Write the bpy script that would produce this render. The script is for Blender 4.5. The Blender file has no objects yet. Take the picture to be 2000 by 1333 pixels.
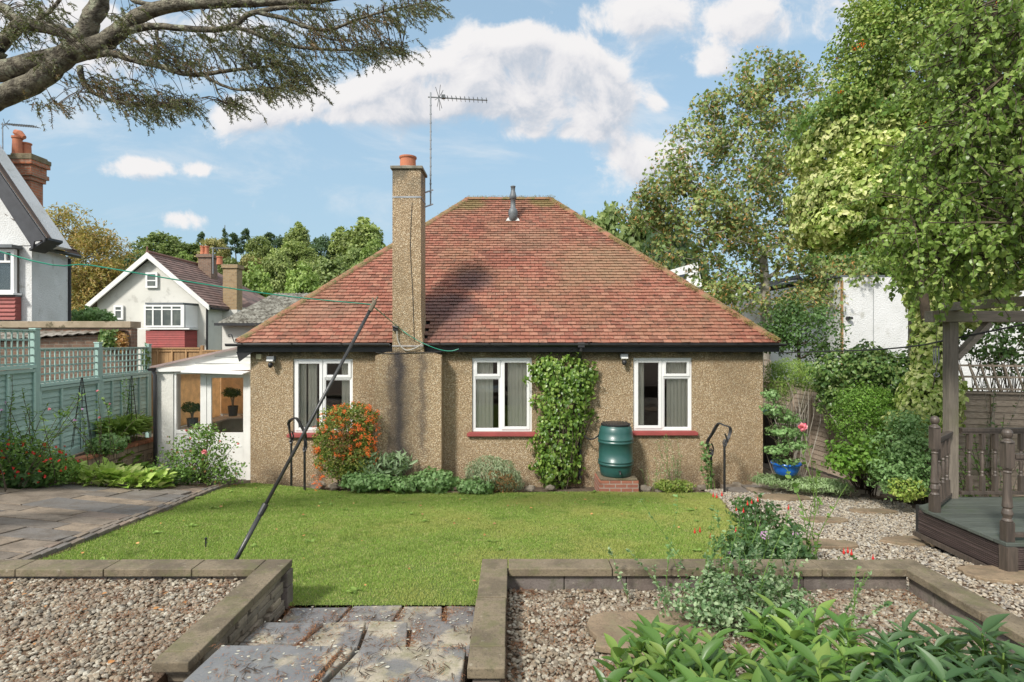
import bpy, math
import numpy as np
from mathutils import Vector

# ------------------------------------------------------------------ camera, world, sun
F = 1111.0          # focal length in pixels of the 2000 px wide photograph
CZ = 2.7            # eye height above the ground at the bungalow wall
S = bpy.context.scene
COL = S.collection
cam = bpy.data.cameras.new('camera'); camo = bpy.data.objects.new('camera', cam); COL.objects.link(camo)
camo.location = (0, 0, CZ); camo.rotation_euler = (math.radians(90), 0, 0)
cam.lens = 36 * F / 2000; cam.sensor_width = 36; cam.clip_start = 0.05; cam.clip_end = 3000
S.camera = camo
S.view_settings.view_transform = 'Standard'; S.view_settings.look = 'None'
S.view_settings.gamma = 1; S.view_settings.exposure = 1.2
S.render.resolution_x = 1024; S.render.resolution_y = 682
SUN_EL = 40.0; SUN_DIR = Vector((-0.55, -0.78, 0)).normalized()
sd = Vector((SUN_DIR.x * math.cos(math.radians(SUN_EL)), SUN_DIR.y * math.cos(math.radians(SUN_EL)), math.sin(math.radians(SUN_EL))))
sl = bpy.data.lights.new('sun', 'SUN'); sl.energy = 1.95; sl.angle = math.radians(8.0); sl.color = (1, .95, .87)
so = bpy.data.objects.new('sun', sl); COL.objects.link(so); so.rotation_euler = sd.to_track_quat('Z', 'Y').to_euler()
so.location = (-20, -20, 30)

W = bpy.data.worlds.new('World'); S.world = W; W.use_nodes = True
wn = W.node_tree.nodes; wl = W.node_tree.links; wn.clear()

class NT:
    """tiny helper for building node graphs"""
    def __init__(s, tree): s.t = tree
    def n(s, typ, **kw):
        nd = s.t.nodes.new(typ)
        for k, v in kw.items(): setattr(nd, k, v)
        return nd
    def set(s, sock, v):
        if hasattr(v, 'is_linked') or isinstance(v, bpy.types.NodeSocket): s.t.links.new(v, sock)
        elif isinstance(v, (tuple, list)) and len(v) == 3 and sock.type == 'RGBA': sock.default_value = (*v, 1)
        else: sock.default_value = v
    def math(s, op, a, b=0.0, c=None, clamp=False):
        nd = s.n('ShaderNodeMath', operation=op, use_clamp=clamp)
        s.set(nd.inputs[0], a); s.set(nd.inputs[1], b)
        if c is not None: s.set(nd.inputs[2], c)
        return nd.outputs[0]
    def mix(s, f, a, b, blend='MIX'):
        nd = s.n('ShaderNodeMix', data_type='RGBA', blend_type=blend)
        s.set(nd.inputs[0], f); s.set(nd.inputs[6], a); s.set(nd.inputs[7], b)
        return nd.outputs[2]
    def noise(s, vec, scale, detail=4, rough=.5, dist=0.0, out=0):
        nd = s.n('ShaderNodeTexNoise'); s.set(nd.inputs['Vector'], vec)
        nd.inputs['Scale'].default_value = scale; nd.inputs['Detail'].default_value = detail
        nd.inputs['Roughness'].default_value = rough; nd.inputs['Distortion'].default_value = dist
        return nd.outputs[out]
    def ss(s, x, lo, hi, a=0.0, b=1.0):
        nd = s.n('ShaderNodeMapRange', interpolation_type='SMOOTHSTEP')
        s.set(nd.inputs[0], x); s.set(nd.inputs[1], lo); s.set(nd.inputs[2], hi); s.set(nd.inputs[3], a); s.set(nd.inputs[4], b)
        return nd.outputs[0]
    def ramp(s, f, cols, interp='LINEAR'):
        nd = s.n('ShaderNodeValToRGB'); cr = nd.color_ramp; cr.interpolation = interp
        m = len(cols)
        while len(cr.elements) < m: cr.elements.new(.5)
        for i, c in enumerate(cols):
            pos, c = (c[0], c[1]) if isinstance(c[1], (tuple, list)) else (i / max(1, m - 1), c)
            cr.elements[i].position = pos; cr.elements[i].color = (*c, 1)
        s.set(nd.inputs[0], f); return nd.outputs[0]

w = NT(W.node_tree)
out = w.n('ShaderNodeOutputWorld'); bg = w.n('ShaderNodeBackground'); bg.inputs[1].default_value = 0.13
wl.new(bg.outputs[0], out.inputs[0])
sky = w.n('ShaderNodeTexSky', sky_type='NISHITA', sun_disc=False)
sky.sun_elevation = math.radians(SUN_EL); sky.sun_rotation = math.atan2(SUN_DIR.x, SUN_DIR.y) % (2 * math.pi)
sky.altitude = 50; sky.air_density = 1.0; sky.dust_density = 0.6; sky.ozone_density = 1.0
tc = w.n('ShaderNodeTexCoord'); sx = w.n('ShaderNodeSeparateXYZ'); wl.new(tc.outputs['Generated'], sx.inputs[0])
ay = w.math('MAXIMUM', w.math('ABSOLUTE', sx.outputs[1]), 0.12)
U = w.math('DIVIDE', sx.outputs[0], ay); V = w.math('DIVIDE', sx.outputs[2], ay)
CLOUDS = [  # pixel x, y, rx, ry, weight: the clouds of the photograph, as sky directions
    (960,105,110,52,.85),(930,165,130,40,.6),(850,135,110,40,.7),(1070,130,90,50,.75),(620,215,200,34,.78),(860,188,270,48,.98),(1130,110,40,40,.6),
    (1190,205,90,50,.8),(1090,262,90,18,.5),(1150,150,90,50,.5),(1040,240,40,34,.45),(1320,22,170,44,.72),(1470,45,60,42,.75),(1230,40,60,40,.5),
    (285,335,95,24,.72),(270,318,40,20,.4),(392,332,28,15,.6),(350,425,75,20,.55),(1010,70,70,30,.45),(480,240,60,20,.4),(1388,126,34,28,.75),(1250,325,62,50,.95),(1325,300,50,60,.6),
    (120,110,150,80,.5),(60,20,120,50,.6),(500,60,150,70,.5),(330,40,120,50,.4),(1285,205,22,22,.5),
    (1700,100,220,120,.5)]
def cloud_density(u, v):
    comb = w.n('ShaderNodeCombineXYZ'); w.set(comb.inputs[0], u); w.set(comb.inputs[1], v)
    tot = None
    for (px, py, rx, ry, wt) in CLOUDS:
        du = w.math('MULTIPLY', w.math('SUBTRACT', u, (px - 1000) / F), F / rx)
        dv = w.math('MULTIPLY', w.math('SUBTRACT', v, (666.5 - py) / F), F / ry)
        d2 = w.math('ADD', w.math('MULTIPLY', du, du), w.math('MULTIPLY', dv, dv))
        g = w.math('MULTIPLY', w.math('EXPONENT', w.math('MULTIPLY', d2, -.8)), wt)
        tot = g if tot is None else w.math('ADD', tot, g)
    tot = w.math('MINIMUM', tot, 1.0)
    nz = w.noise(comb.outputs[0], 9.0, 10, .62, .35)
    n2 = w.noise(comb.outputs[0], 3.0, 3, .5, .1)
    nn = w.math('ADD', w.math('MULTIPLY', w.math('SUBTRACT', nz, .5), 2.3), w.math('MULTIPLY', w.math('SUBTRACT', n2, .5), .5))
    return w.math('ADD', tot, nn)
d0 = cloud_density(U, V)
d1 = cloud_density(w.math('ADD', U, -.018), w.math('ADD', V, .028))
shade = w.ss(w.math('SUBTRACT', d1, w.math('MULTIPLY', d0, .35)), .18, 1.05)
mask = w.ss(d0, .30, w.math('ADD', .72, w.math('MULTIPLY', shade, .34)))
ccol = w.ramp(shade, [(0.0, (3.05, 3.0, 3.0)), (.45, (2.65, 2.65, 2.75)), (1.0, (1.75, 1.95, 2.25))])
skyc = w.mix(1.0, sky.outputs[0], (.80, .84, .80), 'MULTIPLY')
skyc = w.mix(w.ss(V, .0, .62, .9, .62), skyc, (1.38, 1.95, 2.38))
cz_ = w.n('ShaderNodeCombineXYZ'); w.set(cz_.inputs[0], w.math('ADD', U, w.math('MULTIPLY', V, .6))); w.set(cz_.inputs[1], w.math('MULTIPLY', V, 2.6))
cirr = w.math('MULTIPLY', w.ss(w.noise(cz_.outputs[0], 3.2, 8, .62, .5), .46, .74), w.ss(V, .02, .35, .25, .55))
skyc = w.mix(cirr, skyc, (2.9, 2.95, 3.0))
fin = w.mix(mask, skyc, ccol)
# added fill light: unseen sky overhead and behind the camera made bright white
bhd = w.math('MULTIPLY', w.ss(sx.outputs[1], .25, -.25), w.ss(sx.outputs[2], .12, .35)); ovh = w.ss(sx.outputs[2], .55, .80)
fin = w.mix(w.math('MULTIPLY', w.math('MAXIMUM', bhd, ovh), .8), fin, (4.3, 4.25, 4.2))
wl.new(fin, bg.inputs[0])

# ------------------------------------------------------------------ helpers
rng = np.random.default_rng(11)
def P(px, py, Y): return np.array([(px - 1000) * Y / F, Y, CZ - (py - 666.5) * Y / F])
def nrm(a):
    a = np.asarray(a, float); return a / np.maximum(np.linalg.norm(a, axis=-1, keepdims=True), 1e-9)
def rdirs(n): return nrm(rng.normal(size=(n, 3)))

class MB:
    def __init__(s): s.v = []; s.g = {}; s.n = 0
    def raw(s, V, groups):
        V = np.asarray(V, float).reshape(-1, 3)
        for A in groups:
            A = np.asarray(A, int)
            if A.size: s.g.setdefault(A.shape[1], []).append(A + s.n)
        s.v.append(V); s.n += len(V); return s
    def add(s, V, faces):
        d = {}
        for f in faces: d.setdefault(len(f), []).append(f)
        return s.raw(V, list(d.values()))
    def quad(s, *pts): return s.add(pts, [tuple(range(len(pts)))])
    def box(s, a, b):
        a = np.minimum(a, b), np.maximum(a, b); (x0, y0, z0), (x1, y1, z1) = a
        V = [(x0,y0,z0),(x1,y0,z0),(x1,y1,z0),(x0,y1,z0),(x0,y0,z1),(x1,y0,z1),(x1,y1,z1),(x0,y1,z1)]
        return s.add(V, BOXF)
    def hexa(s, V): return s.add(V, BOXF)      # 8 verts: bottom ring then top ring
    def bar(s, p, q, wx, wz, up=(0, 0, 1)):     # rectangular bar from p to q
        p = np.array(p, float); q = np.array(q, float); d = nrm(q - p); up = np.array(up, float)
        x = nrm(np.cross(d, up)) * wx / 2; z = nrm(np.cross(x, d)) * wz / 2
        V = [p-x-z, p+x-z, q+x-z, q-x-z, p-x+z, p+x+z, q+x+z, q-x+z]
        return s.add(V, BOXF)
    def prism(s, poly, ext):                    # planar polygon, extruded by a vector
        poly = np.asarray(poly, float); n = len(poly); V = np.vstack([poly, poly + np.asarray(ext, float)])
        return s.add(V, [tuple(range(n))[::-1], tuple(range(n, 2 * n))] + [(i, (i + 1) % n, n + (i + 1) % n, n + i) for i in range(n)])
    def tube(s, pts, rad, k=6, cap=True):
        pts = np.asarray(pts, float); m = len(pts); rad = np.broadcast_to(np.asarray(rad, float), (m,))
        t = np.gradient(pts, axis=0); t = nrm(t)
        ref = np.array([0, 0, 1.]) if abs(t[0][2]) < .9 else np.array([1., 0, 0])
        a = nrm(np.cross(t, ref)); b = np.cross(t, a)
        an = np.linspace(0, 2 * np.pi, k, endpoint=False)
        V = pts[:, None] + rad[:, None, None] * (np.cos(an)[None, :, None] * a[:, None] + np.sin(an)[None, :, None] * b[:, None])
        i = np.arange(m - 1)[:, None] * k; j = np.arange(k)[None]; j2 = (j + 1) % k
        Q = np.stack([i + j, i + j2, i + k + j2, i + k + j], -1).reshape(-1, 4)
        s.raw(V.reshape(-1, 3), [Q])
        if cap:
            base = s.n - m * k
            s.g.setdefault(k, []).append(np.array([base + np.arange(k)[::-1], base + (m - 1) * k + np.arange(k)]))
        return s
    def lathe(s, c, prof, k=20, sq=False):      # prof: (r, z) bottom to top
        an = np.linspace(0, 2 * np.pi, k, endpoint=False) + (np.pi / 4 if k == 4 else 0)
        pr = np.array(prof, float); V = np.zeros((len(pr), k, 3))
        V[:, :, 0] = c[0] + pr[:, :1] * np.cos(an); V[:, :, 1] = c[1] + pr[:, :1] * np.sin(an); V[:, :, 2] = c[2] + pr[:, 1:]
        i = np.arange(len(pr) - 1)[:, None] * k; j = np.arange(k)[None]; j2 = (j + 1) % k
        Q = np.stack([i + j, i + j2, i + k + j2, i + k + j], -1).reshape(-1, 4)
        b0 = s.n; s.raw(V.reshape(-1, 3), [Q])
        s.g.setdefault(k, []).append(np.array([b0 + np.arange(k)[::-1], b0 + (len(pr) - 1) * k + np.arange(k)]))
        return s
    def inst(s, T, faces, O, X, Y, Z, Sc):       # many copies of a template
        T = np.asarray(T, float); n = len(O); k = len(T); Sc = np.asarray(Sc, float)
        if Sc.ndim == 1: Sc = np.repeat(Sc[:, None], 3, 1)
        V = O[:, None] + T[None, :, 0:1] * Sc[:, None, 0:1] * X[:, None] + T[None, :, 1:2] * Sc[:, None, 1:2] * Y[:, None] + T[None, :, 2:3] * Sc[:, None, 2:3] * Z[:, None]
        d = {}
        for f in faces: d.setdefault(len(f), []).append(f)
        gs = [(np.array(v)[None] + (np.arange(n) * k)[:, None, None]).reshape(-1, kk) for kk, v in d.items()]
        return s.raw(V.reshape(-1, 3), gs)
    def build(s, name, mat, parent=None, smooth=False, bevel=0, **tags):
        me = bpy.data.meshes.new(name); V = np.vstack(s.v) if s.v else np.zeros((0, 3))
        root = parent
        while root is not None and root.parent is not None: root = root.parent
        if root is not None: V = V - np.array(root.location)[None]
        o = bpy.data.objects.new(name, me)
        if parent is None and len(V) and tags.get('kind') is None:
            c = np.array([(V[:, 0].min() + V[:, 0].max()) / 2, (V[:, 1].min() + V[:, 1].max()) / 2, V[:, 2].min()])
            V = V - c; o.location = c
        gl = [(k, np.vstack(a)) for k, a in s.g.items()]
        loops = np.concatenate([a.ravel() for k, a in gl]); tot = np.concatenate([np.full(len(a), k) for k, a in gl])
        me.vertices.add(len(V)); me.vertices.foreach_set('co', V.ravel().astype(np.float32))
        me.loops.add(len(loops)); me.loops.foreach_set('vertex_index', loops.astype(np.int32))
        me.polygons.add(len(tot)); me.polygons.foreach_set('loop_start', np.concatenate([[0], np.cumsum(tot)[:-1]]).astype(np.int32))
        me.polygons.foreach_set('use_smooth', np.full(len(tot), bool(smooth)))
        me.update(calc_edges=True); me.validate()
        me.materials.append(mat); COL.objects.link(o)
        if parent is not None: o.parent = parent
        if bevel:
            b = o.modifiers.new('bevel', 'BEVEL'); b.width = bevel; b.segments = 2; b.limit_method = 'ANGLE'
        for k, v in tags.items():
            if v: o[k] = v
        return o
BOXF = [(0,3,2,1),(4,5,6,7),(0,1,5,4),(1,2,6,5),(2,3,7,6),(3,0,4,7)]
def thing(name, label, cat, loc, group=None):
    o = bpy.data.objects.new(name, None); COL.objects.link(o); o.location = [float(c) for c in loc]
    o.empty_display_size = .2; o['label'] = label; o['category'] = cat
    if group: o['group'] = group
    bpy.context.view_layer.update()
    return o
def dup(root, loc, label, group=None, rotz=0, scale=1.0):
    r = root.copy(); COL.objects.link(r); r.location = [float(c) for c in loc]; r.rotation_euler = (0, 0, rotz)
    r.scale = (scale,) * 3 if not isinstance(scale, tuple) else scale
    r['label'] = label
    if group: r['group'] = group
    for ch in list(root.children):
        c = ch.copy(); COL.objects.link(c); c.parent = r
        for g in ch.children:
            d = g.copy(); COL.objects.link(d); d.parent = c
    return r

# ------------------------------------------------------------------ materials
def newmat(name):
    m = bpy.data.materials.new(name); m.use_nodes = True; t = NT(m.node_tree); m.node_tree.nodes.clear()
    o = t.n('ShaderNodeOutputMaterial'); b = t.n('ShaderNodeBsdfPrincipled'); m.node_tree.links.new(b.outputs[0], o.inputs[0])
    geo = t.n('ShaderNodeNewGeometry')
    return m, t, b, geo, o
def bump(t, b, h, strength=.5, dist=.01):
    bn = t.n('ShaderNodeBump'); bn.inputs['Strength'].default_value = strength; bn.inputs['Distance'].default_value = dist
    t.set(bn.inputs['Height'], h); t.t.links.new(bn.outputs[0], b.inputs['Normal'])
def smat(name, c1, c2=None, scale=3, rough=.8, bs=40, bstr=.3, bd=.005, metal=0, spots=None, island=0, spec=.5):
    """general surface: two tones by noise, fine bump; island>0 varies each loose piece"""
    m, t, b, g, o = newmat(name); pos = g.outputs['Position']
    c2 = c2 or c1
    n = t.noise(pos, scale, 6, .6); col = t.mix(t.ss(n, .35, .65), c1, c2)
    if island:
        hs = t.n('ShaderNodeHueSaturation'); t.set(hs.inputs['Color'], col)
        t.set(hs.inputs['Value'], t.math('ADD', t.math('MULTIPLY', g.outputs['Random Per Island'], 2 * island), 1 - island)); col = hs.outputs[0]
    if spots:
        sn = t.noise(pos, spots[1], 5, .65); col = t.mix(t.ss(sn, spots[2], spots[2] + .1), col, spots[0])
    t.set(b.inputs['Base Color'], col)
    fine = t.noise(pos, bs, 5, .6)
    t.set(b.inputs['Roughness'], t.math('ADD', rough, t.math('MULTIPLY', t.math('SUBTRACT', fine, .5), .25), clamp=True))
    b.inputs['Metallic'].default_value = metal; b.inputs['Specular IOR Level'].default_value = spec
    if bstr: bump(t, b, fine, bstr, bd)
    return m
def leafmat(name, cols, trans=.3, rough=.5, ns=1.2, dark=.25, spec=.4, back=None, tcol=(.35, .5, .05)):
    m, t, b, g, o = newmat(name)
    col = t.ramp(g.outputs['Random Per Island'], cols)
    n = t.noise(g.outputs['Position'], ns, 3, .6)
    hs = t.n('ShaderNodeHueSaturation'); t.set(hs.inputs['Color'], col)
    t.set(hs.inputs['Value'], t.ss(n, .3, .7, 1.3 * (1 - dark), 1.3 * (1 + dark))); col = hs.outputs[0]
    if back: col = t.mix(g.outputs['Backfacing'], col, back)
    t.set(b.inputs['Base Color'], col); b.inputs['Roughness'].default_value = rough; b.inputs['Specular IOR Level'].default_value = spec
    tr = t.n('ShaderNodeBsdfTranslucent'); t.set(tr.inputs[0], t.mix(.35, col, tcol))
    mx = t.n('ShaderNodeMixShader'); mx.inputs[0].default_value = trans
    t.t.links.new(b.outputs[0], mx.inputs[1]); t.t.links.new(tr.outputs[0], mx.inputs[2]); t.t.links.new(mx.outputs[0], o.inputs[0])
    return m
def brickmat(name, c1, c2, mortar, sc=1.0, wid=.22, hgt=.075, dirt=None):
    m, t, b, g, o = newmat(name); sp = t.n('ShaderNodeSeparateXYZ'); t.t.links.new(g.outputs['Position'], sp.inputs[0])
    cb = t.n('ShaderNodeCombineXYZ'); t.set(cb.inputs[0], t.math('ADD', sp.outputs[0], sp.outputs[1])); t.set(cb.inputs[1], sp.outputs[2])
    br = t.n('ShaderNodeTexBrick'); t.set(br.inputs['Vector'], cb.outputs[0]); br.inputs['Scale'].default_value = sc
    br.inputs['Color1'].default_value = (*c1, 1); br.inputs['Color2'].default_value = (*c2, 1); br.inputs['Mortar'].default_value = (*mortar, 1)
    br.inputs['Brick Width'].default_value = wid; br.inputs['Row Height'].default_value = hgt; br.inputs['Mortar Size'].default_value = .008
    n = t.noise(g.outputs['Position'], 6, 6, .65)
    col = t.mix(t.ss(n, .5, .75, 0, .7), br.outputs[0], dirt or tuple(c * .4 for c in c1))
    t.set(b.inputs['Base Color'], col); b.inputs['Roughness'].default_value = .9
    bump(t, b, t.math('ADD', t.math('MULTIPLY', br.outputs['Fac'], -1), n), .5, .008)
    return m
def woodmat(name, c1, c2, axis=0, rough=.75, green=None, scale=1.0):
    m, t, b, g, o = newmat(name); mp = t.n('ShaderNodeMapping'); t.t.links.new(g.outputs['Position'], mp.inputs[0])
    sc = [22 * scale] * 3; sc[axis] = 1.6 * scale; mp.inputs['Scale'].default_value = sc
    n = t.noise(mp.outputs[0], 2.2, 6, .65, .6); n2 = t.noise(g.outputs['Position'], 2.5, 4, .6)
    col = t.mix(t.ss(n, .3, .7), c1, c2)
    hs = t.n('ShaderNodeHueSaturation'); t.set(hs.inputs['Color'], col)
    t.set(hs.inputs['Value'], t.math('ADD', t.math('MULTIPLY', g.outputs['Random Per Island'], .4), .8)); col = hs.outputs[0]
    if green: col = t.mix(t.ss(n2, .5, .7, 0, .6), col, green)
    t.set(b.inputs['Base Color'], col); b.inputs['Roughness'].default_value = rough
    bump(t, b, n, .5, .004); return m

def pebbledash(name):
    m, t, b, g, o = newmat(name); pos = g.outputs['Position']
    wv = t.n('ShaderNodeVectorMath', operation='ADD'); t.t.links.new(pos, wv.inputs[0])
    dn = t.noise(pos, 30, 2, .5, out=1); sc = t.n('ShaderNodeVectorMath', operation='SCALE'); t.t.links.new(dn, sc.inputs[0]); sc.inputs['Scale'].default_value = .02
    t.t.links.new(sc.outputs[0], wv.inputs[1])
    vo = t.n('ShaderNodeTexVoronoi'); t.t.links.new(wv.outputs[0], vo.inputs['Vector']); vo.inputs['Scale'].default_value = 58
    sp = t.n('ShaderNodeSeparateColor'); t.t.links.new(vo.outputs['Color'], sp.inputs[0])
    col = t.ramp(sp.outputs[0], [(0, (.42, .295, .165)), (.25, (.51, .37, .22)), (.55, (.60, .45, .28)), (.8, (.67, .53, .35)), (1, (.76, .66, .49))])
    gap = t.ss(vo.outputs['Distance'], .36, .70)
    col = t.mix(t.math('MULTIPLY', gap, .68), col, (.19, .12, .06))
    n1 = t.noise(pos, 1.3, 4, .6); col = t.mix(t.ss(n1, .45, .7, 0, .35), col, (.22, .16, .09))
    xyz = t.n('ShaderNodeSeparateXYZ'); t.t.links.new(pos, xyz.inputs[0])
    # soot and water stains that belong to the wall: under the eaves, down the chimney breast, dirty foot
    mp = t.n('ShaderNodeMapping'); t.t.links.new(pos, mp.inputs[0]); mp.inputs['Scale'].default_value = (6, 6, .5)
    st = t.noise(mp.outputs[0], 1.0, 4, .6)
    def streak(x0, wd, z0, z1, amt, c):
        nonlocal col
        dx = t.math('MULTIPLY', t.math('SUBTRACT', xyz.outputs[0], t.math('ADD', x0, t.math('MULTIPLY', t.math('SUBTRACT', t.noise(pos, 3.5, 5, .65), .5), .3))), 1 / wd)
        gx = t.math('EXPONENT', t.math('MULTIPLY', t.math('MULTIPLY', dx, dx), -1))
        gz = t.math('MULTIPLY', t.ss(xyz.outputs[2], z0 - .15, z0 + .35), t.ss(xyz.outputs[2], z1 - .1, z1 + .05, 1, 0))
        fy = t.ss(xyz.outputs[1], 10.3, 10.36, 1, 0)
        col = t.mix(t.math('MULTIPLY', t.math('MULTIPLY', t.math('MULTIPLY', gx, gz), fy), t.ss(st, .2, .7, amt * .85, amt)), col, c)
    streak(-2.04, .15, .15, 2.55, 1.0, (.04, .036, .042)); streak(-2.2, .06, .5, 2.3, .6, (.09, .07, .06)); streak(-1.62, .07, .6, 2.5, .7, (.09, .07, .06)); streak(-1.95, .26, .1, 2.0, .45, (.10, .08, .06))
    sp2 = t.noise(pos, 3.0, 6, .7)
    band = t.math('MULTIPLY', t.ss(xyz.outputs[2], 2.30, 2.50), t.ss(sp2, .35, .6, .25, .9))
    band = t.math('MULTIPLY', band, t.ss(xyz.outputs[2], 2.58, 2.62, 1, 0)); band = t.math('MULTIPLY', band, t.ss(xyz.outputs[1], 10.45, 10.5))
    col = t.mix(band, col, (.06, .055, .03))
    foot = t.math('MULTIPLY', t.ss(xyz.outputs[2], .55, .05), t.ss(sp2, .4, .65, 0, .6)); col = t.mix(foot, col, (.10, .075, .05))
    top = t.math('MULTIPLY', t.ss(xyz.outputs[2], 5.1, 5.8), t.ss(sp2, .35, .6, .1, .8)); col = t.mix(top, col, (.10, .095, .07))
    t.set(b.inputs['Base Color'], col); b.inputs['Roughness'].default_value = .75
    bump(t, b, t.math('MULTIPLY', gap, -1), 1.0, .012); return m
def roofmat(name):
    m, t, b, g, o = newmat(name); pos = g.outputs['Position']; r = g.outputs['Random Per Island']
    col = t.ramp(r, [(0, (.18, .075, .05)), (.3, (.28, .10, .066)), (.6, (.32, .128, .085)), (.85, (.355, .165, .11)), (1, (.22, .11, .075))])
    n = t.noise(pos, .75, 5, .6); col = t.mix(t.ss(n, .42, .68, 0, .55), col, (.26, .15, .085))
    n2 = t.noise(pos, 14, 5, .7); col = t.mix(t.ss(n2, .50, .66, 0, .7), col, (.075, .05, .035))
    n3 = t.noise(pos, 30, 3, .6); col = t.mix(t.ss(n3, .70, .74, 0, .8), col, (.50, .47, .40))
    xyz = t.n('ShaderNodeSeparateXYZ'); t.t.links.new(pos, xyz.inputs[0])
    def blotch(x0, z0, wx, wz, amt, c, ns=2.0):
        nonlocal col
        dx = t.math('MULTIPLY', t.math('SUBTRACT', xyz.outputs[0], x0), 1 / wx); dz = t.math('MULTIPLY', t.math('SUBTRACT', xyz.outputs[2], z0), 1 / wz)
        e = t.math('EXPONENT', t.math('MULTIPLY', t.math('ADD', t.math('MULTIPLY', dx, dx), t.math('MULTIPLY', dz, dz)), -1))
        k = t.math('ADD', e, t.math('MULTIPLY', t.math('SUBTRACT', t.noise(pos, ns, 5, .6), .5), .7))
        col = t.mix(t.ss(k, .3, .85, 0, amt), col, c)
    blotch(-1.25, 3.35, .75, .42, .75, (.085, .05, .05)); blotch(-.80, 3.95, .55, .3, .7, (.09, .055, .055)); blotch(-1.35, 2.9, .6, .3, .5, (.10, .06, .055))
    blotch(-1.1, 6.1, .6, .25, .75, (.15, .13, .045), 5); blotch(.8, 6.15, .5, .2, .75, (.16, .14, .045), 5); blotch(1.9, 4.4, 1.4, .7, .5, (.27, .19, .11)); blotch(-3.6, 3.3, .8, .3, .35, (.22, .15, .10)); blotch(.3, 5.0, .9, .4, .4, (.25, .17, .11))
    t.set(b.inputs['Base Color'], col); t.set(b.inputs['Roughness'], .7); bump(t, b, n2, .4, .006); return m
def glassmat(name, tint=(.985, .985, .98), refl=1.0):
    m, t, b, g, o = newmat(name)
    tr = t.n('ShaderNodeBsdfTransparent'); tr.inputs[0].default_value = (*tint, 1); gl = t.n('ShaderNodeBsdfGlossy'); gl.inputs['Roughness'].default_value = .02
    fr = t.n('ShaderNodeFresnel'); fr.inputs[0].default_value = 1.7; mx = t.n('ShaderNodeMixShader')
    t.set(mx.inputs[0], t.math('MULTIPLY', fr.outputs[0], refl, clamp=True)); t.t.links.new(tr.outputs[0], mx.inputs[1]); t.t.links.new(gl.outputs[0], mx.inputs[2])
    t.t.links.new(mx.outputs[0], o.inputs[0]); return m
def stonemat(name, cols, moss=None, wet=False):
    m, t, b, g, o = newmat(name); pos = g.outputs['Position']
    col = t.ramp(g.outputs['Random Per Island'], cols)
    n = t.noise(pos, 4, 7, .65); col = t.mix(t.ss(n, .42, .62, 0, .6), col, tuple(c * .42 for c in cols[0]))
    col = t.mix(t.ss(t.noise(pos, 70, 4, .7), .52, .66, 0, .55), col, tuple(c * .35 for c in cols[0]))
    n2 = t.noise(pos, 26, 5, .7); col = t.mix(t.ss(n2, .60, .72, 0, .5), col, (.42, .38, .30))
    if moss: col = t.mix(t.ss(t.noise(pos, 7, 6, .7), .48, .66, 0, .7), col, moss)
    col = t.mix(t.ss(n2, .42, .3, 0, .5), col, (.05, .045, .04))
    rough = .85
    if wet:
        wn_ = t.ss(t.noise(pos, 2.3, 5, .6), .42, .50); col = t.mix(t.math('MULTIPLY', wn_, .72), col, (.13, .135, .15)); rough = t.ss(wn_, 0, 1, .8, .16); b.inputs['Specular IOR Level'].default_value = .8  # wet patches; the blue-grey of reflected sky is painted into their base colour
    t.set(b.inputs['Base Color'], col); t.set(b.inputs['Roughness'], rough)
    bump(t, b, t.math('ADD', n, t.math('MULTIPLY', n2, .5)), .7, .016 if not wet else .007); return m

M = {}
M['pebble'] = pebbledash('pebbledash'); M['rooftile'] = roofmat('roof_tiles')
M['ridge'] = smat('ridge_tile', (.30, .13, .085), (.20, .15, .07), 5, .9, 30, .6, .01, spots=((.13, .12, .045), 6, .52))
M['upvc'] = smat('white_upvc', (.80, .80, .79), (.76, .76, .76), 2, .35, 5, 0)
M['boardline'] = smat('board_joint', (.30, .30, .29)); M['whitewood'] = smat('white_painted_wood', (.78, .78, .75), (.70, .70, .67), 3, .55, 20, .1)
M['render'] = smat('rough_white_render', (.70, .71, .71), (.62, .63, .62), 1.2, .9, 26, .9, .03, spots=((.50, .50, .47), 2.5, .58))
M['render2'] = smat('cream_render', (.66, .65, .60), (.58, .57, .53), .8, .9, 30, .5, .02, spots=((.48, .47, .43), 1.6, .58))
M['black'] = smat('black_paint', (.018, .018, .02), (.03, .03, .032), 4, .45, 30, .2)
M['iron'] = smat('black_iron', (.012, .012, .013), (.03, .03, .032), 9, .35, 60, .3, .003, spec=.6)
M['grey'] = smat('grey_plastic', (.10, .115, .125), (.14, .155, .165), 5, .5, 30, .1)
M['sill'] = smat('red_painted_sill', (.34, .07, .065), (.28, .06, .055), 4, .6, 30, .3)
M['curtain'] = leafmat('curtain_cloth', [(.80, .78, .68), (.80, .78, .68)], .3, .9, .8, .05, .1, tcol=(.7, .68, .58))
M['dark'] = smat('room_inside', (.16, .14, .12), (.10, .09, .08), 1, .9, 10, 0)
M['glass'] = glassmat('window_glass', refl=.9); M['glass2'] = glassmat('porch_glass', refl=.3)
M['terracotta'] = smat('terracotta', (.48, .17, .085), (.38, .14, .08), 6, .8, 40, .3)
M['brick'] = brickmat('old_red_brick', (.42, .15, .075), (.30, .13, .08), (.30, .25, .19))
M['brickdull'] = brickmat('dull_brown_brick', (.23, .14, .095), (.17, .11, .08), (.24, .21, .17))
M['brickbuff'] = brickmat('buff_brick', (.36, .25, .13), (.28, .19, .10), (.30, .26, .19))
M['brickstand'] = brickmat('stand_brick', (.40, .16, .10), (.33, .13, .09), (.40, .34, .28), wid=.2, hgt=.07)
M['metal'] = smat('galvanised', (.32, .33, .34), (.24, .25, .26), 8, .45, 40, .1, metal=.8)
M['lead'] = smat('lead_flashing', (.45, .42, .40), (.36, .33, .31), 4, .6)
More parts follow.
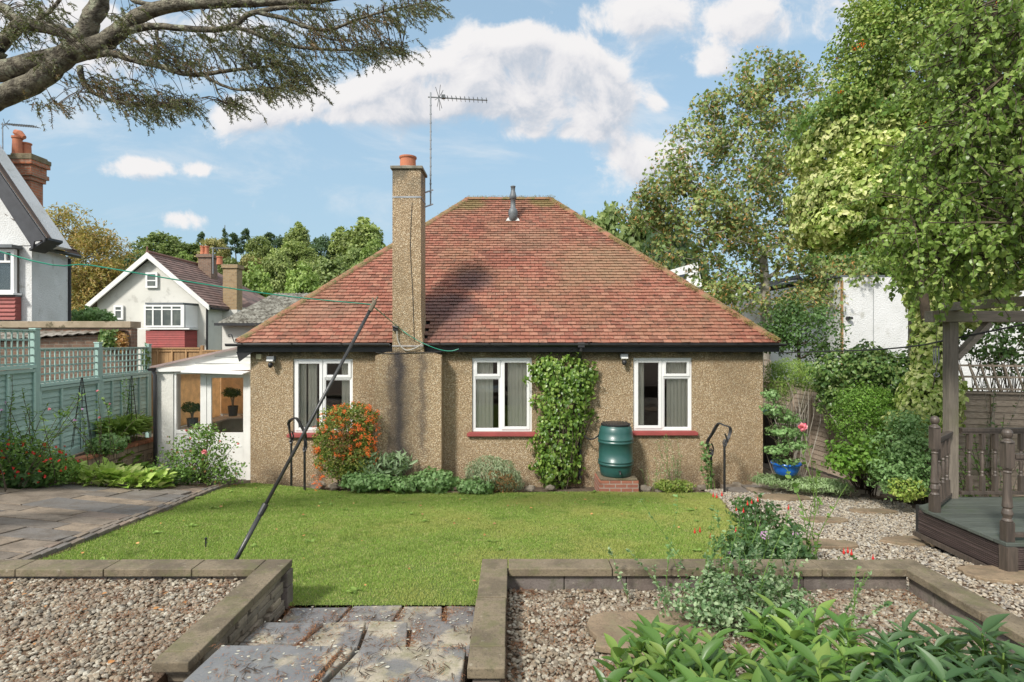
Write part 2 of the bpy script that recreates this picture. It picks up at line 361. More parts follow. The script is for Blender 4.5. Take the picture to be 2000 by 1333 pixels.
M['bark'] = smat('grey_bark', (.30, .27, .22), (.16, .135, .10), 9, .9, 28, .9, .02, spots=((.36, .36, .30), 7, .56))
M['barkd'] = smat('brown_bark', (.10, .075, .05), (.06, .045, .03), 9, .9, 40, .8, .01)
M['barkcon'] = smat('conifer_bark', (.27, .245, .18), (.07, .058, .042), 14, .95, 45, 1.0, .05, spots=((.36, .37, .26), 9, .53))
M['barkpale'] = smat('pale_bark', (.38, .35, .30), (.24, .22, .18), 5, .9, 30, .6, .01)
M['teal'] = woodmat('teal_stained_wood', (.30, .44, .40), (.38, .53, .48), 1, .75, scale=1)
M['tealv'] = woodmat('teal_stained_post', (.28, .42, .38), (.37, .52, .47), 2, .75)
M['brownfence'] = woodmat('brown_fence_wood', (.40, .25, .12), (.26, .15, .07), 2, .8)
M['greyfence'] = woodmat('weathered_fence_wood', (.44, .36, .28), (.28, .22, .17), 0, .85, green=(.17, .17, .09))
M['postwood'] = woodmat('weathered_post', (.24, .205, .165), (.14, .12, .095), 2, .8, green=(.12, .12, .06))
M['beamwood'] = woodmat('weathered_beam', (.33, .28, .23), (.20, .17, .14), 0, .8, green=(.15, .15, .08))
M['darkwood'] = woodmat('dark_stained_wood', (.105, .082, .066), (.052, .042, .035), 2, .5)
M['deck'] = woodmat('deck_board', (.10, .115, .10), (.065, .075, .065), 0, .55, green=(.07, .10, .05))
M['skirt'] = woodmat('grooved_skirt', (.095, .068, .062), (.05, .036, .034), 1, .5)
M['soil'] = smat('garden_soil', (.09, .062, .04), (.055, .04, .028), 5, 1, 30, .9, .03)
M['ground'] = smat('rough_grassland', (.07, .085, .03), (.10, .095, .045), .2, 1, 8, .5, .05)
M['lawn'] = smat('lawn_turf', (.11, .16, .03), (.14, .18, .04), 1.2, 1, 60, .8, .02)
M['coping'] = stonemat('coping_stone', [(.165, .13, .085), (.205, .165, .11), (.18, .145, .10), (.22, .18, .125)], moss=(.125, .12, .055))
M['blockstone'] = stonemat('wall_block', [(.22, .175, .15), (.16, .14, .13), (.24, .19, .15)], moss=(.11, .11, .07))
M['slab'] = stonemat('patio_slab', [(.26, .205, .15), (.17, .15, .13), (.30, .235, .17), (.21, .185, .16), (.145, .14, .135), (.25, .185, .14)], wet=False)
M['stepslab'] = stonemat('wet_step_slab', [(.36, .315, .24), (.40, .35, .27), (.31, .28, .23)], moss=(.20, .19, .10), wet=True)
M['stepping'] = stonemat('stepping_stone', [(.29, .215, .14), (.26, .19, .125), (.32, .235, .15)], moss=(.20, .17, .10))
M['rock'] = stonemat('garden_rock', [(.30, .25, .19), (.22, .19, .15), (.36, .30, .22)])
def gravelmat(name, cols, lich=.5):
    m, t, b, g, o = newmat(name); col = t.ramp(g.outputs['Random Per Island'], cols)
    n = t.noise(g.outputs['Position'], 60, 4, .6); col = t.mix(t.ss(n, .5, .7, 0, .35), col, (.16, .12, .09))
    n2 = t.noise(g.outputs['Position'], 2.2, 4, .6); col = t.mix(t.ss(n2, .45, .7, 0, lich), col, (.13, .085, .055), 'MIX')
    t.set(b.inputs['Base Color'], col); b.inputs['Roughness'].default_value = .7; bump(t, b, n, .3, .003); return m
M['gravel'] = gravelmat('gravel_stones', [(.13, .105, .075), (.28, .235, .17), (.42, .38, .30), (.18, .155, .12), (.28, .22, .15), (.11, .095, .075), (.50, .47, .39), (.17, .12, .08)], .4)
M['gravel2'] = gravelmat('pale_gravel_stones', [(.25, .215, .16), (.42, .36, .27), (.50, .46, .38), (.22, .205, .18), (.37, .30, .21), (.15, .14, .13), (.54, .51, .44)], .2)
M['gravelbase'] = smat('gravel_bedding', (.16, .10, .06), (.10, .068, .045), 14, 1, 60, .9, .02)
# ------------------------------------------------------------------ terrain
def sstep(x, a, b): t = np.clip((x - a) / (b - a), 0, 1); return t * t * (3 - 2 * t)
def tz(x, y):
    x = np.asarray(x, float); y = np.asarray(y, float)
    z = .77 - .1186 * (np.maximum(y, 4.15) - 4.15); z = np.maximum(z, .04 + 0 * y)
    z = z + .09 * np.clip(-x - 3.2, 0, 5) * (1 - sstep(y, 10.2, 10.7) * sstep(x, -7.4, -7.1))
    z = z * (1 - sstep(y, 13.5, 20)) - 1.2 * sstep(y, 19, 40)
    hill = sstep(y, 45, 135) * 20 * (1 - .25 * sstep(x, 0, 60)) + sstep(y, 135, 300) * 4
    return z + hill
def G(px, py):
    lo, hi = 2.0, 40.0
    for _ in range(50):
        m = (lo + hi) / 2; p = P(px, py, m)
        if p[2] > tz(p[0], p[1]): lo = m
        else: hi = m
    return P(px, py, lo)
xs = np.concatenate([-np.geomspace(500, 12, 26), np.arange(-11.5, 11.6, .5), np.geomspace(12, 500, 26)])
ys = np.concatenate([-np.geomspace(60, 3, 8), np.arange(-2, 20, .5), np.geomspace(20, 900, 46)])
gx, gy = np.meshgrid(xs, ys); gz = tz(gx, gy) - .06; gz = np.where((gy < 4.4), gz - .1, gz)
g = MB(); nx = len(xs); i = np.arange(len(ys) - 1)[:, None] * nx + np.arange(nx - 1)[None]
g.raw(np.stack([gx, gy, gz], -1).reshape(-1, 3), [np.stack([i, i + 1, i + nx + 1, i + nx], -1).reshape(-1, 4)])
gm, t, b, geo, o_ = newmat('ground_mix'); pos = geo.outputs['Position']; sp = t.n('ShaderNodeSeparateXYZ'); t.t.links.new(pos, sp.inputs[0])
n = t.noise(pos, 4, 6, .65); soilc = t.mix(t.ss(n, .35, .65), (.085, .058, .038), (.13, .10, .07)); grc = t.mix(t.noise(pos, .3, 4, .6), (.05, .075, .02), (.10, .11, .04))
t.set(b.inputs['Base Color'], t.mix(t.ss(sp.outputs[1], 13, 16), soilc, grc)); b.inputs['Roughness'].default_value = 1; bump(t, b, n, .8, .03)
g.build('ground', gm, kind='structure', smooth=True)

def sheet(name, poly, mat, dz, step=.12, zf=tz):
    """sheet on the terrain inside a ground polygon"""
    poly = np.array(poly); x0, y0 = poly.min(0); x1, y1 = poly.max(0)
    X = np.arange(x0, x1 + step, step); Y = np.arange(y0, y1 + step, step); xx, yy = np.meshgrid(X, Y); n = len(X)
    i = (np.arange(len(Y) - 1)[:, None] * n + np.arange(n - 1)[None]); cx = (xx[:-1, :-1] + xx[1:, 1:]) / 2; cy = (yy[:-1, :-1] + yy[1:, 1:]) / 2
    ok = inside(poly, cx, cy); Q = np.stack([i, i + 1, i + n + 1, i + n], -1)[ok]
    m = MB(); m.raw(np.stack([xx, yy, zf(xx, yy) + dz], -1).reshape(-1, 3), [Q]); return m.build(name, mat, kind='structure', smooth=True)
def inside(poly, x, y):
    poly = np.asarray(poly); r = np.zeros(np.shape(x), bool); j = len(poly) - 1
    for i in range(len(poly)):
        xi, yi = poly[i]; xj, yj = poly[j]
        c = ((yi > y) != (yj > y)) & (x < (xj - xi) * (y - yi) / (yj - yi + 1e-12) + xi); r ^= c; j = i
    return r
def scatter(poly, n, r=None):
    r = r or rng; poly = np.array(poly); x0, y0 = poly.min(0); x1, y1 = poly.max(0); out_ = np.zeros((0, 2))
    while len(out_) < n:
        q = r.uniform((x0, y0), (x1, y1), (max(64, n), 2)); out_ = np.vstack([out_, q[inside(poly, q[:, 0], q[:, 1])]])
    return out_[:n]
def lawn_left(y): return np.interp(y, [4.2, 5.15, 6.2, 7.6, 9.0, 9.7, 10.1], [-4.15, -4.22, -4.33, -4.50, -4.70, -4.75, -4.5])
LL = [(float(lawn_left(y)), y) for y in (10.05, 9.7, 9.0, 7.6, 6.2, 5.15, 4.25)]
LAWN = LL + [(-1.66, 4.25), (-1.66, 4.16), (-.2, 4.16), (-.2, 4.25), (2.35, 4.25), (2.5, 5.5), (2.75, 6.7), (3.02, 7.9), (3.3, 9.0), (3.4, 9.66), (1.5, 9.8), (.1, 9.7), (-.9, 9.72), (-1.6, 9.82), (-3, 9.85), (-3.6, 10.0)]
sheet('lawn', LAWN, M['lawn'], .0, .1)
# grass blades
N1 = 420000; pts = scatter(LAWN, N1); keep = rng.uniform(size=len(pts)) < np.clip((8.2 / pts[:, 1]) ** 1.1, .55, 1) ; pts = pts[keep]; n = len(pts)
j = rng.normal(0, .02, (n, 2)); pts = pts + j
Yd = nrm(np.stack([rng.normal(0, .45, n), rng.normal(0, .45, n), np.ones(n)], -1)); X = nrm(np.cross(Yd, rdirs(n))); Z = np.cross(X, Yd)
tuft = np.sin(pts[:, 0] * 5.1 + 1.3 * np.sin(pts[:, 1] * 3.3)) * np.sin(pts[:, 1] * 6.2 + pts[:, 0] * 2.2)
L = rng.uniform(.012, .028, n) * (1 + .25 * tuft); wdt = .0016 + .0005 * pts[:, 1] * .5
gb = MB(); gb.inst([(-1, 0, 0), (1, 0, 0), (.6, .6, .1), (-.6, .6, .1), (0, 1, .35)], [(0, 1, 2, 3), (3, 2, 4)], np.c_[pts, tz(pts[:, 0], pts[:, 1]) - .002], X, Yd, Z, np.stack([wdt, L, L], -1))
gmm, t, b, geo, o_ = newmat('grass_blades'); pos = geo.outputs['Position']
col = t.ramp(geo.outputs['Random Per Island'], [(0, (.19, .32, .055)), (.5, (.27, .40, .08)), (.85, (.37, .45, .12)), (1, (.50, .46, .22))])
pn = t.noise(pos, .9, 5, .6); sx_ = t.n('ShaderNodeSeparateXYZ'); t.t.links.new(pos, sx_.inputs[0]); col = t.mix(t.ss(t.math('ADD', pn, t.math('MULTIPLY', sx_.outputs[0], .035)), .42, .68, 0, .75), col, (.42, .42, .13)); pn2 = t.noise(pos, 2.6, 4, .6); col = t.mix(t.ss(pn2, .56, .7, 0, .6), col, (.13, .22, .035))
pn3 = t.noise(pos, 9, 4, .65); col = t.mix(t.ss(pn3, .56, .70, 0, .55), col, (.50, .43, .22)); col = t.mix(t.ss(pn3, .42, .30, 0, .5), col, (.14, .22, .04))
t.set(b.inputs['Base Color'], col); b.inputs['Roughness'].default_value = .5; b.inputs['Specular IOR Level'].default_value = .25
tr = t.n('ShaderNodeBsdfTranslucent'); t.set(tr.inputs[0], t.mix(.3, col, (.35, .5, .04))); mx = t.n('ShaderNodeMixShader'); mx.inputs[0].default_value = .3
t.t.links.new(b.outputs[0], mx.inputs[1]); t.t.links.new(tr.outputs[0], mx.inputs[2]); t.t.links.new(mx.outputs[0], o_.inputs[0])
gb.build('grass', gmm, kind='stuff', label='short green and yellowish grass of the lawn', category='grass')

# ------------------------------------------------------------------ patio on the left
pm = MB(); r2 = np.random.default_rng(5); y = 4.28
FAR = lambda x: np.interp(x, [-9, -6.94, -5.98, -4.95, -4.3], [7.2, 7.66, 8.3, 9.45, 10.0])
rows = []
while y < 10.0:
    d = r2.choice([.3, .42, .55, .62]); x = -8.6 - r2.uniform(0, .4)
    while x < -4.1:
        wd = r2.choice([.35, .5, .62, .8, .92]); x1 = x + wd; ya, yb = y + .009, y + d - .009
        ea, eb = lawn_left(ya) - .17, lawn_left(yb) - .17; split = r2.uniform() < .25
        for (yy0, yy1) in ([(ya, (ya + yb) / 2 - .005), ((ya + yb) / 2 + .005, yb)] if split and d > .5 else [(ya, yb)]):
            e0, e1 = lawn_left(yy0) - .17, lawn_left(yy1) - .17; a0, a1, b0, b1 = x + .009, min(x1 - .009, e0), x + .009, min(x1 - .009, e1)
            if a1 - a0 < .08 or b1 - b0 < .08 or yy1 > FAR((x + x1) / 2) + .25: continue
            cn = [(a0, yy0), (a1, yy0), (b1, yy1), (b0, yy1)]; dz = r2.uniform(-.004, .008, 4)
            top = [(px_, py_, float(tz(px_, py_)) + .03 + dz[k]) for k, (px_, py_) in enumerate(cn)]
            pm.hexa([(p[0], p[1], p[2] - .06) for p in top] + top)
        x = x1
    y += d
pm.build('patio', M['slab'], kind='structure', bevel=.006)
em = MB(); y = 4.3
while y < 9.9:
    for k in range(2):
        x0a = lawn_left(y) - .16 + k * .08; x0b = lawn_left(y + .2) - .16 + k * .08; z0 = float(tz(x0a, y)) + .028 + r2.uniform(-.004, .006)
        em.hexa([(x0a, y, z0 - .06), (x0a + .072, y, z0 - .06), (x0b + .072, y + .195, z0 - .07), (x0b, y + .195, z0 - .07), (x0a, y, z0), (x0a + .072, y, z0), (x0b + .072, y + .195, z0 - .01), (x0b, y + .195, z0 - .01)])
    y += .203
em.build('path_edging', M['slab'], kind='structure', bevel=.005)
PB = [(-9, 4.28)] + [(float(lawn_left(y)) - .01, y) for y in (4.28, 5.15, 6.2, 7.6, 9.0, 9.9)] + [(-4.95, 9.6), (-5.98, 8.5), (-6.94, 7.9), (-9, 7.4)]
sheet('patio_bedding', PB, M['gravelbase'], .006, .12)

# ------------------------------------------------------------------ steps between the low walls
st = MB(); STEPS = [(.772, 3.50, 4.15), (.92, 3.03, 3.62), (1.065, .9, 3.06)]
for (zt_, ya, yb) in STEPS: st.box((-1.60, ya - .02, zt_ - .3), (-.235, yb - .02, zt_ - .05))
st.build('steps_bedding', M['gravelbase'], kind='structure')
st = MB()
def slabpoly(pts_, zt_, th=.055):
    tp = [(p[0], p[1], zt_ + (p[2] if len(p) > 2 else 0)) for p in pts_]; st.prism([(a, b_, c - th) for a, b_, c in tp], (0, 0, th))
for q in [[(-1.6,3.62),(-1.26,3.60),(-1.18,4.13),(-1.6,4.12)], [(-1.24,3.62),(-.86,3.6),(-.80,4.15),(-1.15,4.14)], [(-.845,3.6),(-.50,3.61),(-.47,3.83),(-.51,4.14),(-.785,4.14)], [(-.45,3.6),(-.24,3.6),(-.235,4.13),(-.475,4.14),(-.44,3.84)]]: slabpoly(q, .772 + rng.uniform(-.004, .004))
for q in [[(-1.6,3.1),(-1.33,3.08),(-1.28,3.33),(-1.6,3.36)], [(-1.6,3.38),(-1.27,3.35),(-1.19,3.60),(-1.57,3.61)], [(-1.31,3.08),(-.93,3.06),(-.90,3.29),(-1.26,3.31)], [(-1.245,3.33),(-.90,3.31),(-.93,3.62),(-1.165,3.60)], [(-.91,3.06),(-.60,3.07),(-.62,3.34),(-.66,3.60),(-.90,3.62),(-.88,3.3)], [(-.58,3.06),(-.24,3.06),(-.24,3.61),(-.63,3.62),(-.60,3.35)]]: slabpoly(q, .92 + rng.uniform(-.004, .004))
for q in [[(-1.61,2.3),(-1.28,2.3),(-.985,2.62),(-.905,3.05),(-1.56,3.06)], [(-1.24,2.3),(-.98,2.3),(-.93,2.68),(-.83,3.04),(-.885,3.045),(-.955,2.6)], [(-.95,2.3),(-.25,2.3),(-.245,3.05),(-.80,3.05),(-.90,2.66)], [(-1.6,1.3),(-1.0,1.3),(-.98,2.27),(-1.6,2.28)], [(-.97,1.3),(-.25,1.3),(-.25,2.27),(-.95,2.27)], [(-1.6,.4),(-.25,.4),(-.25,1.27),(-1.6,1.27)]]: slabpoly(q, 1.065 + rng.uniform(-.003, .003))
st.build('garden_steps', M['stepslab'], kind='structure', bevel=.008)

# ------------------------------------------------------------------ low stone walls with copings
WT = 1.07
def coping(mb_list, root, x0, x1, y0, y1, cuts, axis):
    prev = cuts[0]
    for c in cuts[1:]:
        m = MB(); e = .003; j_ = rng.uniform(-.004, .004)
        if axis == 'x': m.box((prev + e, y0 + j_, WT - .055), (c - e, y1 + j_, WT + j_ * .5))
        else: m.box((x0 + j_, prev + e, WT - .055), (x1 + j_, c - e, WT + j_ * .5))
        m.build('coping_stone', M['coping'], root, bevel=.006); prev = c
lw = thing('garden_wall', 'low stone wall with mossy coping in an L shape left of the steps', 'wall', (-3, 4.1, .8))
coping(None, lw, 0, 0, 4.065, 4.255, [-6.2, -5.3, -4.52, -3.55, -2.92, -2.29, -1.835], 'x')
coping(None, lw, -1.83, -1.64, 0, 0, [2.885, 2.99, 3.62, 4.26], 'y')
m = MB(); x = -6.2
while x < -1.85:
    wd = rng.uniform(.35, .45); m.box((x + .003, 4.10, .70), (min(x + wd, -1.80) - .003, 4.23, WT - .057)); x += wd
m.build('wall_blocks', M['blockstone'], lw, bevel=.006)
m = MB()
for zz in np.arange(.74, 1.0, .045):
    y = 2.93 + rng.uniform(0, .05)
    while y < 4.10:
        wd = rng.uniform(.07, .24); hh = min(.043, WT - .057 - zz)
        if zz > .74 + (3.62 - y) * .28 or True: m.box((-1.80, y + .002, zz), (-1.658 + rng.uniform(-.03, .016), min(y + wd, 4.13) - .004, zz + hh - .002))
        y += wd
m.build('dry_stone_face', M['rock'], lw, bevel=.006)
m = MB(); m.box((-1.79, 4.135, .75), (-1.632, 4.245, .90)); m.box((-1.79, 4.135, .905), (-1.632, 4.245, WT - .058)); m.build('end_block', M['blockstone'], lw, bevel=.006)
rw = thing('garden_wall', 'low stone wall around the gravel bed right of the steps, with a grey coping', 'wall', (1.4, 4.1, .8))
coping(None, rw, -.225, -.035, 0, 0, [2.83, 3.04, 3.62, 4.26], 'y')
coping(None, rw, 0, 0, 4.065, 4.255, [-.028, .72, 1.46, 2.22, 2.83], 'x')
coping(None, rw, 2.815, 3.0, 0, 0, [1.5, 2.1, 2.75, 3.42, 4.26], 'y')
m = MB()
for (a, b_) in [(2.86, 3.3), (3.303, 3.75), (3.753, 4.22)]: m.box((-.20, a, .72), (-.06, b_, WT - .057))
x = -.06
while x < 2.84:
    wd = rng.uniform(.36, .46); m.box((x + .003, 4.10, .66), (min(x + wd, 2.85) - .003, 4.23, WT - .057)); x += wd
y = 1.5
while y < 4.05:
    wd = rng.uniform(.36, .44); m.box((2.855, y + .003, .66), (2.965, min(y + wd, 4.097) - .003, WT - .057)); y += wd
m.build('wall_blocks', M['blockstone'], rw, bevel=.006)

# ------------------------------------------------------------------ gravel
ICO = []
def ico():
    ph = (1 + 5 ** .5) / 2; v = nrm(np.array([(-1,ph,0),(1,ph,0),(-1,-ph,0),(1,-ph,0),(0,-1,ph),(0,1,ph),(0,-1,-ph),(0,1,-ph),(ph,0,-1),(ph,0,1),(-ph,0,-1),(-ph,0,1)]))
    f = [(0,11,5),(0,5,1),(0,1,7),(0,7,10),(0,10,11),(1,5,9),(5,11,4),(11,10,2),(10,7,6),(7,1,8),(3,9,4),(3,4,2),(3,2,6),(3,6,8),(3,8,9),(4,9,5),(2,4,11),(6,2,10),(8,6,7),(9,8,1)]
    return v, f
def subdiv(v, f):
    v = list(map(tuple, v)); c = {}; nf = []
    def mid(a, b):
        k = (min(a, b), max(a, b))
        if k not in c: v.append(tuple(nrm((np.array(v[a]) + np.array(v[b])) / 2))); c[k] = len(v) - 1
        return c[k]
    for a, b, d in f:
        x, y, z = mid(a, b), mid(b, d), mid(d, a); nf += [(a, x, z), (b, y, x), (d, z, y), (x, y, z)]
    return np.array(v), nf
IV, IF = ico(); IV2, IF2 = subdiv(IV, IF)
def pebbles(mb, xy, z, smin, smax, hi=True, lay=1):
    T, Fc = (IV2, IF2) if hi else (IV, IF); n = len(xy); parts = np.array_split(np.arange(n), 4)
    for idx in parts:
        TT = T * (1 + rng.normal(0, .09, (len(T), 1))); q = xy[idx]; k = len(q)
        Z = nrm(np.stack([rng.normal(0, .35, k), rng.normal(0, .35, k), np.ones(k)], -1)); X = nrm(np.cross(Z, rdirs(k))); Y = np.cross(Z, X)
        s = rng.uniform(smin, smax, k); sc = np.stack([s, s * rng.uniform(.6, 1, k), s * rng.uniform(.35, .62, k)], -1)
        zz = z[idx] if np.ndim(z) else np.full(k, z)
        mb.inst(TT, Fc, np.c_[q, zz + rng.uniform(-.3, .6, k) * s], X, Y, Z, sc)
def box_sheet(name, x0, x1, y0, y1, z0, z1, mat): m = MB(); m.box((x0, y0, z0), (x1, y1, z1)); return m.build(name, mat, kind='structure')
box_sheet('gravel_bed', -6.2, -1.80, .2, 4.10, .66, .975, M['gravelbase'])
box_sheet('gravel_bed', -.06, 2.856, .2, 4.10, .62, .90, M['gravelbase'])
box_sheet('upper_ground', -6.2, 6.5, -3.0, .2, .5, 1.02, M['soil'])
m = MB(); q = scatter([(-5.2, 2.3), (-1.84, 2.3), (-1.84, 4.09), (-5.2, 4.09)], 21000); pebbles(m, q, .98, .007, .0185)
m.build('gravel', M['gravel'], kind='stuff', label='brown and cream gravel stones filling the bed left of the steps', category='gravel')
m = MB(); q = scatter([(-.02, 2.1), (2.84, 2.1), (2.84, 4.09), (-.02, 4.09)], 18000); pebbles(m, q, .905, .007, .0185)
m.build('gravel', M['gravel'], kind='stuff', label='brown and cream gravel stones inside the walled bed right of the steps', category='gravel')
GR = [(3.0, 2.2), (5.5, 2.2), (5.5, 4.86), (4.3, 4.86), (4.3, 6.0), (4.95, 6.42)] + [tuple(G(a, b_)[:2]) for a, b_ in ((1770, 985), (1700, 976), (1650, 972), (1600, 966), (1560, 958), (1500, 953), (1440, 953))] + [(3.35, 9.9), (3.3, 9.0), (3.05, 7.9), (2.78, 6.7), (2.5, 5.5), (2.38, 4.26), (3.02, 4.26)]
sheet('gravel_path', GR, M['gravelbase'], .003, .1)
m = MB(); q = scatter(GR, 30000); nr = q[:, 1] < 6.4; pebbles(m, q[nr], tz(q[nr, 0], q[nr, 1]) + .01, .008, .018); pebbles(m, q[~nr], tz(q[~nr, 0], q[~nr, 1]) + .012, .010, .020, False)
m.build('gravel', M['gravel2'], kind='stuff', label='pale cream and grey gravel of the path beside the decking', category='gravel')

# stepping stones: outline from pixels on the ground
def stone(cx, cy, rx, ry, label, zoff=.042, z=None, seed=0, pw=2.4, name='stepping_stone', mat='stepping', cat='stepping stone', group='stepping stones laid in the gravel'):
    r = np.random.default_rng(seed); k = 18; a = np.linspace(0, 2 * np.pi, k, endpoint=False)
    rad = (np.abs(np.cos(a)) ** pw + np.abs(np.sin(a)) ** pw) ** (-1 / pw) * (1 + r.normal(0, .06, k))
    X = cx + rx * rad * np.cos(a); Y = cy + ry * rad * np.sin(a); Z = (tz(X, Y) if z is None else np.full(k, z)) + zoff
    m = MB(); m.prism(np.stack([X, Y, Z - .035], -1), (0, 0, .035)); return m.build(name, M[mat], bevel=.006, label=label, category=cat, group=group)
SS = [(1705,1003,45,'long flat stepping stone, farthest right in the pale gravel near the shrubs',.16),(1612,1020,42,'small stepping stone beside the red fuchsia, below the long one',.16),
 (1620,1068,52,'broad stepping stone right behind the low wall by the fuchsia',.17),(1785,1062,57,'pale stepping stone in front of the grooved deck side',.2),
 (1955,1128,72,'big stepping stone at the right edge below the corner of the deck',.24),(1530,975,50,'stepping stone at the far end of the gravel path near the handrail',.30)]
for k, (px, py, rx, lab, ryw) in enumerate(SS):
    c = G(px, py); stone(c[0], c[1], rx * c[1] / F, ryw, lab, seed=k)
c = P(1250, 1238, 3.45); stone(c[0] + .05, c[1] - .03, .38, .24, 'grey angular slab lying in the brown gravel bed behind the leafy plants', z=.925, seed=9, pw=3)
c = P(1990, 1205, 3.5); stone(3.42, 3.62, .28, .16, 'stepping stone cut by the right edge of the picture beside the low wall', z=.79, seed=12)

# litter: fallen needles on steps and beds, dry leaves on lawn
m = MB()
def needles(q, z, n_up=.15, l0=.012, l1=.032):
    k = len(q); Yd = nrm(np.stack([rng.normal(size=k), rng.normal(size=k), rng.normal(0, n_up, k)], -1)); X = nrm(np.cross(Yd, np.array([0, 0, 1.]) + 0 * Yd)); Z = np.cross(X, Yd)
    m.inst([(-.05, 0, 0), (.05, 0, 0), (.05, .55, .06), (-.05, .55, .06), (0, 1, 0)], [(0, 1, 2, 3), (3, 2, 4)], np.c_[q, z], X, Yd, Z, rng.uniform(l0, l1, k))
def clump(x0, x1, y0, y1, z, n, cl): 
    c = rng.uniform((x0, y0), (x1, y1), (cl, 2)); q = c[rng.integers(0, cl, n)] + rng.normal(0, .035, (n, 2)); q = np.clip(q, (x0, y0), (x1, y1)); needles(q, z + rng.uniform(.001, .006, n))
for (a, b_, c_, d) in [(-1.6, -.24, 3.6, 4.1), (-1.6, -.24, 3.08, 3.6), (-1.6, -.24, 2.3, 3.04)]:
    zt_ = {3.6: .777, 3.08: .925, 2.3: 1.07}[c_]; clump(a, b_, c_, d, zt_, 1100, 90)
for (x0, y0, x1, y1, zt_) in [(-.985, 2.45, -.905, 3.04, 1.055), (-1.25, 2.3, -.95, 2.62, 1.055), (-1.17, 3.62, -1.14, 4.1, .765), (-.80, 3.62, -.78, 4.12, .765), (-.475, 3.62, -.45, 4.12, .765), (-1.62, 3.0, -1.58, 4.1, .78), (-.60, 3.08, -.58, 3.6, .915), (-1.27, 3.1, -1.22, 3.6, .915)]:
    k = 500; u = rng.uniform(size=k); q = np.stack([x0 + (x1 - x0) * u, y0 + (y1 - y0) * u], -1) + rng.normal(0, .017, (k, 2)); needles(q, zt_ + rng.uniform(0, .012, k), .3)
clump(-4.5, -1.86, 2.4, 4.05, .998, 11000, 420); clump(0, 2.8, 2.2, 4.05, .925, 12000, 420); clump(-.26, .05, 2.5, 2.84, 1.0, 500, 14)
m.build('fallen_needles', leafmat('needle_litter', [(.16, .07, .035), (.24, .10, .045), (.11, .06, .04), (.30, .16, .07)], .1, .9, 3), kind='stuff', label='brown fallen conifer needles on the steps and gravel beds', category='needles')
LEAF7 = [(0,0,0),(.32,.3,.08),(.26,.68,.05),(0,1,-.08),(-.26,.68,.05),(-.32,.3,.08),(0,.5,0)]; LF7 = [(0,1,2,6),(6,2,3),(0,6,4,5),(6,3,4)]
m = MB(); q = scatter(LAWN, 90); k = len(q); Y_ = nrm(np.stack([rng.normal(size=k), rng.normal(size=k), 0 * q[:, 0]], -1)); Z_ = nrm(rng.normal(0, .3, (k, 3)) + (0, 0, 1)); X_ = nrm(np.cross(Y_, Z_)); m.inst(LEAF7, LF7, np.c_[q, tz(q[:, 0], q[:, 1]) + .03], X_, Y_, Z_, rng.uniform(.02, .05, k))
q = scatter([(-4.5, 2.4), (-1.9, 2.4), (-1.9, 4.0), (-4.5, 4.0)], 40); k = len(q); Y_ = nrm(np.stack([rng.normal(size=k), rng.normal(size=k), 0 * q[:, 0]], -1)); Z_ = nrm(rng.normal(0, .3, (k, 3)) + (0, 0, 1)); X_ = nrm(np.cross(Y_, Z_)); m.inst(LEAF7, LF7, np.c_[q, 0 * q[:, 0] + 1.005], X_, Y_, Z_, rng.uniform(.02, .045, k))
m.build('fallen_leaves', leafmat('dry_leaves', [(.30, .13, .05), (.40, .20, .07), (.24, .12, .06), (.50, .30, .12)], .15, .8, 3), kind='stuff', label='small dry brown leaves scattered over the lawn and gravel', category='leaves')

m = MB()
for (a, b_, c_, d, zt_) in [(-1.6, -.24, 3.62, 4.1, .777), (-1.6, -.24, 3.08, 3.6, .925), (-1.58, -.26, 2.3, 3.04, 1.07)]:
    cl = rng.uniform((a, c_), (b_, d), (26, 2)); q = cl[rng.integers(0, 26, 210)] + rng.normal(0, .05, (210, 2)); q = np.clip(q, (a, c_), (b_, d)); needles(q, zt_ + rng.uniform(.001, .004, 210), .08, .03, .065)
m.build('twig_litter', leafmat('dark_twigs', [(.05, .035, .025), (.09, .05, .03), (.035, .028, .022)], .05, .8, 3), kind='stuff', label='dark brown twigs and needles lying on the stone steps', category='twigs')
q = scatter([(-1.58, 2.3), (-.26, 2.3), (-.26, 4.12), (-1.58, 4.12)], 240); m = MB(); k = len(q); zz = np.where(q[:, 1] < 3.05, 1.066, np.where(q[:, 1] < 3.61, .926, .777)); m.inst([(math.cos(a), math.sin(a), 0) for a in np.linspace(0, 2 * np.pi, 9)[:-1]], [tuple(range(8))], np.c_[q, zz + .0022], np.tile((1., 0, 0), (k, 1)), np.tile((0, 1., 0), (k, 1)), np.tile((0, 0, 1.), (k, 1)), np.stack([rng.uniform(.003, .012, k), rng.uniform(.003, .010, k), np.ones(k)], -1))
m.build('lichen', smat('white_lichen', (.52, .50, .42), (.42, .41, .34), 30, .95), kind='stuff', label='pale lichen spots on the stone steps', category='lichen')
# small weeds in the lawn
m = MB(); c = scatter(LAWN, 34); k = len(c) * 9; q = np.repeat(c, 9, 0) + rng.normal(0, .012, (k, 2)); a = rng.uniform(0, 6.28, k); Y_ = nrm(np.stack([np.cos(a), np.sin(a), rng.uniform(.1, .6, k)], -1)); Z_ = nrm(np.array((0, 0, 1.)) + rng.normal(0, .2, (k, 3))); X_ = nrm(np.cross(Y_, Z_)); m.inst(LEAF7, LF7, np.c_[q, tz(q[:, 0], q[:, 1]) + .015], X_, Y_, np.cross(X_, Y_), rng.uniform(.03, .06, k))
m.build('lawn_weeds', leafmat('weed_leaves', [(.13, .22, .04), (.18, .28, .06), (.22, .31, .07)]), kind='stuff', label='small broad leaved weeds growing in the lawn', category='weeds')
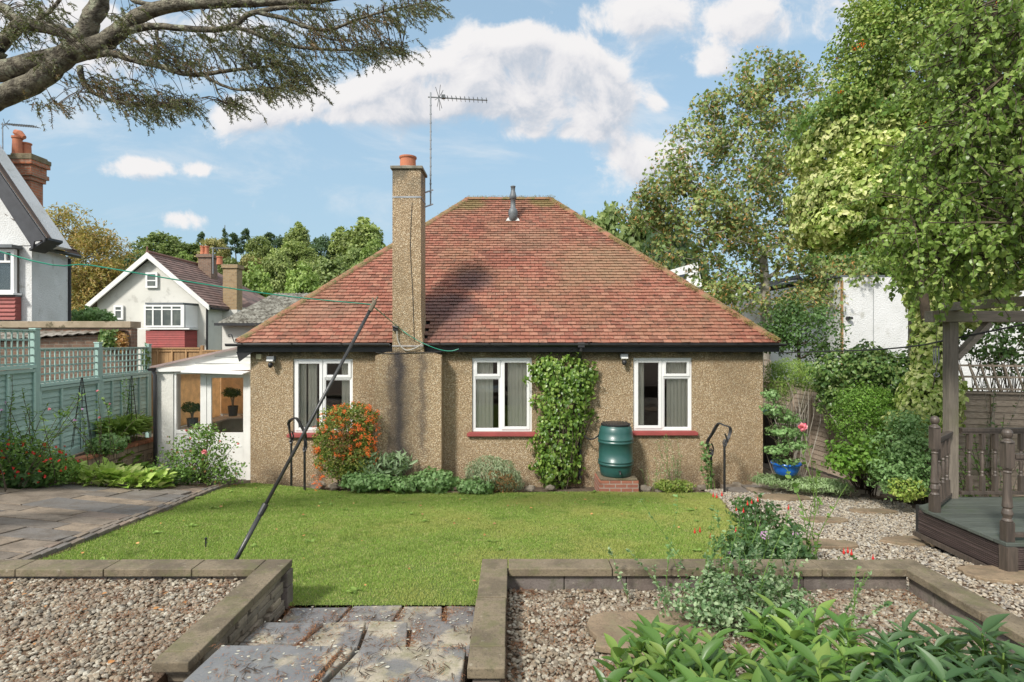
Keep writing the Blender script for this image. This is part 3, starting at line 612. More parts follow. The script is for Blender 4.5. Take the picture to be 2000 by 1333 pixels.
# ------------------------------------------------------------------ the bungalow
YW = 10.6; X0, X1 = -4.875, 4.675
bl = thing('bungalow', 'pebbledash bungalow with a red tiled hipped roof and three white windows facing the lawn', 'house', (0, 14, 0))
def hx(px, Y=YW): return (px - 1000) * Y / F
def hz(py, Y=YW): return CZ - (py - 666.5) * Y / F
WINS = [(572, 689, 701, 846, 'L'), (922, 1039, 699, 844, 'R'), (1237, 1352, 699, 842, 'L')]
def facade(mb, x0, x1, z0, z1, y, th, ops):
    """front wall with openings and their reveals"""
    xc = sorted({x0, x1, *[o[0] for o in ops], *[o[1] for o in ops]}); zc = sorted({z0, z1, *[o[2] for o in ops], *[o[3] for o in ops]})
    for a, b_ in zip(xc, xc[1:]):
        for c, d in zip(zc, zc[1:]):
            mx_, mz_ = (a + b_) / 2, (c + d) / 2
            if any(o[0] < mx_ < o[1] and o[2] < mz_ < o[3] for o in ops): continue
            mb.quad((a, y, c), (b_, y, c), (b_, y, d), (a, y, d)); mb.quad((a, y + th, d), (b_, y + th, d), (b_, y + th, c), (a, y + th, c))
    for (a, b_, c, d) in ops:
        mb.quad((a, y, c), (a, y, d), (a, y + th, d), (a, y + th, c)); mb.quad((b_, y, d), (b_, y, c), (b_, y + th, c), (b_, y + th, d))
        mb.quad((a, y, d), (b_, y, d), (b_, y + th, d), (a, y + th, d)); mb.quad((a, y, c), (a, y + th, c), (b_, y + th, c), (b_, y, c))
m = MB(); OP = [(hx(a), hx(b_), hz(d), hz(c)) for a, b_, c, d, _ in WINS]
ZE = 2.60; YB = 18.06
facade(m, X0, X1, -.3, ZE, YW, .28, OP)
m.quad((X0, YW, -.3), (X0, YW, ZE), (X0, YB, ZE), (X0, YB, -.3)); m.quad((X1, YW, -.3), (X1, YB, -.3), (X1, YB, ZE), (X1, YW, ZE)); m.quad((X0, YB, -.3), (X0, YB, ZE), (X1, YB, ZE), (X1, YB, -.3))
m.build('wall', M['pebble'], bl)
m = MB(); a_ = (X0 + .28, YW + .281, .15); b__ = (X1 - .28, 14.2, 2.45)
m.quad((a_[0], a_[1], .15), (b__[0], a_[1], .15), (b__[0], b__[1], .15), (a_[0], b__[1], .15)); m.quad((a_[0], a_[1], 2.45), (a_[0], b__[1], 2.45), (b__[0], b__[1], 2.45), (b__[0], a_[1], 2.45))
m.quad((a_[0], b__[1], .15), (b__[0], b__[1], .15), (b__[0], b__[1], 2.45), (a_[0], b__[1], 2.45))
for xx in (a_[0], -1.9, 1.3, b__[0]): m.quad((xx, a_[1], .15), (xx, b__[1], .15), (xx, b__[1], 2.45), (xx, a_[1], 2.45))
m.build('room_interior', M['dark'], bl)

def frame(mb, x0, x1, z0, z1, y, w_, d):
    mb.box((x0, y, z0), (x0 + w_, y + d, z1)); mb.box((x1 - w_, y, z0), (x1, y + d, z1)); mb.box((x0 + w_, y, z0), (x1 - w_, y + d, z0 + w_)); mb.box((x0 + w_, y, z1 - w_), (x1 - w_, y + d, z1))
def curtain(mb, xa, xb, z0, z1, y, folds, amp=.008):
    u = np.linspace(0, 1, folds * 8); xx = xa + (xb - xa) * u; yy = y + amp * np.sin(u * folds * 2 * np.pi) + .4 * amp * np.sin(u * folds * 4.7); n_ = len(u)
    V = np.concatenate([np.stack([xx, yy * 1.0, np.full(n_, z0)], -1), np.stack([xx * 1.0, yy, np.full(n_, z1)], -1)]); i = np.arange(n_ - 1); mb.raw(V, [np.stack([i, i + 1, i + 1 + n_, i + n_], -1)])
CUR = {0: [(.0, .17, 4), (.2, .36, 3), (.80, 1.0, 3)], 1: [(0.0, .34, 5), (.60, 1.0, 6)], 2: [(.0, .19, 3), (.60, 1.0, 6)]}
for wi, (a, b_, c, d, side) in enumerate(WINS):
    x0, x1, z0, z1 = hx(a), hx(b_), hz(d), hz(c); fy = YW + .035
    m = MB(); frame(m, x0 + .002, x1 - .002, z0 + .002, z1 - .002, fy, .05, .06)
    xm = x0 + (x1 - x0) * (.50 if side == 'L' else .48); m.box((xm - .025, fy, z0 + .052), (xm + .025, fy + .06, z1 - .052))
    zm = z0 + (z1 - z0) * .735
    cx0, cx1 = (x0 + .052, xm - .027) if side == 'L' else (xm + .027, x1 - .052); ox0, ox1 = (xm + .027, x1 - .052) if side == 'L' else (x0 + .052, xm - .027)
    m.box((ox0, fy, zm - .022), (ox1, fy + .06, zm + .022))
    wf = m.build('window', M['upvc'], bl, bevel=.004)
    m = MB(); frame(m, cx0 - .012, cx1 + .012, z0 + .038, z1 - .038, fy - .018, .056, .05); m.build('casement', M['upvc'], wf, bevel=.005)
    m = MB(); frame(m, ox0 - .012, ox1 + .012, zm + .010, z1 - .038, fy - .018, .052, .05); m.build('top_light', M['upvc'], wf, bevel=.005)
    m = MB(); frame(m, ox0 + .001, ox1 - .001, z0 + .053, zm - .023, fy + .012, .014, .03); m.build('glazing_bead', M['upvc'], wf)
    m = MB(); m.box((cx0 + .046, fy + .02, z0 + .09), (cx1 - .046, fy + .026, z1 - .09)); m.box((ox0 + .042, fy + .02, zm + .06), (ox1 - .042, fy + .026, z1 - .09)); m.box((ox0 + .016, fy + .022, z0 + .068), (ox1 - .016, fy + .028, zm - .038)); m.build('pane', M['glass'], wf)
    m = MB()
    for (u0, u1, k) in CUR[wi]: curtain(m, x0 + .03 + (x1 - x0 - .06) * u0, x0 + .03 + (x1 - x0 - .06) * u1, z0 + .01, z1 - .01, YW + .125, k)
    m.build('curtain', M['curtain'], wf, smooth=True)
    m = MB(); m.box((x0 - .09, YW - .075, z0 - .075), (x1 + .09, YW + .03, z0 - .018)); m.box((x0 - .06, YW - .05, z0 - .018), (x1 + .06, YW + .03, z0 + .001)); m.build('sill', M['sill'], wf, bevel=.006)

# roof ------------------------------------------------------------
EX0, EX1, EY0, EY1, EZ = -5.06, 4.92, 10.4, 18.26, 2.686
SET = 3.93; RZ = 6.29; RA = np.array([EX0 + SET, EY0 + SET, RZ]); RB = np.array([EX1 - SET, EY0 + SET, RZ])
m = MB(); lift = np.array([0, 0, -.045])
C = [np.array(c) for c in [(EX0, EY0, EZ), (EX1, EY0, EZ), (EX1, EY1, EZ), (EX0, EY1, EZ)]]
m.quad(C[0] + lift, C[1] + lift, RB + lift, RA + lift); m.quad(C[2] + lift, C[3] + lift, RA + lift, RB + lift); m.quad(C[3] + lift, C[0] + lift, RA + lift); m.quad(C[1] + lift, C[2] + lift, RB + lift)
m.quad(C[3] + lift, C[2] + lift, C[1] + lift, C[0] + lift)
roof = m.build('roof', M['black'], bl)
def tiles(mb, A, B, D, Cc, gauge=.1, tw=.163, skip=None, r=np.random.default_rng(3)):
    """plain tiles over a plane: eave A->B, top D<-C (A under D, B under C)"""
    A, B, Cc, D = map(lambda p: np.array(p, float), (A, B, Cc, D)); ex = nrm(B - A); mid_h = (D - A) - ex * np.dot(D - A, ex); H = np.linalg.norm(mid_h); up = mid_h / H; nn = np.cross(ex, up)
    rows = int(H / gauge) + 1; Ltot = np.linalg.norm(B - A); la = np.dot(D - A, ex); lb = np.dot(Cc - A, ex)
    for k in range(rows):
        h = k * gauge; f = min((h + .04) / H, 1); xa, xb = la * f, Ltot + (lb - Ltot) * f; n_ = int((xb - xa) / tw) + 2; s0 = math.floor(xa / tw) * tw - (k % 2) * tw / 2
        wob = .012 * math.sin(k * .7)
        for i in range(n_ + 1):
            u0 = s0 + i * tw + .003; u1 = u0 + tw - .006
            if u1 < xa or u0 > xb: continue
            v0, v1 = max(u0, xa), min(u1, xb)
            if v1 - v0 < .015: continue
            if skip is not None and skip(A + ex * (v0 + v1) / 2 + up * h): continue
            dz = r.normal(0, .0028, 2) + .016; dh = r.normal(0, .003); top = min(h + gauge + .03, H)
            def pt(u, hh, z): return A + ex * u + up * hh + nn * z
            z0, z1 = dz + .008; mb.hexa([pt(v0, h + dh, z0 - .013), pt(v1, h + dh, z1 - .013), pt(v1, top, -.012), pt(v0, top, -.012), pt(v0, h + dh, z0 + .003), pt(v1, h + dh, z1 + .003), pt(v1, top, 0.0), pt(v0, top, 0.0)])
m = MB(); shaft = lambda p: -2.16 < p[0] < -1.63 and p[1] < 10.8
tiles(m, C[0] - (0, .03, .027), C[1] - (0, .03, .027), RA, RB, skip=shaft)
tiles(m, C[1], C[2], RB, RB); tiles(m, C[3], C[0], RA, RA); tiles(m, C[2], C[3], RB, RA)
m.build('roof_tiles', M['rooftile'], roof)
def ridge(name, p, q, r0=.115, ln=.3):
    p = np.array(p, float); q = np.array(q, float); d = nrm(q - p); L_ = np.linalg.norm(q - p); n_ = int(L_ / ln); x = nrm(np.cross(d, (0, 0, 1))); z = nrm(np.cross(x, d)); mb = MB(); a = np.linspace(0, np.pi, 9)
    for i in range(n_):
        s0 = p + d * (i * L_ / n_); s1 = p + d * ((i + 1) * L_ / n_ + .012); ra, rb = r0 * rng.uniform(.98, 1.06), r0 * rng.uniform(.90, .96)
        V = []
        for (s_, rr) in ((s0, ra), (s1, rb), (s1, rb - .018), (s0, ra - .018)):
            for t_ in a: V.append(s_ + x * np.cos(t_) * rr + z * (np.sin(t_) * rr * .72 - .045))
        k = len(a); fs = []
        for ring in range(4):
            o1, o2 = ring * k, ((ring + 1) % 4) * k; fs += [(o1 + j, o1 + j + 1, o2 + j + 1, o2 + j) for j in range(k - 1)]
        mb.add(V, fs)
    return mb.build(name, M['ridge'], roof)
ridge('ridge_tiles', RA, RB); ridge('hip_tiles', C[0] + (.02, .02, .02), RA); ridge('hip_tiles', C[1] + (-.02, .02, .02), RB); ridge('hip_tiles', C[2], RB); ridge('hip_tiles', C[3], RA)
# moss along the hips
m = MB(); 
def leaf_cloud(mb, pts, nr, size, T, Fc, jit=.6, droop=.3, asp=1.0, r=rng):
    n = len(pts); Z = nrm(nr + r.normal(0, jit, (n, 3))); Y = r.normal(size=(n, 3)); Y[:, 2] -= droop * 2; Y = nrm(Y - (Y * Z).sum(1, keepdims=True) * Z); X = np.cross(Y, Z)
    s = size * r.uniform(.65, 1.25, n); mb.inst(T, Fc, pts, X, Y, Z, np.stack([s * asp, s, s], -1))
DIA = [(0,0,0),(.36,.45,.08),(0,1,0),(-.36,.45,.08)]; DF = [(0,1,2),(0,2,3)]
for (p, q, n_) in [(C[1], RB, 3600), (C[0], RA, 800), (RA, RB, 900)]:
    u = rng.uniform(size=n_) ** 1.2 if p is C[1] else rng.uniform(size=n_); c_ = p + (q - p) * u[:, None] + rng.normal(0, 1, (n_, 3)) * (.05, .02, .015) + (-.10 if p is C[1] else .06, -.06, .02)
    blot = np.sin(u * 40 + 2) + np.sin(u * 91) > -.3; c_ = c_[blot]; leaf_cloud(m, c_ + (0, 0, .02), np.tile((0, -.5, 1.), (len(c_), 1)), .022, DIA, DF)
m.build('roof_moss', leafmat('moss', [(.16, .14, .035), (.22, .17, .05), (.12, .12, .03), (.24, .16, .06)], .1, .9, 3), roof)
# eaves: soffit, fascia, gutter
m = MB(); m.box((EX0 + .02, 10.43, 2.50), (EX1 - .02, 10.455, 2.655)); m.box((EX0 + .02, 10.456, 2.50), (EX0 + .045, EY1, 2.65)); m.box((EX1 - .045, 10.456, 2.50), (EX1 - .02, EY1, 2.65)); m.box((EX0 + .05, 10.46, 2.53), (EX1 - .05, YW - .003, 2.55))
m.add([(EX0 + .0, 10.44, 2.5), (EX0 + .30, 10.44, 2.5), (EX0 + .05, 10.44, 2.32), (EX0 + .0, 10.46, 2.5), (EX0 + .30, 10.46, 2.5), (EX0 + .05, 10.46, 2.32)], [(0, 2, 1), (3, 4, 5), (0, 1, 4, 3), (1, 2, 5, 4), (2, 0, 3, 5)])
m.build('fascia', M['black'], bl)
def gutter(x0, x1, y, z, mat=M['black'], r=.055, brk=.9):
    mb = MB(); a = np.linspace(np.pi, 2 * np.pi, 9); xs_ = [x0, x1]; V = []
    for rr in (r, r - .006):
        for x in xs_:
            for t_ in a: V.append((x, y + rr * np.cos(t_), z + rr * np.sin(t_)))
    k = 9; fs = [(j, j + 1, k + j + 1, k + j) for j in range(8)] + [(2 * k + j, 3 * k + j, 3 * k + j + 1, 2 * k + j + 1) for j in range(8)] + [(0, k, 3 * k, 2 * k), (8, 2 * k + 8, 3 * k + 8, k + 8)]
    mb.add(V, fs); x = x0 + .3
    while x < x1:
        for rr in (r + .004,):
            V = [(x + dx, y + rr * np.cos(t_), z + rr * np.sin(t_)) for dx in (0, .03) for t_ in a]; mb.add(V, [(j, j + 1, k + j + 1, k + j) for j in range(8)])
        x += brk
    return mb
gutter(EX0 - .14, -2.22, 10.345, 2.655).build('gutter', M['black'], bl, smooth=True); gutter(-1.62, EX1 + .06, 10.345, 2.655).build('gutter', M['black'], bl, smooth=True)
m = MB(); xd = hx(1133, 10.5); m.tube([(xd, 10.345, 2.60), (xd, 10.345, 2.53), (xd, 10.50, 2.40), (xd, 10.52, 2.30), (xd, 10.52, .06)], .034, 10)
for z in (2.28, 1.3, .35, .12): m.tube([(xd, 10.52, z), (xd, 10.52, z + .07)], .042, 10)
m.box((xd - .06, 10.30, 2.585), (xd + .06, 10.40, 2.675)); m.build('downpipe', M['black'], bl, smooth=False)
m = MB(); m.tube([(EX1 + .1, 11.4, 2.5), (EX1 - .12, 10.95, 2.4), (EX1 - .2, 10.75, 2.2), (EX1 - .2, 10.75, 0)], .034, 8); m.build('downpipe', M['greyfence'], bl)
# chimney
ch = MB(); bx0, bx1 = -2.463, -1.273; cy = 10.25
ch.box((bx0, cy, -.2), (bx1, YW - .002, 2.44))
ch.add([(bx0, cy, 2.44), (bx1, cy, 2.44), (bx1, YW - .002, 2.44), (bx0, YW - .002, 2.44), (bx0 + .2, cy + .004, 2.50), (bx1 - .2, cy + .004, 2.50), (bx1 - .2, YW - .002, 2.50), (bx0 + .2, YW - .002, 2.50)], BOXF[1:])
sx0, sx1 = -2.155, -1.642; zs = [2.50, 2.68, 2.95, 3.3, 5.80]; rr_ = [(sx0 + .0, sx1 + .05), (sx0, sx1 + .035), (sx0, sx1 + .01), (sx0, sx1), (sx0, sx1)]
for (za, zb, (a0, a1), (b0, b1)) in zip(zs, zs[1:], rr_, rr_[1:]): ch.add([(a0, cy, za), (a1, cy, za), (a1, cy + .54, za), (a0, cy + .54, za), (b0, cy, zb), (b1, cy, zb), (b1, cy + .54, zb), (b0, cy + .54, zb)], [f for i_, f in enumerate(BOXF) if i_ not in (0, 1)])
chim = ch.build('chimney', M['pebble'], bl)
m = MB(); m.box((sx0 - .035, cy - .035, 5.80), (sx1 + .035, cy + .575, 5.855)); m.build('cap_stone', smat('old_cement', (.26, .24, .19), (.15, .14, .11), 8, .9), chim, bevel=.01)
m = MB(); pc = (-1.92, 10.5, 5.855); m.lathe(pc, [(.17, -.02), (.15, .01), (.148, .02), (.142, .19), (.15, .2), (.16, .215), (.16, .24), (.135, .245), (.125, .2), (.12, .03)], 24); m.build('chimney_pot', M['terracotta'], chim, smooth=False)
m = MB(); m.lathe((pc[0], pc[1], 5.85), [(.25, 0), (.21, .03), (.15, .045)], 20); m.build('flaunching', smat('cement2', (.28, .27, .24)), chim)
m = MB(); m.box((sx0 - .002, 10.236, 2.60), (sx1 + .05, 10.248, 2.625)) ; m.build('lead_flashing', M['lead'], chim)
m = MB(); p0 = [P(775, 640, 10.2), P(778, 668, 10.22), P(792, 684, 10.22), P(812, 680, 10.2), P(826, 672, 10.2), P(838, 676, 10.3)]
def smooth_line(pts, k=6):
    pts = np.asarray(pts, float); n = len(pts); t = np.arange(n); tt = np.linspace(0, n - 1, (n - 1) * k + 1); out_ = []
    for u in tt:
        i = min(int(u), n - 2); f = u - i; p0, p1, p2, p3 = pts[max(i - 1, 0)], pts[i], pts[i + 1], pts[min(i + 2, n - 1)]
        out_.append(.5 * ((2 * p1) + (-p0 + p2) * f + (2 * p0 - 5 * p1 + 4 * p2 - p3) * f * f + (-p0 + 3 * p1 - 3 * p2 + p3) * f ** 3))
    return np.array(out_)
m.tube(smooth_line(p0), .011, 6); m.build('cable', smat('pale_cable', (.45, .43, .38)), chim)
m = MB(); m.tube(smooth_line([P(734, 689, 10.235), P(760, 691, 10.24), P(800, 690, 10.24), P(862, 688, 10.235)]), .006, 5); m.tube(smooth_line([(-1.80, 10.243, 5.2), (-1.83, 10.243, 4.4), (-1.79, 10.243, 3.6), (-1.76, 10.243, 2.7)]), .005, 5); m.build('cable', M['black'], chim)
# flue pipe through the roof
fp = P(1002, 428, 13.55); m = MB(); m.lathe((fp[0], fp[1], fp[2] - .05), [(.10, 0), (.10, .12), (.115, .16), (.11, .24), (.085, .29), (.06, .31), (.06, .52), (.085, .53), (.08, .60), (.055, .70), (.05, .72), (.05, .80), (.06, .805), (.06, .83), (.02, .84)], 16)
fl = m.build('flue_pipe', M['grey'], roof, smooth=True)
m = MB(); a = math.atan2(RZ - EZ, SET)
def on_roof(px, py, off=0): # point of the front roof plane under a pixel
    k = (RZ - EZ) / SET; Y = (EZ + off - k * EY0 - CZ) / (-(py - 666.5) / F - k); return P(px, py, Y)
m.prism([on_roof(988, 432, .04), on_roof(1015, 432, .04), on_roof(1012, 426, .04), on_roof(992, 426, .04)], (0, -.004, .006)); m.build('roof_flashing', smat('pale_lead', (.55, .55, .53), (.45, .44, .42)), roof)
# hip iron at left corner
m = MB(); c = P(458, 672, 10.35); m.tube(smooth_line([c + (.06, 0, .02), c + (0, 0, .03), c + (-.03, 0, .10), c + (-.06, 0, .17), c + (-.10, 0, .17), c + (-.10, 0, .13), c + (-.075, 0, .135)]), .008, 6); m.build('hip_iron', M['iron'], roof)
# security lights
for (px, py) in ((529, 702), (1219, 697)):
    c = P(px, py, 10.5); m = MB(); m.box(c + (-.07, -.03, -.03), c + (.07, .07, .05)); o1 = m.build('security_light', M['grey'], bl, bevel=.008); m = MB(); m.prism([c + (-.06, -.06, -.035), c + (.06, -.06, -.035), c + (.05, .06, -.07), c + (-.05, .06, -.07)], (0, 0, .03)); m.build('light_face', M['upvc'], o1)
    m = MB(); m.lathe(c + (.0, -.02, -.16), [(.012, 0), (.038, .02), (.045, .06), (.03, .10)], 12); m.build('sensor', M['black'], o1, smooth=True)
c = P(505, 697, 10.56); m = MB(); m.box(c + (-.05, 0, -.05), c + (.05, .05, .05)); m.build('junction_box', smat('cream_plastic', (.55, .50, .33)), bl, bevel=.006)

# ------------------------------------------------------------------ aerial on the chimney
ta = thing('tv_aerial', 'tall television aerial on a pole strapped to the pebbledash chimney', 'aerial', (-1.55, 10.5, 4.7))
YA = 10.5; m = MB(); m.tube([P(841, 402, YA), P(841, 181, YA)], .014, 8)
for py in range(205, 380, 17): m.tube([P(841, py, YA), P(841, py + 2.5, YA)], .019, 8)
m.build('pole', M['metal'], ta)
m = MB(); m.bar(P(836, 190, YA), P(952, 196.5, YA), .018, .018)
for k in range(11): c = P(866 + k * 8.4, 191.7 + k * .47, YA); m.tube([c + (0, -.12, 0), c + (0, .12, 0)], .005, 5); m.tube([c, c + (0, 0, .035)], .006, 5)
m.build('boom', M['grey'], ta)
m = MB(); c = P(857, 191, YA)
for (dx, dz) in ((.05, .17), (-.04, .13), (.04, -.14), (-.05, -.11), (.10, .07), (.0, -.18)): m.tube([c, c + (dx, -.15, dz)], .005, 5); m.tube([c, c + (dx, .15, dz)], .005, 5)
m.box(c + (.05, -.03, -.02), c + (.12, .03, .045)); m.build('reflector', M['grey'], ta)
m = MB(); m.box((sx0 - .004, 10.244, 5.28), (sx1 + .004, 10.249, 5.31)); m.box((sx1 + .001, 10.244, 5.28), (sx1 + .006, 10.79, 5.31))
for py in (371, 399): m.bar(P(829, py + 6, YA), P(846, py, YA), .03, .02)
m.bar((sx1 + .02, YA, 5.45), (sx1 + .02, YA, 5.15), .03, .02); m.build('bracket', M['metal'], ta)

# ------------------------------------------------------------------ water butt on brick stand
wb = P(1204, 930, 10.13); s_ = thing('brick_stand', 'low red brick plinth with a mossy slab under the green water butt', 'plinth', (wb[0], 10.1, .05))
m = MB(); m.box((wb[0] - .34, 9.90, -.05), (wb[0] + .345, 10.5, .265)); m.build('plinth_bricks', M['brickstand'], s_, bevel=.004)
m = MB(); m.box((wb[0] - .32, 9.905, .267), (wb[0] + .33, 10.48, .30)); m.build('plinth_slab', M['coping'], s_, bevel=.008)
bt = thing('water_butt', 'ribbed dark green plastic water butt standing on a brick plinth', 'water butt', (wb[0], 10.2, .302))
m = MB(); R = .305; prof = [(.25, 0), (.268, .015), (.284, .10), (.294, .16), (.298, .20), (.312, .205), (.318, .235), (.305, .245), (.303, .255), (.318, .265), (.318, .285), (.302, .295), (.304, .45), (.303, .60), (.318, .61), (.318, .635), (.306, .645), (.306, .655), (.318, .665), (.316, .69), (.302, .70), (.296, .80), (.280, .87), (.262, .905), (.25, .915), (.25, .925)]
m.lathe((wb[0], 10.2, .302), [(r, z * .97) for r, z in prof], 40); m.build('barrel', smat('green_plastic', (.022, .088, .08), (.028, .10, .092), 3, .36, 40, .04, spec=.7), bt, smooth=True)
m = MB(); m.lathe((wb[0], 10.2, 1.20), [(.262, 0), (.265, .02), (.25, .03), (.12, .04), (.0, .042)], 32)
for k in range(9): m.box((wb[0] - .2 + k * .05, 10.03, 1.232), (wb[0] - .185 + k * .05, 10.37, 1.243))
m.build('lid', M['black'], bt)
m = MB(); c = np.array((wb[0] + .02, 9.92, .415)); m.tube([c + (0, .03, 0), c + (0, -.05, 0)], .016, 8); m.tube([c + (0, -.04, 0), c + (0, -.055, -.035)], .013, 8); m.box(c + (-.03, -.05, .015), c + (.01, -.04, .03)); m.build('tap', M['black'], bt)
m = MB(); m.tube(smooth_line([P(1173, 839, 10.2), P(1168, 852, 10.25), P(1157, 858, 10.3), P(1146, 856, 10.4), P(1138, 845, 10.5)]), .013, 8); m.build('link_hose', M['black'], bt, smooth=True)

# ------------------------------------------------------------------ handrails
def handrail(pts_posts, label, xs_):
    (pa, ya, bot_a), (pb, yb, bot_b), path = pts_posts
    c = P((pa + pb) / 2, 950, (ya + yb) / 2); root = thing('handrail', label, 'handrail', (c[0], c[1], .05), 'wrought iron handrails')
    for (px, Y, top) in ((pa, ya, path[0][1]), (pb, yb, path[-1][1])):
        m = MB(); x = (px - 1000) * Y / F; m.tube([(x, Y, tz(x, Y) - .1), (x, Y, hz(top, Y))], .021, 8); m.tube([(x, Y, hz(top, Y) - .05), (x, Y, hz(top, Y) + .01)], .026, 8); m.build('post', M['iron'], root)
    m = MB(); Ys = np.linspace(ya, yb, len(path)); pts = smooth_line([P(a, b_, Y) for (a, b_), Y in zip(path, Ys)])
    for q0, q1 in zip(pts, pts[1:]): m.bar(q0, q1 + (q1 - q0) * .1, .05, .026, up=(.3, 0, 1))
    m.build('rail', M['iron'], root)
    for (px, Y, top, s_) in ((pa, ya, path[0][1], 1), (pb, yb, path[-1][1], 1)):
        m = MB(); c = P(px, top, Y); q = []
        for a in np.linspace(0, 3.6 * np.pi, 40): rr = .012 + .05 * (1 - a / (3.6 * np.pi)); q.append(c + np.array((rr * np.sin(a) * .55, rr * np.cos(a) * .7, .02 + rr * np.cos(a) * 1.0)))
        m.tube(q, .011, 6); q = []
        for a in np.linspace(0, 1, 24): q.append(c + np.array((.035 * s_ * math.sin(a * np.pi) + .004, 0, .18 - a * .22)))
        m.tube(q, .013, 6); m.build('scroll', M['iron'], root)
handrail(((569, 10.1, 0), (595, 9.75, 0), [(569, 862), (565, 838), (565, 824), (578, 817), (588, 832), (596, 850), (596, 878)]), 'black wrought iron handrail left of the orange berried shrub', 1)
handrail(((1389, 10.1, 0), (1415, 9.65, 0), [(1386, 886), (1381, 866), (1392, 846), (1403, 828), (1414, 831), (1426, 836), (1424, 852), (1416, 868)]), 'black wrought iron handrail near the right corner of the bungalow', 1)

# ------------------------------------------------------------------ porch (lean-to) at the left
YP = 10.85
pr = thing('porch', 'white glazed lean-to porch with a pebbled pillar against the left side of the bungalow', 'porch', (-5.9, 12, 0))
def q3(px, py, Y=YP): return P(px, py, Y)
m = MB(); m.box((hx(306, YP), YP, -.1), (hx(338, YP), YP + .25, hz(726, YP))); m.box((hx(306, YP), YP + .251, -.1), (hx(309, YP) + .12, 13.0, .95)); m.build('pillar', M['render2'], pr)
m = MB(); xl, xr = hx(338, YP), X0 - .003
m.prism([q3(304, 718, YP - .05), q3(304, 727, YP - .05), q3(499, 723, YP - .05), q3(499, 709, YP - .05)], (0, .05, 0)); m.prism([q3(306, 717), q3(382, 700), q3(462, 682), q3(499, 676), q3(499, 710)], (0, .04, 0))
m.box((hx(382, YP), YP - .012, hz(711, YP)), (xr, YP - .002, hz(709.5, YP))); m.box((hx(420, YP), YP - .012, hz(697, YP)), (xr, YP - .002, hz(696, YP)))
m.build('gable_boards', M['whitewood'], pr, bevel=.003)
m = MB(); m.box((hx(382, YP), YP - .018, hz(710.4, YP)), (xr, YP - .0125, hz(709.6, YP))); m.box((hx(420, YP), YP - .018, hz(697.3, YP)), (xr, YP - .0125, hz(696.6, YP))); m.build('board_joints', M['boardline'], pr)
m = MB(); zs = hz(727, YP)
m.box((xl, YP + .02, -.05), (xl + .05, YP + .09, zs)); m.box((hx(390, YP), YP + .02, -.05), (hx(402, YP), YP + .10, zs)); m.box((xl + .05, YP + .02, hz(848, YP)), (hx(390, YP), YP + .11, hz(841, YP))); m.box((xl + .05, YP + .03, -.05), (hx(390, YP), YP + .07, hz(849, YP))); m.box((hx(484, YP), YP + .01, -.05), (xr, YP + .10, zs)); m.box((xl + .05, YP + .02, zs - .04), (hx(484, YP), YP + .10, zs))
m.build('frame', M['whitewood'], pr, bevel=.004)
m = MB(); m.box((xl + .052, YP + .05, hz(840, YP)), (hx(390, YP), YP + .054, zs - .042)); m.build('side_pane', M['glass2'], pr)
m = MB(); dx0, dx1 = hx(402, YP) + .003, hx(484, YP) - .003; z1 = zs - .043
m.box((dx0, YP + .03, 0), (dx0 + .085, YP + .07, z1)); m.box((dx1 - .10, YP + .03, 0), (dx1, YP + .07, z1)); m.box((dx0 + .085, YP + .03, z1 - .07), (dx1 - .10, YP + .07, z1)); m.box((dx0 + .085, YP + .03, 0), (dx1 - .10, YP + .07, hz(846, YP))); m.box((dx0 + .12, YP + .022, hz(874, YP)), (dx1 - .13, YP + .03, hz(872, YP)))
dr = m.build('door', M['whitewood'], pr, bevel=.004)
m = MB(); m.box((dx0 + .086, YP + .048, hz(845, YP)), (dx1 - .101, YP + .052, z1 - .071)); m.build('door_pane', M['glass2'], dr)
m = MB(); m.tube([(dx0 + .04, YP + .03, 1.0), (dx0 + .04, YP - .03, 1.0), (dx0 + .14, YP - .03, 1.0)], .009, 6); m.build('handle', M['metal'], dr)
m = MB(); a, b_, c, d = P(366, 727, YP - .03), P(484, 731, YP - .03), P(500, 722, YP), P(372, 724, YP); V = [a + (0, -.22, .0), b_ + (0, -.22, .0), b_ + (.05, .0, .035), a + (0, 0, .035)]; m.prism(V, (0, 0, .02)); m.build('canopy', M['upvc'], pr, bevel=.003)
m = MB(); rl = [P(292, 719, YP - .1), P(462, 681, YP - .1)]; m.prism([rl[0], rl[1], rl[1] + (0, 2.6, 0), rl[0] + (0, 2.6, 0)], (0, 0, .028)); m.build('roof', leafmat('ribbed_plastic_sheet', [(.35, .28, .27), (.35, .28, .27)], .7, .5, 3, .1, tcol=(.95, .9, .85)), pr)
m = MB(); gp = P(298, 722, YP - .1); a = np.linspace(np.pi, 2 * np.pi, 9); V = [(gp[0] + .045 * math.cos(t_), y_, gp[2] + .02 + .045 * math.sin(t_)) for y_ in (YP - .2, YP + 2.4) for t_ in a]; m.add(V, [(j, j + 1, 9 + j + 1, 9 + j) for j in range(8)]); m.add(V, [(9 + j, 9 + j + 1, j + 1, j) for j in range(8)])
m.tube([(gp[0], YP - .08, gp[2] - .03), (gp[0] + .02, YP - .06, gp[2] - .12), (gp[0] + .03, YP - .06, .3)], .036, 10); m.build('downpipe', smat('dark_grey_plastic', (.05, .05, .058), (.065, .065, .07), 4, .45), pr, smooth=True)
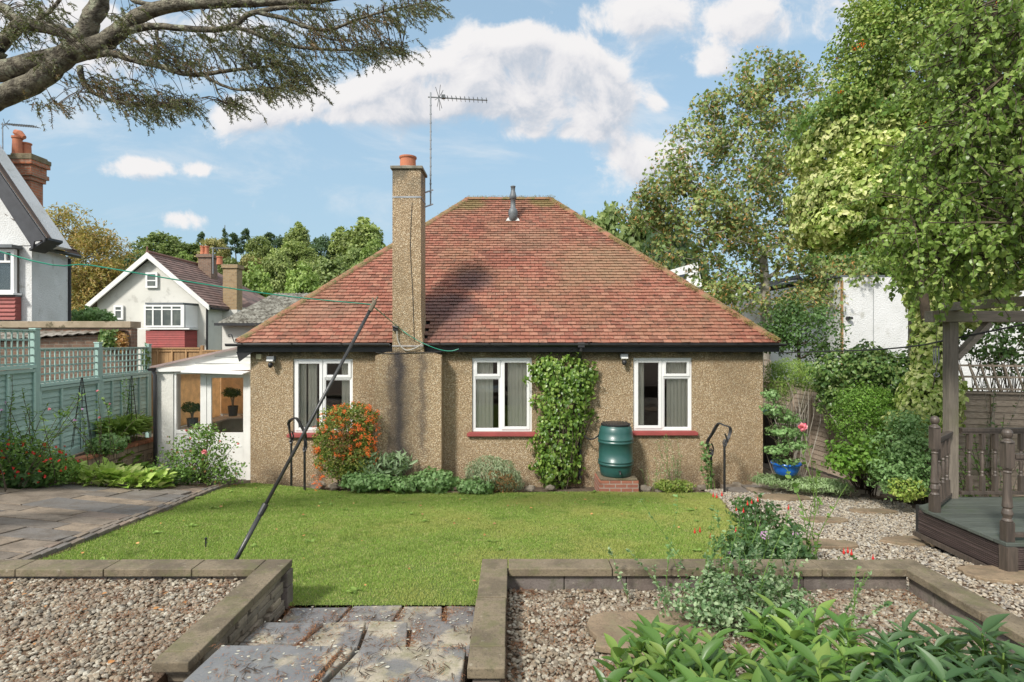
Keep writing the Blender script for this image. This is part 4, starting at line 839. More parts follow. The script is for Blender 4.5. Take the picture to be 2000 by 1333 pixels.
# porch inside: far side windows with reed blinds, shelf and low wall
XL = hx(309, YP) + .06; m = MB(); m.box((XL - .05, 13.0, -.1), (X0 - .1, 13.1, .95)); m.box((XL, 11.11, -.1), (X0, 13.0, .02)); m.build('low_wall', M['render2'], pr)
m = MB(); m.box((XL + .02, 11.15, .93), (XL + .32, 12.95, .97)); m.box((XL - .02, 12.72, .952), (X0 - .02, 12.98, .99)); m.build('shelf', M['whitewood'], pr)
m = MB(); m.box((XL - .02, 12.99, .98), (XL + .05, 13.06, 2.2)); m.box((XL + .05, 12.99, 1.0), (X0 - .02, 13.05, 1.06)); m.box((XL + .05, 12.99, 2.05), (X0 - .02, 13.05, 2.12))
for xx in (-6.1, -5.5): m.box((xx, 12.99, 1.06), (xx + .06, 13.05, 2.05))
m.box((XL - .02, 11.2, .98), (XL + .03, 12.99, 1.03)); m.box((XL - .02, 11.2, 2.1), (XL + .03, 12.99, 2.15))
m.build('far_window_frame', M['whitewood'], pr)
m = MB(); m.box((XL + .02, 12.96, 1.05), (-5.6, 12.98, 2.35)); m.box((XL + .045, 11.2, 1.0), (XL + .055, 12.94, 2.15)); m.build('reed_blind', leafmat('reed_blind', [(.66, .50, .32), (.66, .50, .32)], .6, .9, 9, .15, tcol=(.9, .75, .55)), pr)
# ------------------------------------------------------------------ teal fence on the left
tf = thing('trellis_fence', 'teal painted lap fence with square trellis along the top, left of the flower bed', 'fence', (-7.6, 9.8, .8))
FP = [np.array(p) for p in [(-7.02, 6.9), (-7.42, 8.85), (-7.745, 10.65), (-7.90, 12.35)]]
TOPS = [(2.86, 2.31), (2.57, 2.00), (2.56, 2.02)]
for k, p in enumerate(FP):
    m = MB(); top = [2.92, 2.88, 2.66, 2.62][k]; m.box((p[0] - .045, p[1] - .045, .3), (p[0] + .045, p[1] + .045, top)); m.box((p[0] - .055, p[1] - .055, top), (p[0] + .055, p[1] + .055, top + .02)); m.build('fence_post', M['tealv'], tf, bevel=.004)
for k in range(3):
    a, b_ = FP[k], FP[k + 1]; top, rail = TOPS[k]; d = nrm(b_ - a); nn_ = np.array([d[1], -d[0]]) ; L = np.linalg.norm(b_ - a); s0, s1 = .05, L - .05
    def fp(s, z, off=0): q = a + d * s + nn_ * off; return np.array([q[0], q[1], z])
    m = MB(); z = .82; i = 0
    while z < rail - .10: 
        m.add([fp(s0, z, .012), fp(s1, z, .012), fp(s1, z, .0), fp(s0, z, .0), fp(s0, z + .115, -.006), fp(s1, z + .115, -.006), fp(s1, z + .115, -.014), fp(s0, z + .115, -.014)], BOXF); z += .088
    pn = m.build('lap_panel', M['teal'], tf)
    m = MB(); nb = 3 if k < 2 else 5
    for j in range(nb + 1):
        s = s0 + .02 + (s1 - s0 - .04) * j / nb; m.bar(fp(s, .82, .028), fp(s, rail - .03, .028), .035, .025, up=(1, 0, 0))
    m.bar(fp(s0, rail - .06, .03), fp(s1, rail - .06, .03), .03, .05); m.bar(fp(s0, rail, .02), fp(s1, rail, .02), .07, .05); m.bar(fp(s0, .80, .02), fp(s1, .80, .02), .03, .12)
    m.build('panel_frame', M['teal'], tf)
    m = MB(); n_ = int(round((s1 - s0) / .135))
    for j in range(n_ + 1): s = s0 + .015 + (s1 - s0 - .03) * j / n_; m.bar(fp(s, rail + .02, .028), fp(s, top, .028), .012, .028, up=(1, 0, 0)) if False else m.hexa([fp(s - .014, rail + .02, .022), fp(s + .014, rail + .02, .022), fp(s + .014, rail + .02, .034), fp(s - .014, rail + .02, .034), fp(s - .014, top, .022), fp(s + .014, top, .022), fp(s + .014, top, .034), fp(s - .014, top, .034)])
    nr_ = 5
    for j in range(nr_): z = rail + .05 + (top - rail - .07) * j / (nr_ - 1); m.bar(fp(s0, z, .016), fp(s1, z, .016), .012, .028)
    m.bar(fp(s0, top + .005, .024), fp(s1, top + .005, .024), .04, .02)
    m.build('trellis', M['teal'], tf)
# raised bed wall by the fence
pw_ = thing('planter_wall', 'low garden wall of pierced blocks capped with red bricks below the teal fence', 'wall', (-7.25, 10.2, .2))
m = MB(); m.box((-7.30, 8.6, -.05), (-7.19, 11.75, .69)); m.build('block_wall', brickmat('pierced_block', (.40, .31, .22), (.33, .26, .19), (.12, .09, .07), 1, .3, .28), pw_)
m = MB(); y = 8.6
while y < 11.7: m.box((-7.33, y + .004, .692), (-7.15, y + .10, .75)); y += .104
m.build('brick_capping', smat('capping_brick', (.42, .17, .09), (.30, .14, .08), 6, .85, 40, .4, island=.25), pw_, bevel=.005)
m = MB()
for k in range(9):
    c = np.array((-7.185, 9.6 + k * .24, .42)); 
    for a in np.arange(4) * np.pi / 2 + .785: m.tube([c + (0, .05 * math.cos(a + s) * (1 + .6 * math.cos(2 * s)), .05 * math.sin(a + s) * (1 + .6 * math.cos(2 * s))) for s in np.linspace(-.7, .7, 7)], .01, 5)
m.build('block_pattern', smat('pierced_pattern', (.42, .35, .27), (.30, .24, .18)), pw_)
m = MB(); m.add([(-7.30, 8.6, .68), (-7.30, 11.75, .68), (-8.3, 11.75, .8), (-7.6, 8.2, .8)], [(0, 1, 2, 3)]); m.build('raised_bed_soil', M['soil'], kind='structure')

def obelisk(px, top, bot, Y, wb_, label):
    c = P(px, bot, Y); h = CZ - (top - 666.5) * Y / F - c[2]; r = thing('plant_obelisk', label, 'plant support', c, 'wire obelisks in the bed')
    m = MB(); r0 = wb_ * Y / F / 2
    for k in range(6): a = k * np.pi / 3; m.tube([c + (r0 * math.cos(a), r0 * math.sin(a), -.1), c + (0.01 * math.cos(a), .01 * math.sin(a), h)], .0045, 5)
    m.build('uprights', M['black'], r)
    for j in range(1, 9):
        m = MB(); f = j / 9; rr = r0 * (1 - f); m.tube([c + (rr * math.cos(a), rr * math.sin(a), h * f * .96) for a in np.linspace(0, 2 * np.pi, 19)], .003, 4); m.build('hoop', M['black'], r)
obelisk(160, 738, 862, 8.9, 36, 'tall thin wire obelisk in front of the middle teal fence panel')
obelisk(257, 735, 815, 10.9, 20, 'smaller wire obelisk with a climber in front of the far teal fence panel')

# ------------------------------------------------------------------ brown fence behind the porch
bf = thing('board_fence', 'new brown featherboard fence behind the porch below the far white house', 'fence', (-9, 14.2, 0))
YF = 14.2
for (a, b_, tp) in ((282, 392, 679), (398, 470, 684)):
    m = MB(); x = hx(a, YF)
    while x < hx(b_, YF): m.box((x, YF, -.3), (x + .095, YF + .02, hz(tp + 3, YF))); x += .1
    m.build('boards', M['brownfence'], bf); m = MB()
    for s in np.linspace(hx(a, YF), hx(b_, YF), 5 if b_ - a > 90 else 3): m.box((s - .02, YF - .035, -.3), (s + .02, YF - .002, hz(tp + 4, YF)))
    for z in (hz(tp + 8, YF), hz(tp + 60, YF)): m.box((hx(a, YF), YF - .03, z), (hx(b_, YF), YF - .003, z + .05))
    m.box((hx(a, YF) - .02, YF - .05, hz(tp + 3, YF)), (hx(b_, YF), YF + .04, hz(tp, YF))); m.build('rails', M['brownfence'], bf)
m = MB(); m.box((hx(393, YF), YF - .04, -.3), (hx(397.5, YF), YF + .05, hz(675, YF))); m.build('fence_post', M['brownfence'], bf)

# ------------------------------------------------------------------ garage behind the teal fence
ga = thing('garage', 'old brick garage with a mossy corrugated roof and parapet behind the teal trellis', 'garage', (-11, 13, 0))
m = MB(); A = np.array((-14.5, 11.2)); B = np.array((hx(243, 13.5), 13.5)); zr = [2.62, 2.86]
m.hexa([(A[0], A[1], -.2), (B[0], B[1], -.2), (B[0], 13.6, -.2), (A[0], 13.6, -.2), (A[0], A[1], hz(700, 11.2)), (B[0], B[1], hz(650, 13.5)), (B[0], 13.6, hz(650, 13.5)), (A[0], 13.6, hz(650, 13.5))])
m.box((-15, 13.62, -.2), (hx(255, 13.6), 13.85, hz(641, 13.6))); m.build('brick_wall', M['brickdull'], ga)
m = MB(); m.box((-15, 13.56, hz(640.5, 13.6)), (hx(257, 13.6), 13.95, hz(628, 13.6))); m.build('parapet_coping', smat('parapet_cement', (.36, .29, .21), (.27, .22, .15), 4, .9, 20, .5, spots=((.12, .10, .06), 5, .55)), ga, bevel=.01)
m = MB(); nn2 = 60; fr = [A + (B - A) * u for u in np.linspace(0, 1, nn2)]; bx = np.linspace(-15, B[0], nn2)
V = [(f[0] - .05, f[1] - .12, hz(700, 11.2) + (hz(650, 13.5) - hz(700, 11.2)) * i / nn2 + .03 + .03 * (i % 2)) for i, f in enumerate(fr)] + [(bx[i], 13.61, hz(648, 13.6) + .03 * (i % 2)) for i in range(nn2)]
m.add(V, [(i, i + 1, nn2 + i + 1, nn2 + i) for i in range(nn2 - 1)]); m.add([(v[0], v[1], v[2] - .02) for v in V], [(i + nn2, i + 1 + nn2, i + 1, i) for i in range(nn2 - 1)]); m.build('corrugated_roof', smat('corrugated_lichen', (.34, .31, .27), (.17, .15, .12), 3, .9, 14, .8, .02, spots=((.10, .085, .06), 4, .5)), ga)

# ------------------------------------------------------------------ left neighbour house
lh = thing('rendered_house', 'large white rendered house with a dark bargeboard and tall brick chimney at the left edge', 'house', (-14.5, 17, 0))
A = P(62, 478, 15); B = P(137, 500, 17.2); m = MB()
foot = [A[:2], B[:2], B[:2] + (-6, 2), A[:2] + (-8, 0)]; m.prism([(p[0], p[1], -1) for p in foot], (0, 0, 6.22))
ap = P(-95, 195, 15); bA, bB = P(0, 340, 14.5), P(88, 468, 14.5); gs_ = (bB[2] - bA[2]) / (bB[0] - bA[0]); gl = lambda x: bA[2] + gs_ * (x - bA[0]) - .22
m.prism([(A[0] - 6, 15.0, 5.2), (bA[0] + (5.2 - bA[2] + .22) / gs_, 15.0, 5.2), (bA[0] - 2.5, 15.0, gl(bA[0] - 2.5)), (A[0] - 6, 15.0, gl(bA[0] - 2.5))], (0, .5, 0)); m.build('wall', M['render'], lh)
m = MB(); e0, e1 = P(62, 477, 14.9) + (.32, 0, 0), P(155, 499, 17.3); k = nrm(np.array((-1, .15, 0)))
rise = np.array((-3.6, .5, 2.3)); m.prism([e0, e1, e1 + rise, e0 + rise], (0, 0, .07)); 
rf = m.build('roof', smat('brown_roof', (.15, .09, .065), (.10, .065, .05), 3, .9, 30, .6), lh)
m = MB(); tiles(m, e0 + (0, 0, .09), e1 + (0, 0, .09), e0 + rise + (0, 0, .09), e1 + rise + (0, 0, .09), .2, .3); m.build('roof_tiles', smat('brown_tiles', (.18, .11, .08), (.12, .08, .06), 5, .9, 30, .5, island=.3), rf)
m = MB(); bA, bB = P(0, 340, 14.5), P(88, 468, 14.5); dd = bB - bA; far_ = bA - dd * 1.2; w_ = np.array((-.06, 0, -.30))
m.prism([far_, bB, bB + (-.28, 0, -.05), bB + (-.32, 0, -.22), far_ + w_ * 1.3], (0, .045, 0)); m.prism([far_ + (0, 0, .02), bB + (.03, 0, .02), bB + (0, 0, -.08), far_ + (0, 0, -.10)], (0, -.04, 0)); m.prism([bB + (.02, .05, 0), bB + (-.45, .05, -.28), bB + (-.45, .55, -.28), bB + (.02, .55, 0)], (0, 0, .06))
m.build('bargeboard', smat('charcoal_wood', (.035, .036, .042), (.05, .052, .06), 4, .5), lh)
m = MB(); m.prism([far_ + (0, .0, .05), bB + (.05, 0, .03), bB + (-.02, .22, .03), far_ + (0, .22, .05)], (0, 0, .05)); m.build('verge_tiles', smat('brown_verge', (.12, .08, .06), (.08, .06, .05), 8, .9), rf)
m = MB(); x0, x1, z0, z1 = hx(-50, 14.85), hx(30, 14.85), hz(573, 14.85), hz(487, 14.85); frame(m, x0, x1, z0, z1, 14.80, .08, .1); m.box((hx(-12, 14.85), 14.80, z0 + .08), (hx(-7, 14.85), 14.9, z1 - .08)); m.box((x0 + .08, 14.79, hz(514, 14.85)), (x1 - .08, 14.89, hz(510, 14.85))); m.box((hx(12, 14.85), 14.80, hz(511, 14.8)), (hx(14, 14.85), 14.88, z1 - .08)); m.box((x0 - .1, 14.7, z0 - .05), (x1 + .08, 14.95, z0)); wn_ = m.build('window', M['upvc'], lh)
m = MB(); m.box((x0 + .08, 14.85, z0 + .08), (x1 - .08, 14.86, z1 - .08)); m.build('pane', M['glass'], wn_)
m = MB(); m.box((x0 + .08, 14.90, z0 + .08), (x1 - .08, 14.91, hz(520, 14.85))); m.build('net_curtain', smat('net', (.5, .55, .55)), wn_); m = MB(); m.box((x0 + .02, 14.93, z0), (x1 - .02, 14.99, z1)); m.build('recess', M['dark'], wn_)
m = MB(); m.box((x0 - .1, 14.65, hz(486, 14.85)), (hx(36, 14.85), 14.98, hz(480, 14.85))); m.build('window_hood', M['grey'], lh)
m = MB()
for j in range(6): z = hz(625, 14.85) + j * .105; m.add([(x0, 14.78, z), (hx(33, 14.85), 14.78, z), (hx(33, 14.85), 14.98, z), (x0, 14.98, z), (x0, 14.82, z + .1), (hx(33, 14.85), 14.82, z + .1), (hx(33, 14.85), 14.98, z + .1), (x0, 14.98, z + .1)], BOXF)
m.build('hung_tiles', smat('red_hung_tiles', (.30, .08, .07), (.24, .07, .06), 6, .7, 30, .3, island=.15), lh)
m = MB(); m.box((x0, 14.80, hz(580, 14.85)), (hx(34, 14.85), 14.99, hz(574, 14.85))); m.build('lead_apron', M['grey'], lh)
m = MB(); m.tube([B + (.05, -.1, -.1), B + (.08, -.12, -6)], .05, 8); m.tube([P(64, 480, 14.85), P(156, 502, 17.25)], .06, 6); m.build('downpipe', M['black'], lh)
cY = 16.0; m = MB(); cx0, cx1 = hx(30, cY), hx(60, cY); m.box((cx0, cY, 5.2), (cx1, cY + .42, hz(352, cY)))
for (py0, py1, o_) in ((352, 344, .05), (344, 336, .10), (336, 322, .06), (322, 314, .12)): m.box((cx0 - o_, cY - o_, hz(py0, cY)), (cx1 + o_, cY + .42 + o_, hz(py1, cY)))
c1 = m.build('chimney', M['brick'], lh)
m = MB(); m.box((cx0 - .17, cY - .14, hz(314, cY)), (cx1 + .14, cY + .56, hz(305, cY))); m.box((cx0 - .08, cY - .08, hz(305, cY)), (cx1 + .08, cY + .5, hz(301, cY))); m.build('chimney_cap', smat('mossy_cement', (.20, .16, .11), (.14, .12, .06), 7, .9, 20, .7, .02), c1, bevel=.02)
for (px, py, tp, rr) in ((34, 302, 268, .125), (52, 304, 280, .115)):
    c = P(px, py, cY + (.12 if px == 34 else .3)); h = (py - tp) * (cY + .2) / F; m = MB(); m.lathe(c, [(rr * 1.1, -.02), (rr, .04), (rr * .92, h * .85), (rr * 1.1, h * .9), (rr * 1.12, h), (rr * .8, h), (rr * .8, h * .4)], 18)
    if px == 34: m.tube([c + (-.02, -.0, h + .05), c + (.0, 0, h + .08), c + (.06, 0, h + .07), c + (.2, 0, h - .02)], [.10, .13, .12, .06], 10)
    m.build('chimney_pot', M['terracotta'], c1)
la = thing('tv_aerial', 'thin television aerial beside the brick chimney at the far left', 'aerial', P(6, 330, 15.5)); m = MB(); m.tube([P(6, 345, 15.5), P(5, 240, 15.5)], .014, 6); m.build('pole', M['metal'], la)
m = MB(); m.bar(P(2, 243, 15.5), P(73, 249, 15.5), .02, .02)
for k in range(12): c = P(18 + k * 4.8, 244.6 + k * .4, 15.5); m.tube([c + (0, -.15, 0), c + (0, .15, .03)], .008, 4); m.tube([c, c + (0, 0, .05)], .008, 4)
for (dx, dz) in ((.12, .13), (-.05, .16), (.1, -.12), (-.1, -.1)): c = P(10, 244, 15.5); m.tube([c, c + (dx, 0, dz)], .01, 4)
m.build('boom', M['grey'], la)

# ------------------------------------------------------------------ far white gabled house
fh = thing('gabled_house', 'white gabled house with brown tiled roof and red hung bay beyond the porch', 'house', (-17.7, 30, -.5))
Y1, Y2 = 28.0, 33.4; xl, xr = hx(190, Y1), hx(403, Y1); ze = hz(590, Y1); xm = (xl + xr) / 2; zr_ = hz(499, Y1)
m = MB(); m.box((xl, Y1, -2), (xr, Y2, ze)); m.prism([(xl, Y1, ze + .001), (xr, Y1, ze + .001), (xm, Y1, zr_ - .12)], (0, Y2 - Y1, 0)); m.box((xr + .001, 30.2, -2), (xr + 1.1, 36, ze - .15)); m.build('wall', M['render2'], fh)
sl_ = (zr_ - ze) / (xm - xl); ov = .32; el = np.array((xl - ov, Y1 - .35, ze - sl_ * ov)); er = np.array((xr + ov, Y1 - .35, ze - sl_ * ov)); rr1 = np.array((xm, Y1 - .35, zr_)); dy = np.array((0, Y2 - Y1 + .3, 0))
m = MB(); m.prism([el, rr1, rr1 + dy, el + dy], (0, 0, .08)); m.prism([er, er + dy, rr1 + dy, rr1], (0, 0, .08)); hp = er + dy + (3.2, 0, 0)
m.prism([er + (.0, 2.6, 0), er + (1.3, 2.8, -.15), er + (2.2, 7, -.4), rr1 + dy + (0, 0, 0)], (0, 0, .06))
r2_ = m.build('roof', smat('brown_purple_roof', (.155, .105, .095), (.20, .13, .11), 1.2, .9, 25, .6, .02, spots=((.08, .06, .055), 1.5, .52)), fh)
m = MB(); tiles(m, er + (0, 0, .09), er + dy + (0, 0, .09), rr1 + (0, 0, .09), rr1 + dy + (0, 0, .09), .22, .3); m.build('roof_tiles', smat('brown_purple_tiles', (.17, .115, .10), (.22, .14, .12), 1.2, .9, 25, .5, .02, island=.2), r2_)
m = MB(); m.tube([rr1 + (0, 0, .1), rr1 + dy + (0, 0, .1)], .09, 8); m.tube([rr1 + (0, 0, .1), rr1 + (0, 0, .38)], .035, 6); m.build('ridge_tiles', smat('dark_ridge', (.20, .10, .075)), r2_)
m = MB()
for e_ in (el, er):
    q = [e_ + (0, -.03, .10), rr1 + (0, -.03, .10), rr1 + (0, -.03, -.20), e_ + (.0 if e_ is el else 0, -.03, -.16)]; m.prism(q, (0, .08, 0))
m.build('bargeboard', M['whitewood'], fh)
m = MB(); m.tube([er + (-.05, .3, -.05), er + (-.02, 6, -.05)], .06, 6); m.tube([(xr + .06, Y1 - .05, ze - .1), (xr + .06, Y1 - .05, -2)], .05, 6); m.build('gutter', M['black'], fh)
def fwin(px0, px1, py0, py1, Y, bars=(), hbars=(), net=True, deep=.06):
    x0, x1, z0, z1 = hx(px0, Y), hx(px1, Y), hz(py1, Y), hz(py0, Y); m = MB(); frame(m, x0, x1, z0, z1, Y - deep - .06, .09, .08)
    for px in bars: m.box((hx(px, Y) - .035, Y - deep - .06, z0 + .09), (hx(px, Y) + .035, Y - deep, z1 - .09))
    for py in hbars: m.box((x0 + .09, Y - deep - .065, hz(py, Y) - .03), (x1 - .09, Y - deep - .005, hz(py, Y) + .03))
    f_ = m.build('window', M['upvc'], fh); m = MB(); m.box((x0 + .09, Y - deep - .03, z0 + .09), (x1 - .09, Y - deep - .02, z1 - .09)); m.build('pane', smat('dark_glass', (.06, .07, .065), (.13, .14, .12), 2, .08, 5, 0, spec=.9), f_); return f_
fwin(287, 310, 533, 563, Y1, (), (549,)); fwin(225, 243, 597, 625, Y1, (), (607,))
Yb = Y1 - .7; m = MB(); bxa, bxb = hx(276, Yb), hx(370, Yb)
m.prism([(bxa - .05, Y1 - .01, hz(595, Yb)), (bxa + .25, Yb - .1, hz(595, Yb)), (bxb - .25, Yb - .1, hz(595, Yb)), (bxb + .05, Y1 - .01, hz(595, Yb))], (0, 0, .08)); m.build('bay_roof', M['grey'], fh)
fwin(284, 362, 596, 640, Yb, (301.5, 319, 338, 357), (605,))
m = MB()
for (x0, x1, s_) in ((bxa, bxa + .2, -1), (bxb - .2, bxb, 1)): m.prism([(bxa if s_ < 0 else bxb, Y1 - .01, hz(640, Yb)), (bxa + .2 if s_ < 0 else bxb - .2, Yb, hz(640, Yb)), (bxa + .2 if s_ < 0 else bxb - .2, Yb, hz(596, Yb)), (bxa if s_ < 0 else bxb, Y1 - .01, hz(596, Yb))], (0.02, .02, 0))
m.box((bxa - .05, Yb - .1, hz(644, Yb)), (bxb + .05, Y1 - .01, hz(641, Yb))); m.build('bay_side', M['upvc'], fh)
m = MB()
for j in range(10):
    z = hz(680, Yb) + j * .085; c_ = .03 * 1; V = [(bxa, Y1 - .02, z), (bxa + .22, Yb - c_, z), (bxb - .22, Yb - c_, z), (bxb, Y1 - .02, z), (bxa, Y1 - .02, z + .083), (bxa + .22, Yb, z + .083), (bxb - .22, Yb, z + .083), (bxb, Y1 - .02, z + .083)]; m.add(V, [(0, 3, 2, 1), (4, 5, 6, 7), (0, 1, 5, 4), (1, 2, 6, 5), (2, 3, 7, 6)])
m.build('hung_tiles', smat('red_hung_tiles_far', (.34, .065, .06), (.28, .06, .055), 6, .7, 30, .2, island=.12), fh)
m = MB(); m.box((bxa + .1, Yb + .1, hz(700, Yb)), (bxb - .1, Y1 - .02, hz(681, Yb))); m.build('bay_base', M['upvc'], fh)
cYa = 31.6; m = MB(); a0, a1 = hx(387, cYa), hx(412, cYa); m.box((a0, cYa, 5.5), (a1, cYa + .7, hz(503, cYa))); m.box((a0 - .08, cYa - .08, hz(503, cYa)), (a1 + .08, cYa + .78, hz(497, cYa))); c2 = m.build('chimney', M['brickdull'], fh)
for px in (396, 404): c = P(px, 497, cYa + .3); m = MB(); m.lathe(c, [(.14, 0), (.12, .1), (.11, .38), (.14, .4), (.14, .46), (.09, .46)], 12); m.build('chimney_pot', M['terracotta'], c2)
cYb = 29.6; m = MB(); a0, a1 = hx(420, cYb), hx(443, cYb); m.box((xr + .002, cYb, 3), (xr + .72, cYb + .62, hz(524, cYb))); m.box((xr - .05, cYb - .07, hz(524, cYb)), (xr + .79, cYb + .69, hz(517, cYb))); c3 = m.build('chimney', M['brickbuff'], fh)
c = P(429, 517, cYb + .3); m = MB(); m.lathe(c, [(.16, 0), (.15, .1), (.13, .34), (.16, .36), (.16, .42), (.1, .42)], 12); m.build('chimney_pot', M['terracotta'], c3)
m = MB(); m.box((xr + .001, cYb - .03, -2), (xr + .76, cYb + .64, ze - .3)); m.build('chimney_breast', M['render2'], fh)
ra_ = thing('tv_aerial', 'small television aerial standing between the two chimneys of the far white house', 'aerial', P(416, 555, 31)); m = MB(); m.tube([P(416, 535, 30.6), P(416, 483, 30.6)], .03, 5); m.build('pole', M['metal'], ra_); m = MB(); m.bar(P(410, 485, 30.6), P(452, 486, 30.6), .03, .03); [m.tube([P(418 + 4 * k, 485, 30.6) + (0, -.2, -.08), P(418 + 4 * k, 485, 30.6) + (0, .2, .08)], .012, 4) for k in range(8)]; m.build('boom', M['grey'], ra_)

# shed with corrugated roof next to the bungalow
sh = thing('outbuilding', 'low white outbuilding with a lichened corrugated roof behind the left hip of the bungalow', 'outbuilding', (-7, 17.5, 0)); Ys_ = 16.0
m = MB(); m.box((hx(434, Ys_), Ys_, -.5), (-5.4, 19.5, hz(636, Ys_))); m.build('wall', M['render2'], sh)
m = MB(); n_ = 50; xs_ = np.linspace(hx(430, Ys_), -5.3, n_); V = [(x, Ys_ - .25, hz(633, Ys_) + .035 * (i % 2)) for i, x in enumerate(xs_)] + [(x, 19.6, hz(633, Ys_) + 1.15 + .035 * (i % 2)) for i, x in enumerate(xs_)]
m.add(V, [(i, i + 1, n_ + i + 1, n_ + i) for i in range(n_ - 1)]); m.add([(v[0], v[1], v[2] - .03) for v in V], [(n_ + i, n_ + i + 1, i + 1, i) for i in range(n_ - 1)]); m.build('roof', smat('corrugated_lichen2', (.33, .32, .27), (.15, .14, .11), 4, .9, 20, .8, .02, spots=((.09, .08, .06), 5, .5)), sh)
m = MB(); m.box((hx(430, Ys_), Ys_ - .33, hz(637, Ys_)), (-5.3, Ys_ - .24, hz(632, Ys_))); m.build('gutter', M['black'], sh)

# ------------------------------------------------------------------ houses on the right
rh = thing('rendered_house', 'plain white rendered gable wall standing behind the ivy hedge on the right', 'house', (12.5, 19, 0)); Yr = 16.0
m = MB(); m.box((hx(1645, Yr), Yr, -.5), (19, 24, hz(542, Yr))); m.build('wall', M['render'], rh); m = MB(); m.box((hx(1643.4, Yr), Yr - .03, -.5), (hx(1646, Yr), Yr + .05, hz(548, Yr))); m.build('corner_trim', M['brownfence'], rh)
m = MB(); q = [(9.2, 16.0, hz(542, Yr)), (19.3, 16.0, hz(542, Yr)), (19.3, 24, hz(542, Yr) + .3), (9.2, 24, hz(542, Yr) + .3)]; m.prism(q, (0, 0, .06)); m.build('roof', M['grey'], rh)
for px, py in ((1659, 622), (1788, 619)): c = P(px, py, Yr - .1); m = MB(); m.tube([c, c + (0, .12, 0)], .055, 10); m.tube([c + (.03, -.06, 0), c + (.05, .0, 0)], .04, 8); m.build('wall_light', M['black'], rh)
m = MB(); m.tube([P(1706, 548, Yr - .015), P(1706, 716, Yr - .015)], .006, 4); m.build('cable', M['grey'], rh)
nb_ = thing('gabled_house', 'small white gabled house with a brown roof between sycamore and rendered wall', 'house', (12, 22, 0)); Yn = 21.
m = MB(); m.prism([P(1400, 760, Yn), P(1400, 590, Yn), P(1560, 545, Yn) , P(1643, 625, Yn), P(1665, 760, Yn)], (0, 5, 0)); m.build('wall', M['render'], nb_)
m = MB(); a, b_ = P(1560, 543, Yn - .2), P(1650, 631, Yn - .2); m.prism([a, b_, b_ + (0, 5.4, 0), a + (0, 5.4, 0)], (0, 0, .12)); m.build('roof', M['black'], nb_)
m = MB(); a, b_ = P(1612, 590, Yn + 1.2), P(1660, 620, Yn + 1.2); m.prism([P(1600, 572, 24), P(1700, 572, 24), P(1700, 640, 23), P(1625, 640, 23)], (0, .2, 0)); m.build('rear_roof', smat('orange_brown_roof', (.36, .22, .12), (.28, .17, .10), 3, .9), nb_)
dh = thing('house_extension', 'white roof edge with a dark window just above the right hip of the bungalow', 'house', (8.4, 26, 0)); Yd_ = 25.
m = MB(); m.prism([P(1300, 560, Yd_), P(1312, 527, Yd_), P(1362, 513, Yd_), P(1372, 560, Yd_)], (0, 3, 0)); m.box((hx(1345, Yd_), Yd_ + .2, -1), (hx(1420, Yd_), Yd_ + 5, hz(562, Yd_))); m.build('wall', M['whitewood'], dh)
m = MB(); m.prism([P(1318, 540, Yd_ - .05), P(1344, 534, Yd_ - .05), P(1338, 548, Yd_ - .05), P(1318, 550, Yd_ - .05)], (0, .04, 0)); m.build('window', smat('dark_pane', (.05, .06, .08), (.05, .06, .08), 1, .1), dh)

# ------------------------------------------------------------------ right side: fences
def fence_run(root, a, b_, z0, z1, mat, lap=.10, bay=1.83):
    a = np.array(a, float); b_ = np.array(b_, float); L = np.linalg.norm(b_ - a); n_ = max(1, int(round(L / bay))); d = (b_ - a) / L; nn_ = np.array((d[1], -d[0]))
    if np.dot(nn_, -(a + b_) / 2) < 0: nn_ = -nn_
    for k in range(n_):
        s0, s1 = L * k / n_ + .05, L * (k + 1) / n_ - .05; m = MB(); f = lambda s, z, o: (a[0] + d[0] * s + nn_[0] * o, a[1] + d[1] * s + nn_[1] * o, z); z = z0
        while z < z1 - .03: m.add([f(s0, z, .014), f(s1, z, .014), f(s1, z, 0), f(s0, z, 0), f(s0, z + lap * 1.3, -.004), f(s1, z + lap * 1.3, -.004), f(s1, z + lap * 1.3, -.014), f(s0, z + lap * 1.3, -.014)], BOXF); z += lap
        m.build('lap_panel', mat, root); m = MB()
        for u in (0, .33, .66, 1): s = s0 + (s1 - s0) * u; m.hexa([f(s - .02, z0, .016), f(s + .02, z0, .016), f(s + .02, z0, .04), f(s - .02, z0, .04), f(s - .02, z1, .016), f(s + .02, z1, .016), f(s + .02, z1, .04), f(s - .02, z1, .04)])
        m.hexa([f(s0, z1 + .004, -.03), f(s1, z1 + .004, -.03), f(s1, z1 + .004, .045), f(s0, z1 + .004, .045), f(s0, z1 + .03, -.03), f(s1, z1 + .03, -.03), f(s1, z1 + .03, .045), f(s0, z1 + .03, .045)])
        m.build('panel_frame', mat, root)
    for k in range(n_ + 1): s = L * k / n_; m = MB(); m.box((a[0] + d[0] * s - .045, a[1] + d[1] * s - .045, z0 - .3), (a[0] + d[0] * s + .045, a[1] + d[1] * s + .045, z1 + .12)); m.build('fence_post', mat, root, bevel=.004)
rf1 = thing('lap_fence', 'weathered grey lap fence running back beside the bungalow under the ivy', 'fence', (6.2, 11, 0)); fence_run(rf1, (6.62, 8.9), (6.05, 14.5), .05, 1.72, M['greyfence'])
m = MB()
for k in range(14): y = 13.0 + k * .1; m.box((5.9, y, 1.75), (5.92, y + .02, 2.25))
for z in (1.8, 1.95, 2.1, 2.25): m.box((5.895, 13, z), (5.905, 14.5, z + .025))
m.build('trellis', M['greyfence'], rf1)
rf2 = thing('lap_fence', 'weathered lap fence topped by a leaning wooden trellis behind the decking', 'fence', (8, 8.2, 0)); fence_run(rf2, (6.62, 8.75), (10.2, 7.7), .30, 1.90, M['greyfence'], .095)
